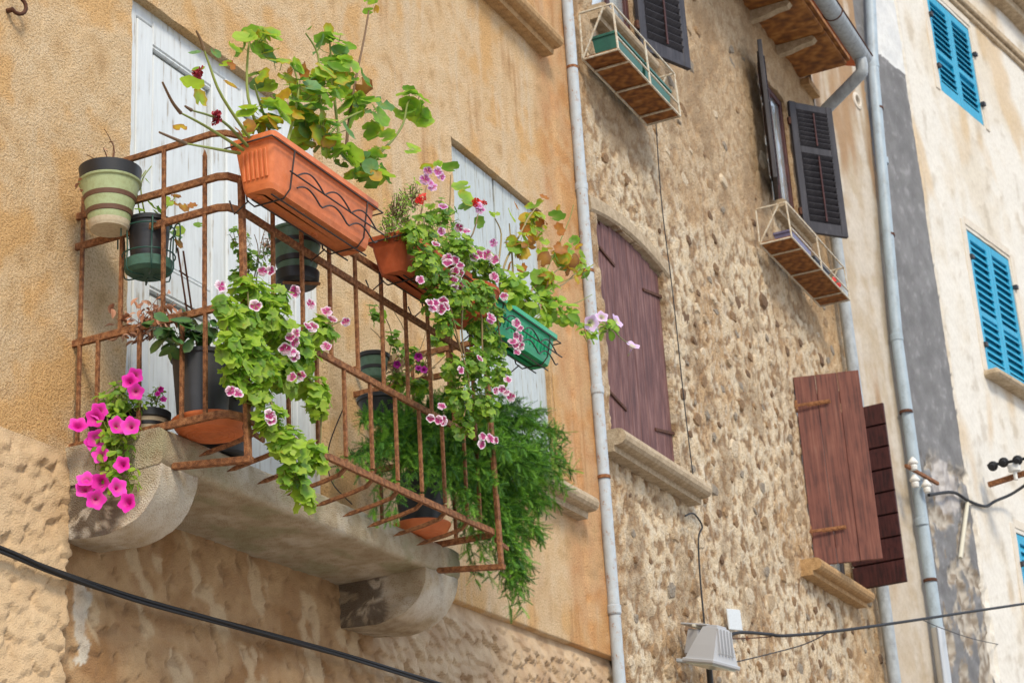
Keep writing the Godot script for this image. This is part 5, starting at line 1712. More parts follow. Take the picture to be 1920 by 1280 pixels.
func oval_leaf(width: float, fold: float, bend: float, c0: Color, c1: Color) -> ArrayMesh:
	var s := SurfaceTool.new()
	s.begin(Mesh.PRIMITIVE_TRIANGLES)
	s.set_smooth_group(1)
	var rows := []
	for i in 6:
		var t := i / 5.0
		var w := width * 0.5 * pow(sin(PI * clampf(t * 0.92 + 0.04, 0.0, 1.0)), 0.7) * (0.75 + 0.5 * t) * (0.0 if i == 5 else 1.0)
		var y := bend * t * t
		rows.append([Vector3(-w, y + fold * w, t), Vector3(0, y, t), Vector3(w, y + fold * w, t)])
	var v := func(p: Vector3, c: Color) -> void:
		s.set_color(c)
		s.add_vertex(p)
	for i in 5:
		for k in 2:
			var a: Vector3 = rows[i][k]
			var b: Vector3 = rows[i + 1][k]
			var c: Vector3 = rows[i + 1][k + 1]
			var d: Vector3 = rows[i][k + 1]
			var ca := c1 if k == 0 else c0
			var cd := c0 if k == 0 else c1
			for q in [[a, ca], [b, ca], [c, cd], [a, ca], [c, cd], [d, cd]]:
				v.call(q[0], q[1])
	s.generate_normals()
	return s.commit()

# open flower facing +y, one unit across
func regal_flower(eye: Color, blotch: Color, edge: Color, frill: float) -> ArrayMesh:
	var s := SurfaceTool.new()
	s.begin(Mesh.PRIMITIVE_TRIANGLES)
	s.set_smooth_group(-1)
	var v := func(p: Vector3, c: Color) -> void:
		s.set_color(c)
		s.add_vertex(p)
	for k in 5:
		var a := TAU * k / 5.0 + rnd(-0.1, 0.1)
		var up := k == 0 or k == 1 or k == 4
		var size := 0.5 if up else 0.43
		var d := Vector3(sin(a), 0, cos(a))
		var x := Vector3(cos(a), 0, -sin(a))
		var mids := []
		var outs := []
		for j in 6:
			var u := -1.0 + 2.0 * j / 5.0
			mids.append(d * size * (0.66 - 0.16 * u * u) + x * u * size * 0.30 + Vector3.UP * (0.03 + 0.03 * absf(u)))
			outs.append(d * size * (1.0 - 0.34 * u * u) + x * u * size * 0.52 + Vector3.UP * (0.04 + rnd(-frill, frill) + (0.06 if up else -0.06)))
		var bc := blotch if up else blotch.lerp(edge, 0.45)
		for j in 5:
			v.call(Vector3.ZERO, eye)
			v.call(mids[j], bc)
			v.call(mids[j + 1], bc)
			for q in [[mids[j], bc], [outs[j], edge], [outs[j + 1], edge], [mids[j], bc], [outs[j + 1], edge], [mids[j + 1], bc]]:
				v.call(q[0], q[1])
	s.generate_normals()
	return s.commit()

func trumpet_flower(eye: Color, body: Color, edge: Color) -> ArrayMesh:
	var s := SurfaceTool.new()
	s.begin(Mesh.PRIMITIVE_TRIANGLES)
	s.set_smooth_group(1)
	var v := func(p: Vector3, c: Color) -> void:
		s.set_color(c)
		s.add_vertex(p)
	var n := 20
	var ring := func(r: float, y: float, lobe: float) -> Array:
		var o := []
		for i in n:
			var a := TAU * i / n
			var rr := r * (1.0 + lobe * cos(5.0 * a))
			o.append(Vector3(sin(a) * rr, y + lobe * 0.25 * cos(5.0 * a) + rnd(-0.02, 0.02) * r, cos(a) * rr))
		return o
	var rings := [ring.call(0.04, -0.75, 0.0), ring.call(0.06, -0.3, 0.0), ring.call(0.14, -0.10, 0.02), ring.call(0.32, -0.0, 0.05), ring.call(0.47, 0.03, 0.13)]
	var cols := [Color(0.30, 0.34, 0.10), body, eye, body, edge]
	for i in 4:
		for j in n:
			var k := (j + 1) % n
			for q in [[rings[i][j], cols[i]], [rings[i + 1][j], cols[i + 1]], [rings[i + 1][k], cols[i + 1]], [rings[i][j], cols[i]], [rings[i + 1][k], cols[i + 1]], [rings[i][k], cols[i]]]:
				v.call(q[0], q[1])
	s.generate_normals()
	return s.commit()

func leaf_sets() -> void:
	var g := func(lobes: int, depth: float, notch: float, list: Array) -> Array:
		var o := []
		for c in list:
			o.append(lobed_leaf(lobes, depth, notch, rnd(-0.25, 0.35), c[0], c[1], c[2], c[3]))
		return o
	var mid := Color(0.15, 0.315, 0.034)
	var fresh := Color(0.235, 0.445, 0.04)
	var lime := Color(0.41, 0.60, 0.052)
	var deep := Color(0.07, 0.17, 0.028)
	var blue := Color(0.19, 0.37, 0.13)
	var gold := Color(0.60, 0.40, 0.02)
	var tan := Color(0.42, 0.20, 0.04)
	var vein := Color(0.28, 0.38, 0.08)
	L.zonal = g.call(7, 0.05, 0.32, [[vein, fresh, fresh, 0.0], [vein, mid, fresh, 0.05], [vein, fresh, lime, 0.0], [vein, fresh, lime, 0.15], [vein, blue, blue, 0.0], [vein, mid, mid, 0.0], [vein, lime, gold, 0.5], [vein, fresh, lime, 0.35], [vein, lime, lime, 0.1], [lime, lime, lime, 0.3]])
	L.yellow = g.call(7, 0.06, 0.4, [[lime, gold, gold, 0.4], [gold, gold, tan, 0.0], [lime, lime, gold, 0.6], [gold, Color(0.55, 0.30, 0.03), gold, 0.3]])
	L.orange = g.call(6, 0.08, 0.5, [[tan, Color(0.52, 0.20, 0.03), Color(0.45, 0.16, 0.03), 0.0], [gold, Color(0.50, 0.24, 0.04), tan, 0.2], [tan, tan, Color(0.30, 0.12, 0.04), 0.0]])
	L.regal = g.call(6, 0.11, 0.4, [[vein, fresh, fresh, 0.0], [vein, fresh, lime, 0.0], [vein, mid, fresh, 0.0], [vein, lime, lime, 0.0], [vein, mid, mid, 0.0], [vein, deep, mid, 0.0], [vein, Color(0.27, 0.46, 0.035), lime, 0.1]])
	L.lime = g.call(6, 0.12, 0.4, [[vein, lime, lime, 0.0], [vein, Color(0.27, 0.46, 0.035), lime, 0.0], [vein, fresh, lime, 0.0], [lime, Color(0.44, 0.60, 0.06), Color(0.42, 0.58, 0.06), 0.0], [vein, lime, lime, 0.12], [vein, mid, fresh, 0.0], [vein, fresh, fresh, 0.0]])
	L.oval = []
	for c in [[lime, fresh], [fresh, lime], [lime, lime], [fresh, mid], [lime, Color(0.2, 0.36, 0.06)]]:
		L.oval.append(oval_leaf(rnd(0.55, 0.75), 0.25, rnd(-0.3, 0.2), c[0], c[1]))
	L.jade = []
	for c in [[deep, Color(0.03, 0.075, 0.025)], [Color(0.05, 0.12, 0.03), deep], [Color(0.11, 0.20, 0.04), Color(0.05, 0.13, 0.03)]]:
		L.jade.append(oval_leaf(rnd(0.5, 0.62), 0.18, rnd(-0.25, 0.15), c[0], c[1]))
	L.small = []
	for c in [[fresh, lime], [mid, fresh], [lime, fresh], [mid, mid]]:
		L.small.append(oval_leaf(rnd(0.4, 0.55), 0.3, rnd(-0.3, 0.3), c[0], c[1]))
	L.dry = []
	for c in [[Color(0.46, 0.22, 0.13), Color(0.56, 0.29, 0.18)], [Color(0.36, 0.16, 0.09), Color(0.48, 0.25, 0.16)], [Color(0.6, 0.36, 0.25), Color(0.5, 0.26, 0.16)]]:
		L.dry.append(oval_leaf(rnd(0.3, 0.55), 0.9, rnd(-0.6, 0.6), c[0], c[1]))
	L.straw = []
	for c in [[Color(0.52, 0.38, 0.22), Color(0.6, 0.46, 0.28)], [Color(0.42, 0.30, 0.17), Color(0.5, 0.37, 0.2)]]:
		L.straw.append(oval_leaf(rnd(0.25, 0.4), 0.8, rnd(-0.5, 0.5), c[0], c[1]))
	var pale := Color(0.86, 0.70, 0.78)
	var white := Color(0.88, 0.82, 0.86)
	var mag := Color(0.36, 0.008, 0.12)
	var wine := Color(0.22, 0.008, 0.06)
	L.regal_flower = [regal_flower(wine, mag, white, 0.05), regal_flower(wine, Color(0.44, 0.02, 0.18), pale, 0.06), regal_flower(mag, Color(0.40, 0.02, 0.17), white, 0.07)]
	L.lilac_flower = [regal_flower(wine, Color(0.36, 0.03, 0.22), Color(0.78, 0.55, 0.78), 0.06), regal_flower(mag, Color(0.55, 0.12, 0.40), Color(0.80, 0.62, 0.82), 0.06)]
	L.petunia = [trumpet_flower(Color(0.50, 0.0, 0.20), Color(0.80, 0.012, 0.42), Color(0.86, 0.03, 0.50)), trumpet_flower(Color(0.60, 0.10, 0.30), Color(0.84, 0.02, 0.46), Color(0.86, 0.05, 0.54))]
	L.mauve = [trumpet_flower(Color(0.55, 0.55, 0.30), Color(0.62, 0.42, 0.70), Color(0.74, 0.56, 0.80))]
	L.red_flower = [regal_flower(Color(0.5, 0.01, 0.01), Color(0.72, 0.015, 0.01), Color(0.78, 0.03, 0.015), 0.08)]
	L.dark_red = [regal_flower(Color(0.12, 0.005, 0.01), Color(0.26, 0.008, 0.02), Color(0.36, 0.015, 0.03), 0.1)]

func plant(called: String, label: String, at: Vector3, group := "") -> Node3D:
	return thing(called, label, "plant", at, group)

# stems: each a list of points; green or brown; joined in one part
func stems(t: Node3D, list: Array, r0: float, r1: float, col: Color, sides := 6) -> void:
	for p in list:
		var s := SurfaceTool.new()
		s.begin(Mesh.PRIMITIVE_TRIANGLES)
		s.set_color(col * rnd(0.8, 1.2))
		tube(s, curve(p, 4), r0, sides, r1)
		obj("stem", done(s), M.stem, t)

# leaves at given places: [point, size]; the first ones are parts, the rest one mass
func leaves(t: Node3D, spots: Array, meshes: Array, m: Material, called := "leaf", limit := 290, lean := Vector3(-0.35, 0.75, 0.55)) -> void:
	var mass := SurfaceTool.new()
	mass.begin(Mesh.PRIMITIVE_TRIANGLES)
	var any := false
	for i in spots.size():
		var p: Vector3 = spots[i][0]
		var n: Vector3 = (lean + rnd_dir() * 0.75).normalized()
		if spots[i].size() > 2:
			n = (lean * 0.8 + spots[i][2] * 0.8 + rnd_dir() * 0.5).normalized()
		var b := turned(n, rnd(0, TAU)) * Basis.from_scale(Vector3.ONE * spots[i][1])
		var me: Mesh = meshes[rng.randi() % meshes.size()]
		if i < limit:
			put(called, me, m, t, Transform3D(b, p))
		else:
			mass.append_from(me, 0, Transform3D(b, p))
			any = true
	if any:
		var o := obj("foliage", mass.commit(), m, t)
		o.set_meta("kind", "stuff")

# scatter leaf places through blobs: [centre, radius vector, count]; fine stalks lead inwards
func scatter(t: Node3D, blobs: Array, size0: float, size1: float, stalk_col: Color) -> Array:
	var out := []
	var s := SurfaceTool.new()
	s.begin(Mesh.PRIMITIVE_TRIANGLES)
	for b in blobs:
		for k in b[2]:
			var d := rnd_dir()
			var rr := pow(rng.randf(), 0.42)
			var p: Vector3 = b[0] + d * b[1] * rr
			out.append([p, rnd(size0, size1), d * rr])
			if k % 2 == 0:
				s.set_color(stalk_col * rnd(0.7, 1.2))
				var q: Vector3 = p - d * b[1] * rr * 0.55 + Vector3(rnd(-0.01, 0.01), -rnd(0.01, 0.03), rnd(-0.01, 0.01))
				tube(s, [q, p.lerp(q, 0.5) + Vector3(0, -0.005, 0), p], 0.0014, 4)
	obj("stalk", done(s), M.stem, t).set_meta("kind", "stuff")
	# the outermost, street-side leaves first: they show largest
	out.sort_custom(func(a: Array, c: Array) -> bool: return a[2].z - a[2].x * 0.6 + a[2].y * 0.1 > c[2].z - c[2].x * 0.6 + c[2].y * 0.1)
	return out

func flowers(t: Node3D, pts: Array, meshes: Array, size0: float, size1: float, called := "flower", face := Vector3(-0.62, -0.05, 0.62), wild := 0.45) -> void:
	for p in pts:
		var n := (face + rnd_dir() * wild).normalized()
		put(called, meshes[rng.randi() % meshes.size()], M.petal, t, Transform3D(turned(n, rnd(0, TAU)) * Basis.from_scale(Vector3.ONE * rnd(size0, size1)), p))

func build_plants() -> void:
	leaf_sets()
	var green_stem := Color(0.22, 0.26, 0.06)
	var brown_stem := Color(0.17, 0.10, 0.05)

	# zonal geranium in the clean terracotta trough
	var t := plant("zonal_geranium", "leggy geranium with yellowing round leaves in the clean terracotta trough", Vector3(0.27, 0.53, 0.80))
	stems(t, [
		[Vector3(-0.053, 0.537, 0.79), Vector3(-0.239, 0.648, 0.78), Vector3(-0.303, 0.749, 0.77), Vector3(-0.331, 0.789, 0.77)],
		[Vector3(-0.099, 0.509, 0.77), Vector3(-0.344, 0.493, 0.78), Vector3(-0.504, 0.463, 0.8)],
		[Vector3(-0.093, 0.504, 0.75), Vector3(-0.295, 0.429, 0.78), Vector3(-0.474, 0.365, 0.8)],
		[Vector3(-0.002, 0.569, 0.79), Vector3(-0.067, 0.729, 0.77), Vector3(-0.05, 0.922, 0.76), Vector3(-0.022, 1.014, 0.76)],
		[Vector3(0.702, 0.771, 0.8), Vector3(0.866, 0.939, 0.82), Vector3(0.974, 1.067, 0.82), Vector3(1.017, 1.174, 0.82), Vector3(1.057, 1.226, 0.82)],
		[Vector3(0.528, 0.75, 0.79), Vector3(0.501, 1.017, 0.78), Vector3(0.491, 1.126, 0.78), Vector3(0.48, 1.237, 0.78)],
		[Vector3(0.154, 0.64, 0.79), Vector3(0.196, 0.792, 0.8), Vector3(0.217, 0.889, 0.8), Vector3(0.19, 0.959, 0.8)],
		[Vector3(0.42, 0.75, 0.79), Vector3(0.399, 0.945, 0.78), Vector3(0.394, 1.114, 0.78), Vector3(0.308, 1.167, 0.78)],
		[Vector3(-0.103, 0.516, 0.79), Vector3(-0.297, 0.519, 0.82), Vector3(-0.501, 0.463, 0.84)],
		[Vector3(0.066, 0.598, 0.79), Vector3(-0.032, 0.7, 0.8), Vector3(-0.102, 0.747, 0.82)],
		[Vector3(0.319, 0.671, 0.8), Vector3(0.449, 0.838, 0.84), Vector3(0.62, 0.965, 0.86)],
		[Vector3(0.555, 0.731, 0.82), Vector3(0.534, 0.661, 0.9), Vector3(0.537, 0.619, 0.92)]], 0.0065, 0.003, green_stem, 7)
	stems(t, [
		[Vector3(-0.331, 0.789, 0.77), Vector3(-0.353, 0.82, 0.77), Vector3(-0.378, 0.841, 0.77)],
		[Vector3(-0.504, 0.463, 0.8), Vector3(-0.564, 0.474, 0.81), Vector3(-0.63, 0.512, 0.82)],
		[Vector3(-0.474, 0.365, 0.8), Vector3(-0.532, 0.356, 0.8), Vector3(-0.617, 0.344, 0.8)],
		[Vector3(0.563, 0.765, 0.79), Vector3(0.59, 0.902, 0.79), Vector3(0.649, 1.11, 0.79), Vector3(0.731, 1.346, 0.79), Vector3(0.778, 1.5, 0.79)],
		[Vector3(-0.501, 0.463, 0.84), Vector3(-0.536, 0.462, 0.84)]], 0.0068, 0.0035, brown_stem, 7)
	var spots := scatter(t, [
		[Vector3(0.215, 0.833, 0.8), Vector3(0.132, 0.127, 0.106), 24], [Vector3(0.386, 0.968, 0.8), Vector3(0.119, 0.114, 0.106), 24], [Vector3(0.526, 1.067, 0.8), Vector3(0.092, 0.101, 0.092), 14], [Vector3(0.655, 0.986, 0.84), Vector3(0.106, 0.101, 0.092), 19],
		[Vector3(0.323, 0.771, 0.8), Vector3(0.172, 0.089, 0.106), 28], [Vector3(0.553, 0.689, 0.89), Vector3(0.092, 0.076, 0.066), 19], [Vector3(0.074, 0.878, 0.8), Vector3(0.092, 0.089, 0.079), 12], [Vector3(-0.034, 0.955, 0.77), Vector3(0.079, 0.076, 0.066), 10],
		[Vector3(1.069, 1.202, 0.82), Vector3(0.092, 0.063, 0.066), 12], [Vector3(0.517, 1.197, 0.78), Vector3(0.079, 0.089, 0.066), 10], [Vector3(0.373, 0.675, 0.87), Vector3(0.092, 0.051, 0.040), 10], [Vector3(-0.03, 0.654, 0.82), Vector3(0.092, 0.089, 0.066), 14]], 0.058, 0.10, green_stem)
	for q in [[Vector3(-0.446, 0.588, 0.8), 0.085], [Vector3(-0.373, 0.694, 0.78), 0.05], [Vector3(-0.229, 0.779, 0.78), 0.05], [Vector3(-0.399, 0.742, 0.77), 0.05], [Vector3(-0.271, 0.81, 0.77), 0.045], [Vector3(-0.152, 0.876, 0.77), 0.06], [Vector3(1.014, 0.966, 0.84), 0.07], [Vector3(0.982, 0.945, 0.84), 0.06], [Vector3(0.801, 0.929, 0.83), 0.08], [Vector3(0.729, 0.917, 0.83), 0.09], [Vector3(0.772, 1.544, 0.79), 0.055], [Vector3(0.816, 1.559, 0.79), 0.045], [Vector3(0.787, 1.504, 0.79), 0.05], [Vector3(0.332, 1.195, 0.78), 0.03], [Vector3(1.161, 1.166, 0.83), 0.075]]:
		spots.append(q)
	leaves(t, spots, L.zonal, M.leaf, "leaf", 290, Vector3(-0.2, 0.95, 0.3))
	leaves(t, [[Vector3(0.052, 0.981, 0.77), 0.07], [Vector3(-0.531, 0.393, 0.82), 0.05], [Vector3(-0.197, 0.709, 0.8), 0.06], [Vector3(0.476, 1.255, 0.78), 0.06], [Vector3(-0.4, 0.555, 0.8), 0.07], [Vector3(0.062, 0.763, 0.84), 0.07], [Vector3(0.151, 0.736, 0.85), 0.06], [Vector3(0.27, 0.758, 0.86), 0.07], [Vector3(-0.024, 0.614, 0.86), 0.08], [Vector3(0.519, 1.075, 0.84), 0.07], [Vector3(0.318, 0.702, 0.87), 0.06], [Vector3(0.732, 0.848, 0.85), 0.07], [Vector3(0.835, 1.529, 0.79), 0.04], [Vector3(0.241, 0.928, 0.82), 0.05], [Vector3(0.52, 0.621, 0.93), 0.06]], L.yellow, M.leaf, "yellow_leaf", 99, Vector3(-0.5, 0.3, 0.7))
	leaves(t, [[Vector3(0.157, 0.939, 0.8), 0.06], [Vector3(0.275, 0.995, 0.8), 0.07], [Vector3(0.654, 1.097, 0.82), 0.08], [Vector3(0.293, 0.969, 0.8), 0.07], [Vector3(-0.147, 0.565, 0.82), 0.05], [Vector3(-0.196, 0.529, 0.82), 0.04], [Vector3(-0.222, 0.77, 0.8), 0.04]], L.orange, M.leaf, "withered_leaf", 99, Vector3(-0.5, 0.0, 0.6))
	for c in [Vector3(-0.396, 0.66, 0.79), Vector3(-0.345, 0.509, 0.83)]:
		for k in 7:
			flowers(t, [c + rnd_dir() * 0.013], L.dark_red, 0.03, 0.042, "dead_flower", Vector3(-0.6, 0.1, 0.6), 0.9)

	# bushy regal geranium in the older trough
	t = plant("regal_geranium", "bushy geranium with white and magenta flowers spilling from the older terracotta trough", Vector3(1.15, 0.52, 0.80))
	stems(t, [
		[Vector3(1.081, 0.623, 0.8), Vector3(1.097, 0.718, 0.82), Vector3(1.154, 0.86, 0.82)], [Vector3(1.171, 0.633, 0.8), Vector3(1.334, 0.809, 0.82), Vector3(1.376, 0.999, 0.82)],
		[Vector3(1.306, 0.61, 0.8), Vector3(1.461, 0.727, 0.85), Vector3(1.562, 0.89, 0.85)], [Vector3(1.158, 0.498, 0.85), Vector3(1.082, 0.315, 0.93), Vector3(1.157, 0.159, 0.93), Vector3(1.251, 0.01, 0.92), Vector3(1.23, -0.125, 0.9)],
		[Vector3(1.344, 0.516, 0.85), Vector3(1.383, 0.372, 0.92), Vector3(1.386, 0.187, 0.92), Vector3(1.455, 0.027, 0.9), Vector3(1.474, -0.146, 0.88)], [Vector3(1.442, 0.551, 0.85), Vector3(1.557, 0.482, 0.9), Vector3(1.61, 0.307, 0.9), Vector3(1.696, 0.306, 0.92)],
		[Vector3(1.273, 0.386, 0.9), Vector3(1.209, 0.223, 0.92), Vector3(1.225, 0.115, 0.92)]], 0.005, 0.0025, Color(0.24, 0.16, 0.07))
	spots = scatter(t, [
		[Vector3(0.916, 0.404, 0.93), Vector3(0.09, 0.09, 0.05), 110], [Vector3(1.116, 0.356, 0.95), Vector3(0.10, 0.08, 0.05), 120], [Vector3(1.374, 0.423, 0.94), Vector3(0.08, 0.07, 0.05), 80], [Vector3(1.05, 0.203, 0.93), Vector3(0.06, 0.06, 0.04), 60], [Vector3(1.245, 0.58, 0.93), Vector3(0.10, 0.08, 0.05), 90], [Vector3(0.871, 0.508, 0.9), Vector3(0.06, 0.06, 0.04), 60], [Vector3(1.507, 0.605, 0.92), Vector3(0.07, 0.06, 0.05), 50],
		[Vector3(1.071, 0.611, 0.83), Vector3(0.108, 0.096, 0.084), 114], [Vector3(1.047, 0.456, 0.86), Vector3(0.084, 0.096, 0.084), 133], [Vector3(1.303, 0.623, 0.84), Vector3(0.120, 0.108, 0.096), 152], [Vector3(1.543, 0.637, 0.84), Vector3(0.120, 0.096, 0.096), 133],
		[Vector3(1.088, 0.329, 0.88), Vector3(0.072, 0.084, 0.072), 104], [Vector3(1.298, 0.4, 0.88), Vector3(0.096, 0.084, 0.084), 95], [Vector3(1.286, 0.791, 0.82), Vector3(0.084, 0.072, 0.072), 49], [Vector3(1.437, 0.288, 0.9), Vector3(0.072, 0.084, 0.060), 104],
		[Vector3(1.37, 0.117, 0.9), Vector3(0.096, 0.096, 0.060), 142], [Vector3(1.232, -0.032, 0.88), Vector3(0.072, 0.084, 0.060), 104], [Vector3(1.441, -0.018, 0.88), Vector3(0.084, 0.084, 0.060), 114], [Vector3(1.178, 0.062, 0.89), Vector3(0.060, 0.060, 0.048), 57],
		[Vector3(1.608, 0.169, 0.88), Vector3(0.060, 0.072, 0.048), 57], [Vector3(1.304, -0.142, 0.86), Vector3(0.060, 0.048, 0.048), 49], [Vector3(1.589, 0.425, 0.88), Vector3(0.060, 0.060, 0.048), 49], [Vector3(1.572, 0.276, 0.88), Vector3(0.060, 0.072, 0.048), 57]], 0.022, 0.047, green_stem)
	leaves(t, spots, L.regal, M.leaf, "leaf", 295)
	leaves(t, [[Vector3(1.404, 1.04, 0.82), 0.085], [Vector3(1.477, 0.987, 0.83), 0.09], [Vector3(1.44, 0.907, 0.84), 0.10], [Vector3(1.161, 0.948, 0.82), 0.06], [Vector3(1.248, 0.991, 0.82), 0.05], [Vector3(1.063, 0.847, 0.82), 0.05], [Vector3(1.566, 0.844, 0.84), 0.06], [Vector3(1.446, 0.867, 0.84), 0.07]], L.zonal, M.leaf, "large_leaf", 99, Vector3(-0.3, 0.5, 0.6))
	spots = scatter(t, [[Vector3(0.932, 0.66, 0.8), Vector3(0.072, 0.084, 0.060), 247], [Vector3(1.049, 0.776, 0.8), Vector3(0.060, 0.072, 0.048), 152], [Vector3(0.848, 0.553, 0.82), Vector3(0.060, 0.048, 0.048), 114]], 0.010, 0.02, brown_stem)
	leaves(t, spots, L.small, M.leaf, "leaflet", 0)
	flowers(t, [Vector3(0.99, 0.801, 0.9), Vector3(1.144, 0.91, 0.88), Vector3(1.166, 0.895, 0.88), Vector3(1.056, 0.793, 0.9), Vector3(1.035, 0.803, 0.9), Vector3(1.099, 0.724, 0.92), Vector3(1.055, 0.871, 0.88), Vector3(1.059, 0.596, 0.93), Vector3(1.402, 0.844, 0.93), Vector3(1.414, 0.825, 0.93), Vector3(1.593, 0.749, 0.9), Vector3(1.416, 0.329, 0.95)], L.lilac_flower, 0.038, 0.05)
	flowers(t, [Vector3(1.167, 0.646, 0.95), Vector3(1.234, 0.659, 0.95), Vector3(0.965, 0.501, 0.95), Vector3(1.262, 0.58, 0.96), Vector3(1.319, 0.581, 0.96), Vector3(1.253, 0.541, 0.97), Vector3(1.399, 0.608, 0.96), Vector3(1.458, 0.61, 0.96), Vector3(1.031, 0.459, 0.96), Vector3(1.08, 0.467, 0.97), Vector3(1.019, 0.438, 0.97), Vector3(1.124, 0.458, 0.97), Vector3(1.07, 0.416, 0.97), Vector3(1.116, 0.425, 0.97), Vector3(1.09, 0.391, 0.97), Vector3(1.052, 0.368, 0.97), Vector3(1.069, 0.354, 0.97), Vector3(1.129, 0.374, 0.97), Vector3(1.443, 0.528, 0.96), Vector3(1.473, 0.528, 0.96), Vector3(0.815, 0.298, 0.95), Vector3(0.886, 0.229, 0.95), Vector3(0.91, 0.211, 0.95), Vector3(1.001, 0.27, 0.95), Vector3(0.957, 0.224, 0.96), Vector3(1.007, 0.252, 0.96), Vector3(0.938, 0.238, 0.95), Vector3(1.577, 0.487, 0.94), Vector3(1.386, 0.326, 0.97)], L.regal_flower, 0.04, 0.052)
	flowers(t, [Vector3(1.277, 0.118, 0.96), Vector3(1.119, 0.025, 0.95), Vector3(1.428, 0.025, 0.95), Vector3(1.484, 0.053, 0.95), Vector3(1.522, 0.045, 0.95), Vector3(1.565, 0.037, 0.95), Vector3(1.561, 0.114, 0.94), Vector3(0.986, -0.159, 0.93), Vector3(0.914, -0.221, 0.92), Vector3(0.979, -0.21, 0.92), Vector3(1.017, -0.206, 0.92), Vector3(1.32, -0.191, 0.93), Vector3(1.386, -0.183, 0.93), Vector3(1.434, -0.177, 0.93), Vector3(1.327, -0.218, 0.92), Vector3(1.613, 0.374, 0.97), Vector3(1.647, 0.361, 0.97), Vector3(1.611, 0.321, 0.97), Vector3(1.652, 0.319, 0.97), Vector3(1.596, 0.278, 0.97), Vector3(1.641, 0.278, 0.97), Vector3(1.612, 0.245, 0.97), Vector3(1.566, 0.278, 0.97)], L.regal_flower, 0.036, 0.048)
	for c in [Vector3(1.368, 0.843, 0.93), Vector3(1.464, 0.879, 0.92), Vector3(0.956, 0.711, 0.9), Vector3(0.933, 0.69, 0.9)]:
		for k in 5:
			flowers(t, [c + rnd_dir() * 0.012], L.red_flower, 0.022, 0.03, "red_flower", Vector3(-0.6, 0.1, 0.6), 0.8)

	# trailing geranium low on the left
	t = plant("trailing_geranium", "lime green trailing geranium with white and magenta flowers between the lower bars", Vector3(0.37, -0.2, 0.40))
	stems(t, [
		[Vector3(0.37, -0.2, 0.40), Vector3(0.071, -0.247, 0.7), Vector3(-0.02, -0.129, 0.74), Vector3(-0.034, 0.022, 0.74)], [Vector3(0.37, -0.2, 0.40), Vector3(0.208, -0.172, 0.72), Vector3(0.354, -0.03, 0.74), Vector3(0.599, 0.111, 0.74)],
		[Vector3(0.37, -0.2, 0.40), Vector3(0.074, -0.332, 0.74), Vector3(0.107, -0.501, 0.78), Vector3(0.204, -0.609, 0.78), Vector3(0.285, -0.673, 0.77)], [Vector3(0.37, -0.2, 0.40), Vector3(0.342, -0.167, 0.7), Vector3(0.449, -0.262, 0.72), Vector3(0.377, -0.487, 0.76)],
		[Vector3(0.34, -0.2, 0.40), Vector3(-0.101, -0.285, 0.73), Vector3(-0.206, -0.077, 0.75)]], 0.005, 0.0025, Color(0.20, 0.17, 0.06))
	spots = scatter(t, [
		[Vector3(0.012, 0.023, 0.72), Vector3(0.084, 0.072, 0.060), 85], [Vector3(-0.083, -0.111, 0.74), Vector3(0.072, 0.072, 0.060), 79], [Vector3(0.096, -0.053, 0.74), Vector3(0.108, 0.084, 0.072), 114], [Vector3(0.246, -0.082, 0.73), Vector3(0.096, 0.084, 0.072), 104],
		[Vector3(0.444, 0.021, 0.73), Vector3(0.072, 0.060, 0.060), 68], [Vector3(-0.036, -0.213, 0.75), Vector3(0.096, 0.084, 0.060), 98], [Vector3(0.176, -0.225, 0.74), Vector3(0.096, 0.072, 0.060), 85], [Vector3(-0.115, -0.322, 0.75), Vector3(0.060, 0.060, 0.048), 49],
		[Vector3(0.025, -0.345, 0.74), Vector3(0.084, 0.048, 0.048), 45], [Vector3(0.415, -0.221, 0.72), Vector3(0.060, 0.072, 0.048), 45], [Vector3(0.052, -0.438, 0.77), Vector3(0.060, 0.060, 0.048), 53], [Vector3(0.14, -0.493, 0.78), Vector3(0.072, 0.072, 0.060), 79],
		[Vector3(0.325, -0.492, 0.77), Vector3(0.060, 0.060, 0.048), 64], [Vector3(0.186, -0.592, 0.77), Vector3(0.072, 0.060, 0.048), 60], [Vector3(0.269, -0.648, 0.77), Vector3(0.048, 0.048, 0.036), 30], [Vector3(0.417, -0.275, 0.74), Vector3(0.048, 0.060, 0.036), 26], [Vector3(-0.169, -0.124, 0.76), Vector3(0.04, 0.06, 0.04), 34], [Vector3(-0.19, -0.246, 0.77), Vector3(0.045, 0.06, 0.04), 36], [Vector3(0.163, 0.052, 0.73), Vector3(0.06, 0.05, 0.05), 34], [Vector3(0.03, -0.255, 0.77), Vector3(0.08, 0.07, 0.04), 60], [Vector3(0.301, -0.132, 0.76), Vector3(0.06, 0.06, 0.04), 46], [Vector3(-0.191, -0.101, 0.75), Vector3(0.036, 0.024, 0.024), 11]], 0.030, 0.062, green_stem)
	leaves(t, spots, L.lime, M.leaf, "leaf", 295)
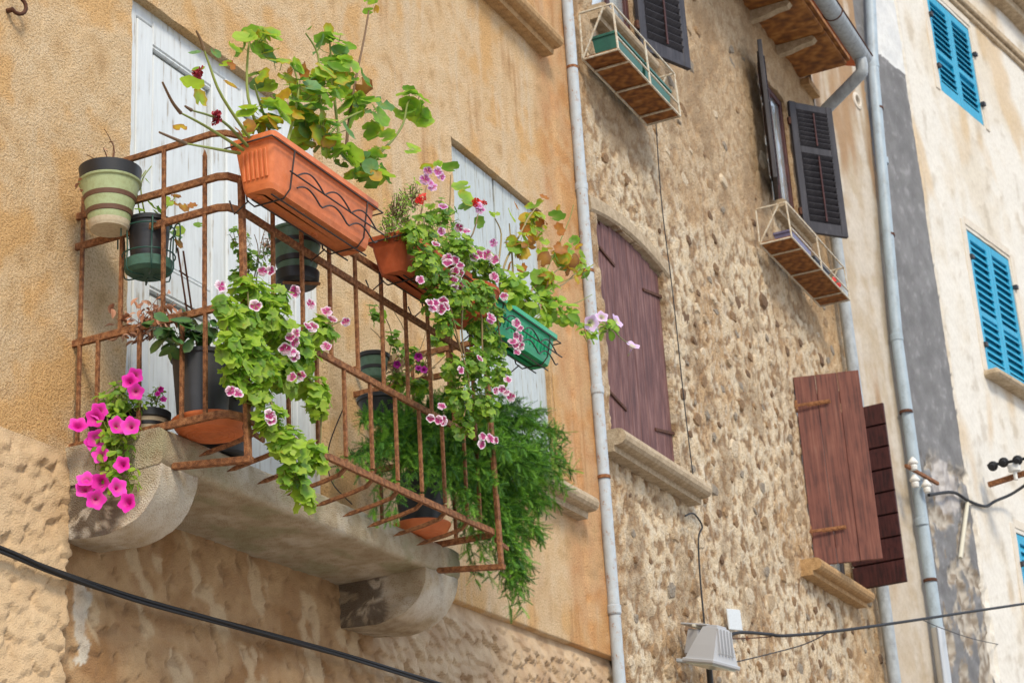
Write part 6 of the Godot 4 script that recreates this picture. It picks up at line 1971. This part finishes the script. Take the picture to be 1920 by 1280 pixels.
	flowers(t, [Vector3(-0.27, -0.063, 0.79), Vector3(-0.017, 0.076, 0.79), Vector3(0.029, 0.098, 0.79), Vector3(-0.08, -0.069, 0.8), Vector3(0.235, 0.098, 0.76), Vector3(0.288, 0.056, 0.79), Vector3(0.416, 0.074, 0.78), Vector3(0.452, 0.058, 0.78), Vector3(0.547, 0.076, 0.78), Vector3(0.252, -0.038, 0.8), Vector3(0.28, -0.035, 0.8), Vector3(0.151, -0.098, 0.81), Vector3(0.12, -0.121, 0.81), Vector3(0.15, -0.134, 0.81), Vector3(0.073, -0.185, 0.82), Vector3(0.106, -0.185, 0.82), Vector3(0.13, -0.189, 0.82), Vector3(0.383, -0.073, 0.79), Vector3(0.139, -0.262, 0.8), Vector3(0.2, -0.24, 0.8), Vector3(-0.243, -0.421, 0.81), Vector3(-0.201, -0.415, 0.81), Vector3(-0.033, -0.445, 0.82), Vector3(-0.024, -0.46, 0.82)], L.regal_flower, 0.038, 0.052)

	# magenta petunias at the left end
	t = plant("magenta_petunia", "hot magenta petunias spilling over the end of the balcony slab", Vector3(0.0, -0.31, 0.135))
	stems(t, [[Vector3(0.0, -0.31, 0.135), Vector3(-0.08, -0.321, 0.189), Vector3(-0.12, -0.498, 0.258), Vector3(-0.13, -0.631, 0.312)], [Vector3(0.0, -0.31, 0.135), Vector3(-0.05, -0.263, 0.232), Vector3(-0.06, -0.222, 0.284)], [Vector3(0.0, -0.31, 0.135), Vector3(-0.1, -0.381, 0.172), Vector3(-0.12, -0.54, 0.181)]], 0.004, 0.002, green_stem)
	spots = scatter(t, [[Vector3(-0.06, -0.31, 0.207), Vector3(0.062, 0.084, 0.091), 96], [Vector3(-0.09, -0.412, 0.248), Vector3(0.062, 0.072, 0.078), 96], [Vector3(-0.11, -0.494, 0.25), Vector3(0.050, 0.072, 0.065), 76], [Vector3(-0.12, -0.586, 0.282), Vector3(0.050, 0.060, 0.078), 64], [Vector3(-0.05, -0.275, 0.244), Vector3(0.050, 0.060, 0.065), 48], [Vector3(-0.1, -0.453, 0.196), Vector3(0.037, 0.060, 0.052), 38]], 0.022, 0.04, green_stem)
	leaves(t, spots, L.oval, M.leaf, "leaf", 290)
	flowers(t, [Vector3(-0.12, -0.251, 0.319), Vector3(-0.13, -0.299, 0.352), Vector3(-0.1, -0.227, 0.324), Vector3(-0.13, -0.37, 0.111), Vector3(-0.14, -0.363, 0.191), Vector3(-0.13, -0.337, 0.199), Vector3(-0.14, -0.448, 0.185), Vector3(-0.15, -0.413, 0.294), Vector3(-0.15, -0.425, 0.348), Vector3(-0.14, -0.439, 0.2), Vector3(-0.17, -0.561, 0.331), Vector3(-0.17, -0.586, 0.184), Vector3(-0.17, -0.606, 0.244), Vector3(-0.18, -0.641, 0.323), Vector3(-0.18, -0.666, 0.234), Vector3(-0.17, -0.696, 0.355), Vector3(-0.17, -0.618, 0.178), Vector3(-0.15, -0.503, 0.225)], L.petunia, 0.058, 0.07, "flower", Vector3(-0.72, 0.0, 0.45), 0.4)

	# asparagus fern
	fern()

	# succulent in the big pot
	t = plant("jade_plant", "dark glossy leaved succulent in the big charcoal pot", Vector3(0.055, -0.15, 0.475))
	spots = scatter(t, [[Vector3(-0.011, -0.074, 0.46), Vector3(0.10, 0.055, 0.07), 34], [Vector3(-0.148, -0.127, 0.46), Vector3(0.05, 0.05, 0.05), 14], [Vector3(0.147, -0.004, 0.46), Vector3(0.05, 0.05, 0.05), 14]], 0.055, 0.085, Color(0.10, 0.12, 0.05))
	spots.append([Vector3(-0.187, -0.219, 0.49), 0.075])
	leaves(t, spots, L.jade, M.leaf_gloss, "leaf", 290, Vector3(-0.3, 0.7, 0.4))

	# withered plant on the side rail
	t = plant("withered_plant", "withered pinkish brown twigs and curled leaves along the side rail", Vector3(0.02, -0.2, 0.35))
	var list := []
	spots = []
	for k in 20:
		var a: Vector3 = Vector3(0, -0.061, 0.282) + Vector3(0, 0, rnd(-0.06, 0.06))
		var e: Vector3 = Vector3(-0.01, 0.035, 0.288) + Vector3(rnd(-0.05, 0.05), rnd(-0.06, 0.06), rnd(-0.16, 0.15))
		var m2 := a.lerp(e, 0.5) + rnd_dir() * 0.03
		list.append([a, m2, e])
		for q in 7:
			spots.append([m2.lerp(e, rng.randf()) + rnd_dir() * 0.02, rnd(0.022, 0.045)])
	stems(t, list, 0.0018, 0.001, Color(0.30, 0.15, 0.09), 5)
	leaves(t, spots, L.dry, M.dry, "curled_leaf", 200, Vector3(0, 0.2, 0.2))

	# sprigs in the black pot with green wire
	t = plant("potted_geranium", "sparse geranium sprigs in the black pot with green wire holder", Vector3(0.02, 0.385, 0.285))
	stems(t, [[Vector3(0.0, 0.38, 0.27), Vector3(0.004, 0.54, 0.24), Vector3(0.083, 0.652, 0.22)], [Vector3(0.02, 0.38, 0.28), Vector3(-0, 0.543, 0.26), Vector3(0.075, 0.658, 0.25)], [Vector3(0.04, 0.38, 0.29), Vector3(0.091, 0.473, 0.3), Vector3(0.155, 0.551, 0.3)], [Vector3(0.05, 0.38, 0.3), Vector3(0.145, 0.456, 0.32), Vector3(0.142, 0.367, 0.33)]], 0.0035, 0.002, green_stem)
	leaves(t, [[Vector3(0.016, 0.585, 0.24), 0.04], [Vector3(0.07, 0.598, 0.24), 0.03], [Vector3(-0.009, 0.542, 0.25), 0.03], [Vector3(0.002, 0.463, 0.3), 0.07], [Vector3(-0.06, 0.418, 0.3), 0.04], [Vector3(0.116, 0.519, 0.3), 0.05], [Vector3(0.113, 0.38, 0.32), 0.06], [Vector3(0.139, 0.407, 0.32), 0.05], [Vector3(0.059, 0.454, 0.3), 0.04], [Vector3(0.046, 0.441, 0.3), 0.04], [Vector3(-0.006, 0.582, 0.24), 0.02], [Vector3(0.267, 0.474, 0.33), 0.04]], L.zonal, M.leaf)
	leaves(t, [[Vector3(0.155, 0.53, 0.3), 0.05], [Vector3(0.205, 0.538, 0.3), 0.05], [Vector3(0.135, 0.361, 0.33), 0.05], [Vector3(0.161, 0.565, 0.3), 0.04], [Vector3(0.241, 0.541, 0.32), 0.04]], L.orange, M.leaf, "withered_leaf", 99)
	# dead twigs in the striped pot
	t = plant("dead_twigs", "bare curled brown twigs in the pale green banded pot", Vector3(-0.105, 0.55, 0.205))
	stems(t, [[Vector3(-0.106, 0.583, 0.205), Vector3(-0.084, 0.663, 0.205), Vector3(-0.113, 0.704, 0.205), Vector3(-0.145, 0.727, 0.205)], [Vector3(-0.106, 0.583, 0.205), Vector3(-0.132, 0.632, 0.205), Vector3(-0.154, 0.646, 0.21), Vector3(-0.117, 0.65, 0.2)], [Vector3(-0.122, 0.575, 0.21), Vector3(-0.197, 0.582, 0.21), Vector3(-0.26, 0.574, 0.22)], [Vector3(-0.094, 0.593, 0.2), Vector3(-0.084, 0.675, 0.2), Vector3(-0.088, 0.703, 0.2)], [Vector3(-0.057, 0.604, 0.2), Vector3(-0.04, 0.633, 0.2)]], 0.0028, 0.0012, Color(0.20, 0.09, 0.04), 5)
	leaves(t, [[Vector3(-0.088, 0.699, 0.2), 0.016], [Vector3(-0.154, 0.642, 0.21), 0.014], [Vector3(-0.126, 0.636, 0.2), 0.012], [Vector3(-0.211, 0.625, 0.21), 0.012], [Vector3(-0.287, 0.449, 0.22), 0.03], [Vector3(-0.295, 0.423, 0.22), 0.03], [Vector3(-0.28, 0.472, 0.22), 0.03]], L.dry, M.dry, "curled_leaf")
	# small-leaved climber by the door
	t = plant("door_ivy", "thin small-leaved climber with seed heads before the balcony door", Vector3(0.55, -0.41, 0.30))
	stems(t, [[Vector3(0.55, -0.41, 0.30), Vector3(0.567, 0.275, 0.35), Vector3(0.514, 0.456, 0.35), Vector3(0.479, 0.532, 0.35)], [Vector3(0.55, -0.41, 0.30), Vector3(0.604, 0.332, 0.35), Vector3(0.643, 0.525, 0.35), Vector3(0.683, 0.62, 0.35)], [Vector3(0.597, 0.374, 0.35), Vector3(0.609, 0.488, 0.36), Vector3(0.584, 0.546, 0.36)]], 0.003, 0.0015, brown_stem, 5)
	spots = scatter(t, [[Vector3(0.504, 0.496, 0.35), Vector3(0.05, 0.08, 0.04), 40], [Vector3(0.568, 0.431, 0.35), Vector3(0.07, 0.06, 0.04), 50], [Vector3(0.498, 0.337, 0.36), Vector3(0.05, 0.05, 0.04), 34], [Vector3(0.68, 0.493, 0.35), Vector3(0.04, 0.05, 0.03), 14], [Vector3(0.796, 0.418, 0.36), Vector3(0.03, 0.015, 0.02), 5]], 0.02, 0.038, brown_stem)
	leaves(t, spots, L.regal, M.leaf)
	leaves(t, scatter(t, [[Vector3(0.673, 0.529, 0.36), Vector3(0.04, 0.05, 0.03), 50]], 0.008, 0.015, brown_stem), L.dry, M.dry, "seed_head", 0)
	# pink flowers in the banded pot
	t = plant("pink_sprigs", "little pink-flowered sprigs in the cream banded pot", Vector3(0.05, -0.31, 0.27))
	spots = scatter(t, [[Vector3(0.06, -0.254, 0.29), Vector3(0.035, 0.05, 0.035), 46], [Vector3(-0.043, -0.304, 0.3), Vector3(0.03, 0.03, 0.03), 20]], 0.014, 0.026, green_stem)
	leaves(t, spots, L.small, M.leaf)
	flowers(t, [Vector3(0.039, -0.238, 0.33), Vector3(0.055, -0.269, 0.33), Vector3(0.021, -0.259, 0.33)], L.petunia, 0.02, 0.026)

	# plants against the far wall
	t = plant("wall_geranium", "straggly plant with purple flowers and straw dry leaves before the far wall", Vector3(1.52, 0.12, 0.36))
	stems(t, [[Vector3(1.50, 0.13, 0.36), Vector3(1.643, 0.435, 0.36), Vector3(1.599, 0.547, 0.35), Vector3(1.531, 0.575, 0.35)], [Vector3(1.54, 0.13, 0.36), Vector3(1.764, 0.473, 0.36), Vector3(1.677, 0.583, 0.36)], [Vector3(1.56, 0.13, 0.36), Vector3(1.911, 0.493, 0.36), Vector3(1.975, 0.669, 0.36)], [Vector3(1.54, 0.13, 0.36), Vector3(1.571, 0.388, 0.36), Vector3(1.461, 0.439, 0.36)], [Vector3(1.56, 0.13, 0.36), Vector3(1.922, 0.467, 0.38), Vector3(2.103, 0.649, 0.4)], [Vector3(1.56, 0.13, 0.36), Vector3(1.966, 0.404, 0.38), Vector3(2.147, 0.558, 0.4)]], 0.003, 0.0015, Color(0.22, 0.15, 0.07), 5)
	spots = scatter(t, [[Vector3(1.528, 0.524, 0.35), Vector3(0.06, 0.06, 0.03), 16], [Vector3(1.667, 0.443, 0.36), Vector3(0.06, 0.06, 0.04), 20], [Vector3(1.788, 0.403, 0.37), Vector3(0.08, 0.06, 0.05), 34], [Vector3(1.641, 0.247, 0.38), Vector3(0.07, 0.04, 0.05), 34], [Vector3(1.796, 0.262, 0.4), Vector3(0.07, 0.04, 0.05), 30], [Vector3(2.017, 0.543, 0.4), Vector3(0.06, 0.06, 0.04), 26], [Vector3(2.097, 0.435, 0.42), Vector3(0.06, 0.06, 0.04), 26]], 0.03, 0.055, green_stem)
	leaves(t, spots, L.regal, M.leaf)
	leaves(t, scatter(t, [[Vector3(1.596, 0.302, 0.4), Vector3(0.05, 0.05, 0.03), 60], [Vector3(1.878, 0.386, 0.4), Vector3(0.03, 0.05, 0.03), 36], [Vector3(2.048, 0.605, 0.4), Vector3(0.06, 0.05, 0.03), 40]], 0.02, 0.045, brown_stem), L.straw, M.dry, "dry_leaf", 290, Vector3(0, -0.3, 0.3))
	flowers(t, [Vector3(1.538, 0.281, 0.44), Vector3(1.728, 0.321, 0.44), Vector3(1.777, 0.328, 0.44), Vector3(1.732, 0.374, 0.44)], [trumpet_flower(Color(0.25, 0.0, 0.18), Color(0.42, 0.005, 0.30), Color(0.48, 0.02, 0.34))], 0.03, 0.04)

	# geranium with orange leaves in the green trough
	t = plant("orange_leaved_geranium", "geranium with orange and yellow dying leaves in the green trough", Vector3(1.95, 0.53, 0.78))
	stems(t, [[Vector3(1.915, 0.63, 0.78), Vector3(1.935, 0.791, 0.78), Vector3(2.106, 1.008, 0.79), Vector3(2.184, 1.115, 0.8), Vector3(2.283, 1.208, 0.8)], [Vector3(2.105, 0.642, 0.78), Vector3(2.215, 0.781, 0.79), Vector3(2.449, 0.941, 0.8), Vector3(2.665, 1.099, 0.81)], [Vector3(2.159, 0.634, 0.78), Vector3(2.331, 0.794, 0.79), Vector3(2.567, 0.927, 0.8), Vector3(2.755, 1.074, 0.81)], [Vector3(1.888, 0.621, 0.78), Vector3(1.88, 0.771, 0.78), Vector3(1.927, 0.944, 0.78), Vector3(1.871, 1, 0.78)], [Vector3(2.023, 0.641, 0.78), Vector3(2.027, 0.875, 0.78), Vector3(2.019, 1.031, 0.78)]], 0.006, 0.003, Color(0.26, 0.20, 0.09))
	leaves(t, [[Vector3(2.273, 1.218, 0.8), 0.10], [Vector3(2.031, 1.064, 0.79), 0.08], [Vector3(2.482, 1.235, 0.8), 0.09], [Vector3(2.35, 1.069, 0.8), 0.06], [Vector3(2.604, 1.104, 0.81), 0.07], [Vector3(2.778, 1.134, 0.81), 0.07], [Vector3(2.799, 1.033, 0.81), 0.06], [Vector3(2.462, 1.028, 0.8), 0.06], [Vector3(1.99, 0.91, 0.8), 0.09], [Vector3(2.236, 1.081, 0.8), 0.05], [Vector3(2.857, 1.111, 0.81), 0.06], [Vector3(2.311, 1, 0.8), 0.06], [Vector3(2.068, 0.776, 0.82), 0.07], [Vector3(1.99, 0.801, 0.82), 0.06], [Vector3(1.808, 0.995, 0.79), 0.04], [Vector3(1.864, 1.021, 0.79), 0.035], [Vector3(2.677, 1.174, 0.81), 0.06]], L.zonal, M.leaf, "leaf", 99, Vector3(-0.3, 0.7, 0.5))
	leaves(t, [[Vector3(2.492, 1.169, 0.81), 0.07], [Vector3(2.395, 1.042, 0.81), 0.06], [Vector3(2.258, 0.928, 0.82), 0.08], [Vector3(2.146, 0.991, 0.81), 0.05], [Vector3(2.281, 1.136, 0.81), 0.05], [Vector3(1.907, 0.784, 0.82), 0.06], [Vector3(2.03, 0.815, 0.82), 0.05], [Vector3(2.062, 1.128, 0.8), 0.05], [Vector3(2.384, 1.297, 0.8), 0.05], [Vector3(2.148, 1.061, 0.8), 0.05], [Vector3(2.202, 0.985, 0.81), 0.05], [Vector3(1.791, 0.6, 0.84), 0.05]], L.orange, M.leaf, "orange_leaf", 99, Vector3(-0.5, 0.1, 0.6))
	leaves(t, [[Vector3(2.045, 0.885, 0.82), 0.06], [Vector3(2.599, 1.017, 0.82), 0.07], [Vector3(2.673, 0.979, 0.82), 0.05], [Vector3(1.965, 0.921, 0.8), 0.06], [Vector3(2.552, 1.299, 0.8), 0.05], [Vector3(2.717, 1.166, 0.82), 0.05]], L.yellow, M.leaf, "yellow_leaf", 99, Vector3(-0.5, 0.2, 0.6))
	spots = scatter(t, [[Vector3(2.27, 1.121, 0.8), Vector3(0.09, 0.08, 0.05), 16], [Vector3(2.567, 1.063, 0.81), Vector3(0.11, 0.07, 0.05), 22], [Vector3(2.026, 0.92, 0.81), Vector3(0.08, 0.08, 0.05), 16], [Vector3(2.755, 1.074, 0.81), Vector3(0.05, 0.05, 0.04), 9], [Vector3(2.275, 0.848, 0.82), Vector3(0.09, 0.05, 0.05), 14]], 0.045, 0.08, Color(0.26, 0.2, 0.08))
	leaves(t, spots, L.zonal + L.yellow + L.orange, M.leaf, "leaf", 290, Vector3(-0.4, 0.5, 0.6))
	# lilac petunia beside it
	t = plant("lilac_petunia", "lilac petunia with fresh oval leaves reaching past the end of the green trough", Vector3(2.15, 0.53, 0.78))
	stems(t, [[Vector3(2.214, 0.626, 0.78), Vector3(2.476, 0.733, 0.8), Vector3(2.739, 0.746, 0.82), Vector3(3.104, 0.85, 0.84)], [Vector3(2.214, 0.626, 0.78), Vector3(2.445, 0.779, 0.79), Vector3(2.645, 0.844, 0.8), Vector3(2.864, 0.965, 0.81)], [Vector3(2.218, 0.653, 0.78), Vector3(2.396, 0.844, 0.79), Vector3(2.702, 1.002, 0.8)], [Vector3(2.671, 0.711, 0.82), Vector3(2.727, 0.674, 0.82)], [Vector3(3.032, 0.827, 0.84), Vector3(3.13, 0.81, 0.84), Vector3(3.248, 0.818, 0.84)], [Vector3(2.163, 0.661, 0.78), Vector3(2.638, 1.234, 0.79), Vector3(2.737, 1.399, 0.8)]], 0.0035, 0.0018, green_stem)
	spots = scatter(t, [[Vector3(1.703, 0.536, 0.88), Vector3(0.05, 0.03, 0.03), 8], [Vector3(2.054, 0.668, 0.82), Vector3(0.12, 0.06, 0.06), 60], [Vector3(2.338, 0.739, 0.81), Vector3(0.10, 0.06, 0.05), 50], [Vector3(1.923, 0.7, 0.82), Vector3(0.07, 0.05, 0.05), 34], [Vector3(2.547, 0.755, 0.81), Vector3(0.06, 0.05, 0.04), 24], [Vector3(2.347, 0.851, 0.8), Vector3(0.06, 0.05, 0.04), 20], [Vector3(2.737, 0.732, 0.82), Vector3(0.05, 0.04, 0.03), 16], [Vector3(2.963, 0.814, 0.84), Vector3(0.06, 0.03, 0.03), 16], [Vector3(2.175, 0.598, 0.85), Vector3(0.05, 0.02, 0.02), 7]], 0.04, 0.07, green_stem)
	leaves(t, spots, L.oval, M.leaf, "leaf", 290)
	flowers(t, [Vector3(2.701, 0.75, 0.86), Vector3(3.016, 0.861, 0.87), Vector3(2.842, 0.829, 0.86), Vector3(3.225, 0.801, 0.86)], L.mauve, 0.065, 0.085, "flower", Vector3(-0.55, 0.1, 0.6), 0.5)
	# little plant in the far window rack
	t = plant("window_sprigs", "few orange and pink blooms at the end of the smaller window rack", Vector3(9.75, 3.455, 0.2))
	leaves(t, scatter(t, [[Vector3(9.75, 3.53, 0.2), Vector3(0.1, 0.06, 0.05), 30]], 0.03, 0.05, green_stem), L.small, M.leaf)
	flowers(t, [Vector3(9.72, 3.56, 0.26), Vector3(9.8, 3.53, 0.27)], L.red_flower, 0.05, 0.06)

func fern() -> void:
	var t := plant("asparagus_fern", "feathery green asparagus fern spilling over the far end of the balcony", Vector3(1.765, -0.2, 0.405))
	var root := Vector3(1.765, -0.18, 0.405)
	var ends := [Vector3(1.126, -0.106, 0.55), Vector3(1.114, -0.251, 0.6), Vector3(1.298, -0.083, 0.55), Vector3(1.484, 0.046, 0.5), Vector3(1.673, 0.11, 0.5), Vector3(1.923, 0.192, 0.5), Vector3(1.544, -0.131, 0.66), Vector3(1.346, -0.223, 0.64), Vector3(1.438, -0.294, 0.66), Vector3(1.279, -0.321, 0.6), Vector3(1.641, -0.203, 0.68), Vector3(1.76, -0.084, 0.7), Vector3(2.143, 0.208, 0.6), Vector3(2.426, 0.285, 0.6), Vector3(2.658, 0.296, 0.6), Vector3(2.801, 0.254, 0.6), Vector3(2.797, 0.116, 0.62), Vector3(2.63, -0.003, 0.62), Vector3(2.492, -0.162, 0.62), Vector3(2.419, -0.278, 0.62), Vector3(2.317, -0.422, 0.62), Vector3(2.178, -0.674, 0.62), Vector3(2.215, -0.585, 0.62), Vector3(2.249, -0.531, 0.62), Vector3(2.21, -0.467, 0.62), Vector3(2.359, -0.316, 0.62), Vector3(2.261, -0.239, 0.62), Vector3(2.263, -0.14, 0.62), Vector3(1.985, -0.082, 0.74), Vector3(2.243, 0.039, 0.7), Vector3(2.285, -0.05, 0.7), Vector3(1.805, -0.217, 0.72), Vector3(1.916, -0.428, 0.6), Vector3(2.121, -0.56, 0.5), Vector3(1.67, -0.38, 0.68), Vector3(2.203, -0.276, 0.62), Vector3(1.015, -0.322, 0.5), Vector3(1.122, -0.208, 0.5), Vector3(1.276, -0.436, 0.5), Vector3(1.87, 0.059, 0.6), Vector3(2.019, 0.059, 0.68), Vector3(1.988, 0.112, 0.62), Vector3(2.449, 0.125, 0.66), Vector3(2.334, -0.099, 0.62), Vector3(2.19, -0.375, 0.62), Vector3(2.236, -0.628, 0.62), Vector3(2.207, -0.443, 0.62), Vector3(2.209, -0.55, 0.62), Vector3(2.358, 0.174, 0.68), Vector3(2.471, 0.072, 0.7), Vector3(2.519, 0.007, 0.7), Vector3(2.536, -0.051, 0.62), Vector3(2.121, -0.048, 0.74), Vector3(2.092, 0.124, 0.7), Vector3(2.47, -0.117, 0.62), Vector3(2.279, -0.308, 0.62), Vector3(2.215, -0.346, 0.62), Vector3(1.871, -0.083, 0.72), Vector3(1.666, -0.331, 0.66), Vector3(1.54, -0.273, 0.68), Vector3(1.483, -0.093, 0.62), Vector3(1.334, -0.174, 0.6), Vector3(2.7, 0.133, 0.68), Vector3(2.705, 0.27, 0.66), Vector3(2.626, 0.02, 0.7), Vector3(2.713, -0.035, 0.62), Vector3(2.61, -0.136, 0.62), Vector3(2.539, -0.228, 0.62), Vector3(2.404, -0.003, 0.74), Vector3(2.441, -0.323, 0.62), Vector3(2.376, -0.188, 0.62), Vector3(2.163, -0.119, 0.78), Vector3(2.281, -0.086, 0.62), Vector3(2.261, -0.239, 0.62), Vector3(2.306, -0.508, 0.62), Vector3(2.174, -0.498, 0.62)]
	# one feathery sprig of needles
	var sprigs := []
	for v in 4:
		var s := SurfaceTool.new()
		s.begin(Mesh.PRIMITIVE_TRIANGLES)
		s.set_smooth_group(-1)
		var tone: Color = [Color(0.08, 0.24, 0.028), Color(0.13, 0.34, 0.035), Color(0.22, 0.46, 0.04), Color(0.045, 0.14, 0.022)][v]
		for k in 15:
			var u := k / 14.0
			var base := Vector3(0, 0.02 * sin(u * 3.0), u)
			for q in 4:
				var a := TAU * q / 4.0 + k * 0.7 + rnd(-0.3, 0.3)
				var d := Vector3(cos(a), sin(a) * 0.6, 0.55).normalized()
				var len := rnd(0.20, 0.32) * (1.0 - 0.45 * u)
				var side := d.cross(Vector3(0.2, 0.9, 0.3)).normalized() * 0.018
				s.set_color(tone * rnd(0.75, 1.3))
				tri(s, base - side, base + d * len, base + side)
			s.set_color(Color(0.12, 0.2, 0.04))
			if k < 14:
				tri(s, base - Vector3(0.012, 0, 0), base + Vector3(0, 0, 0.075), base + Vector3(0.012, 0, 0))
		s.generate_normals()
		sprigs.append(s.commit())
	var places := [[], [], [], []]
	var list := []
	for e in ends:
		for rep in 3:
			var tip: Vector3 = e + rnd_dir() * 0.05
			var top := root.lerp(tip, 0.5)
			top.y = maxf(root.y, tip.y) + rnd(0.03, 0.16)
			if tip.y > root.y + 0.1:
				top.y = lerpf(root.y, tip.y, 0.7) + 0.08
			var start := root + Vector3(rnd(-0.07, 0.07), 0, rnd(-0.07, 0.07))
			var path := curve([start, start.lerp(top, 0.6) + Vector3(0, 0.05, 0), top, top.lerp(tip, 0.55) + Vector3(0, 0.02, 0), tip], 6)
			list.append(path)
			for i in range(4, path.size()):
				for k in 4:
					var at: Vector3 = path[i].lerp(path[i - 1], rng.randf())
					var along: Vector3 = (path[i] - path[i - 1]).normalized()
					var d := (along * 0.7 + rnd_dir() * 0.9 + Vector3(0, -0.1, 0)).normalized()
					var x := d.cross(Vector3.UP).normalized()
					var b := Basis(x, d.cross(x) * -1.0, d).orthonormalized() * Basis.from_scale(Vector3.ONE * rnd(0.035, 0.07))
					places[rng.randi() % 4 if rng.randf() < 0.8 else 2].append(Transform3D(b, at))
	var st := SurfaceTool.new()
	st.begin(Mesh.PRIMITIVE_TRIANGLES)
	for p in list:
		st.set_color(Color(0.10, 0.16, 0.04))
		tube(st, p, 0.0018, 4, 0.0008)
	obj("stem", done(st), M.stem, t).set_meta("kind", "stuff")
	for v in 4:
		var mm := MultiMesh.new()
		mm.transform_format = MultiMesh.TRANSFORM_3D
		mm.mesh = sprigs[v]
		mm.instance_count = places[v].size()
		for i in places[v].size():
			var x: Transform3D = places[v][i]
			mm.set_instance_transform(i, Transform3D(x.basis, x.origin - t.position))
		var o := MultiMeshInstance3D.new()
		o.multimesh = mm
		o.material_override = M.fern
		o.name = "foliage"
		o.set_meta("kind", "stuff")
		t.add_child(o, true)
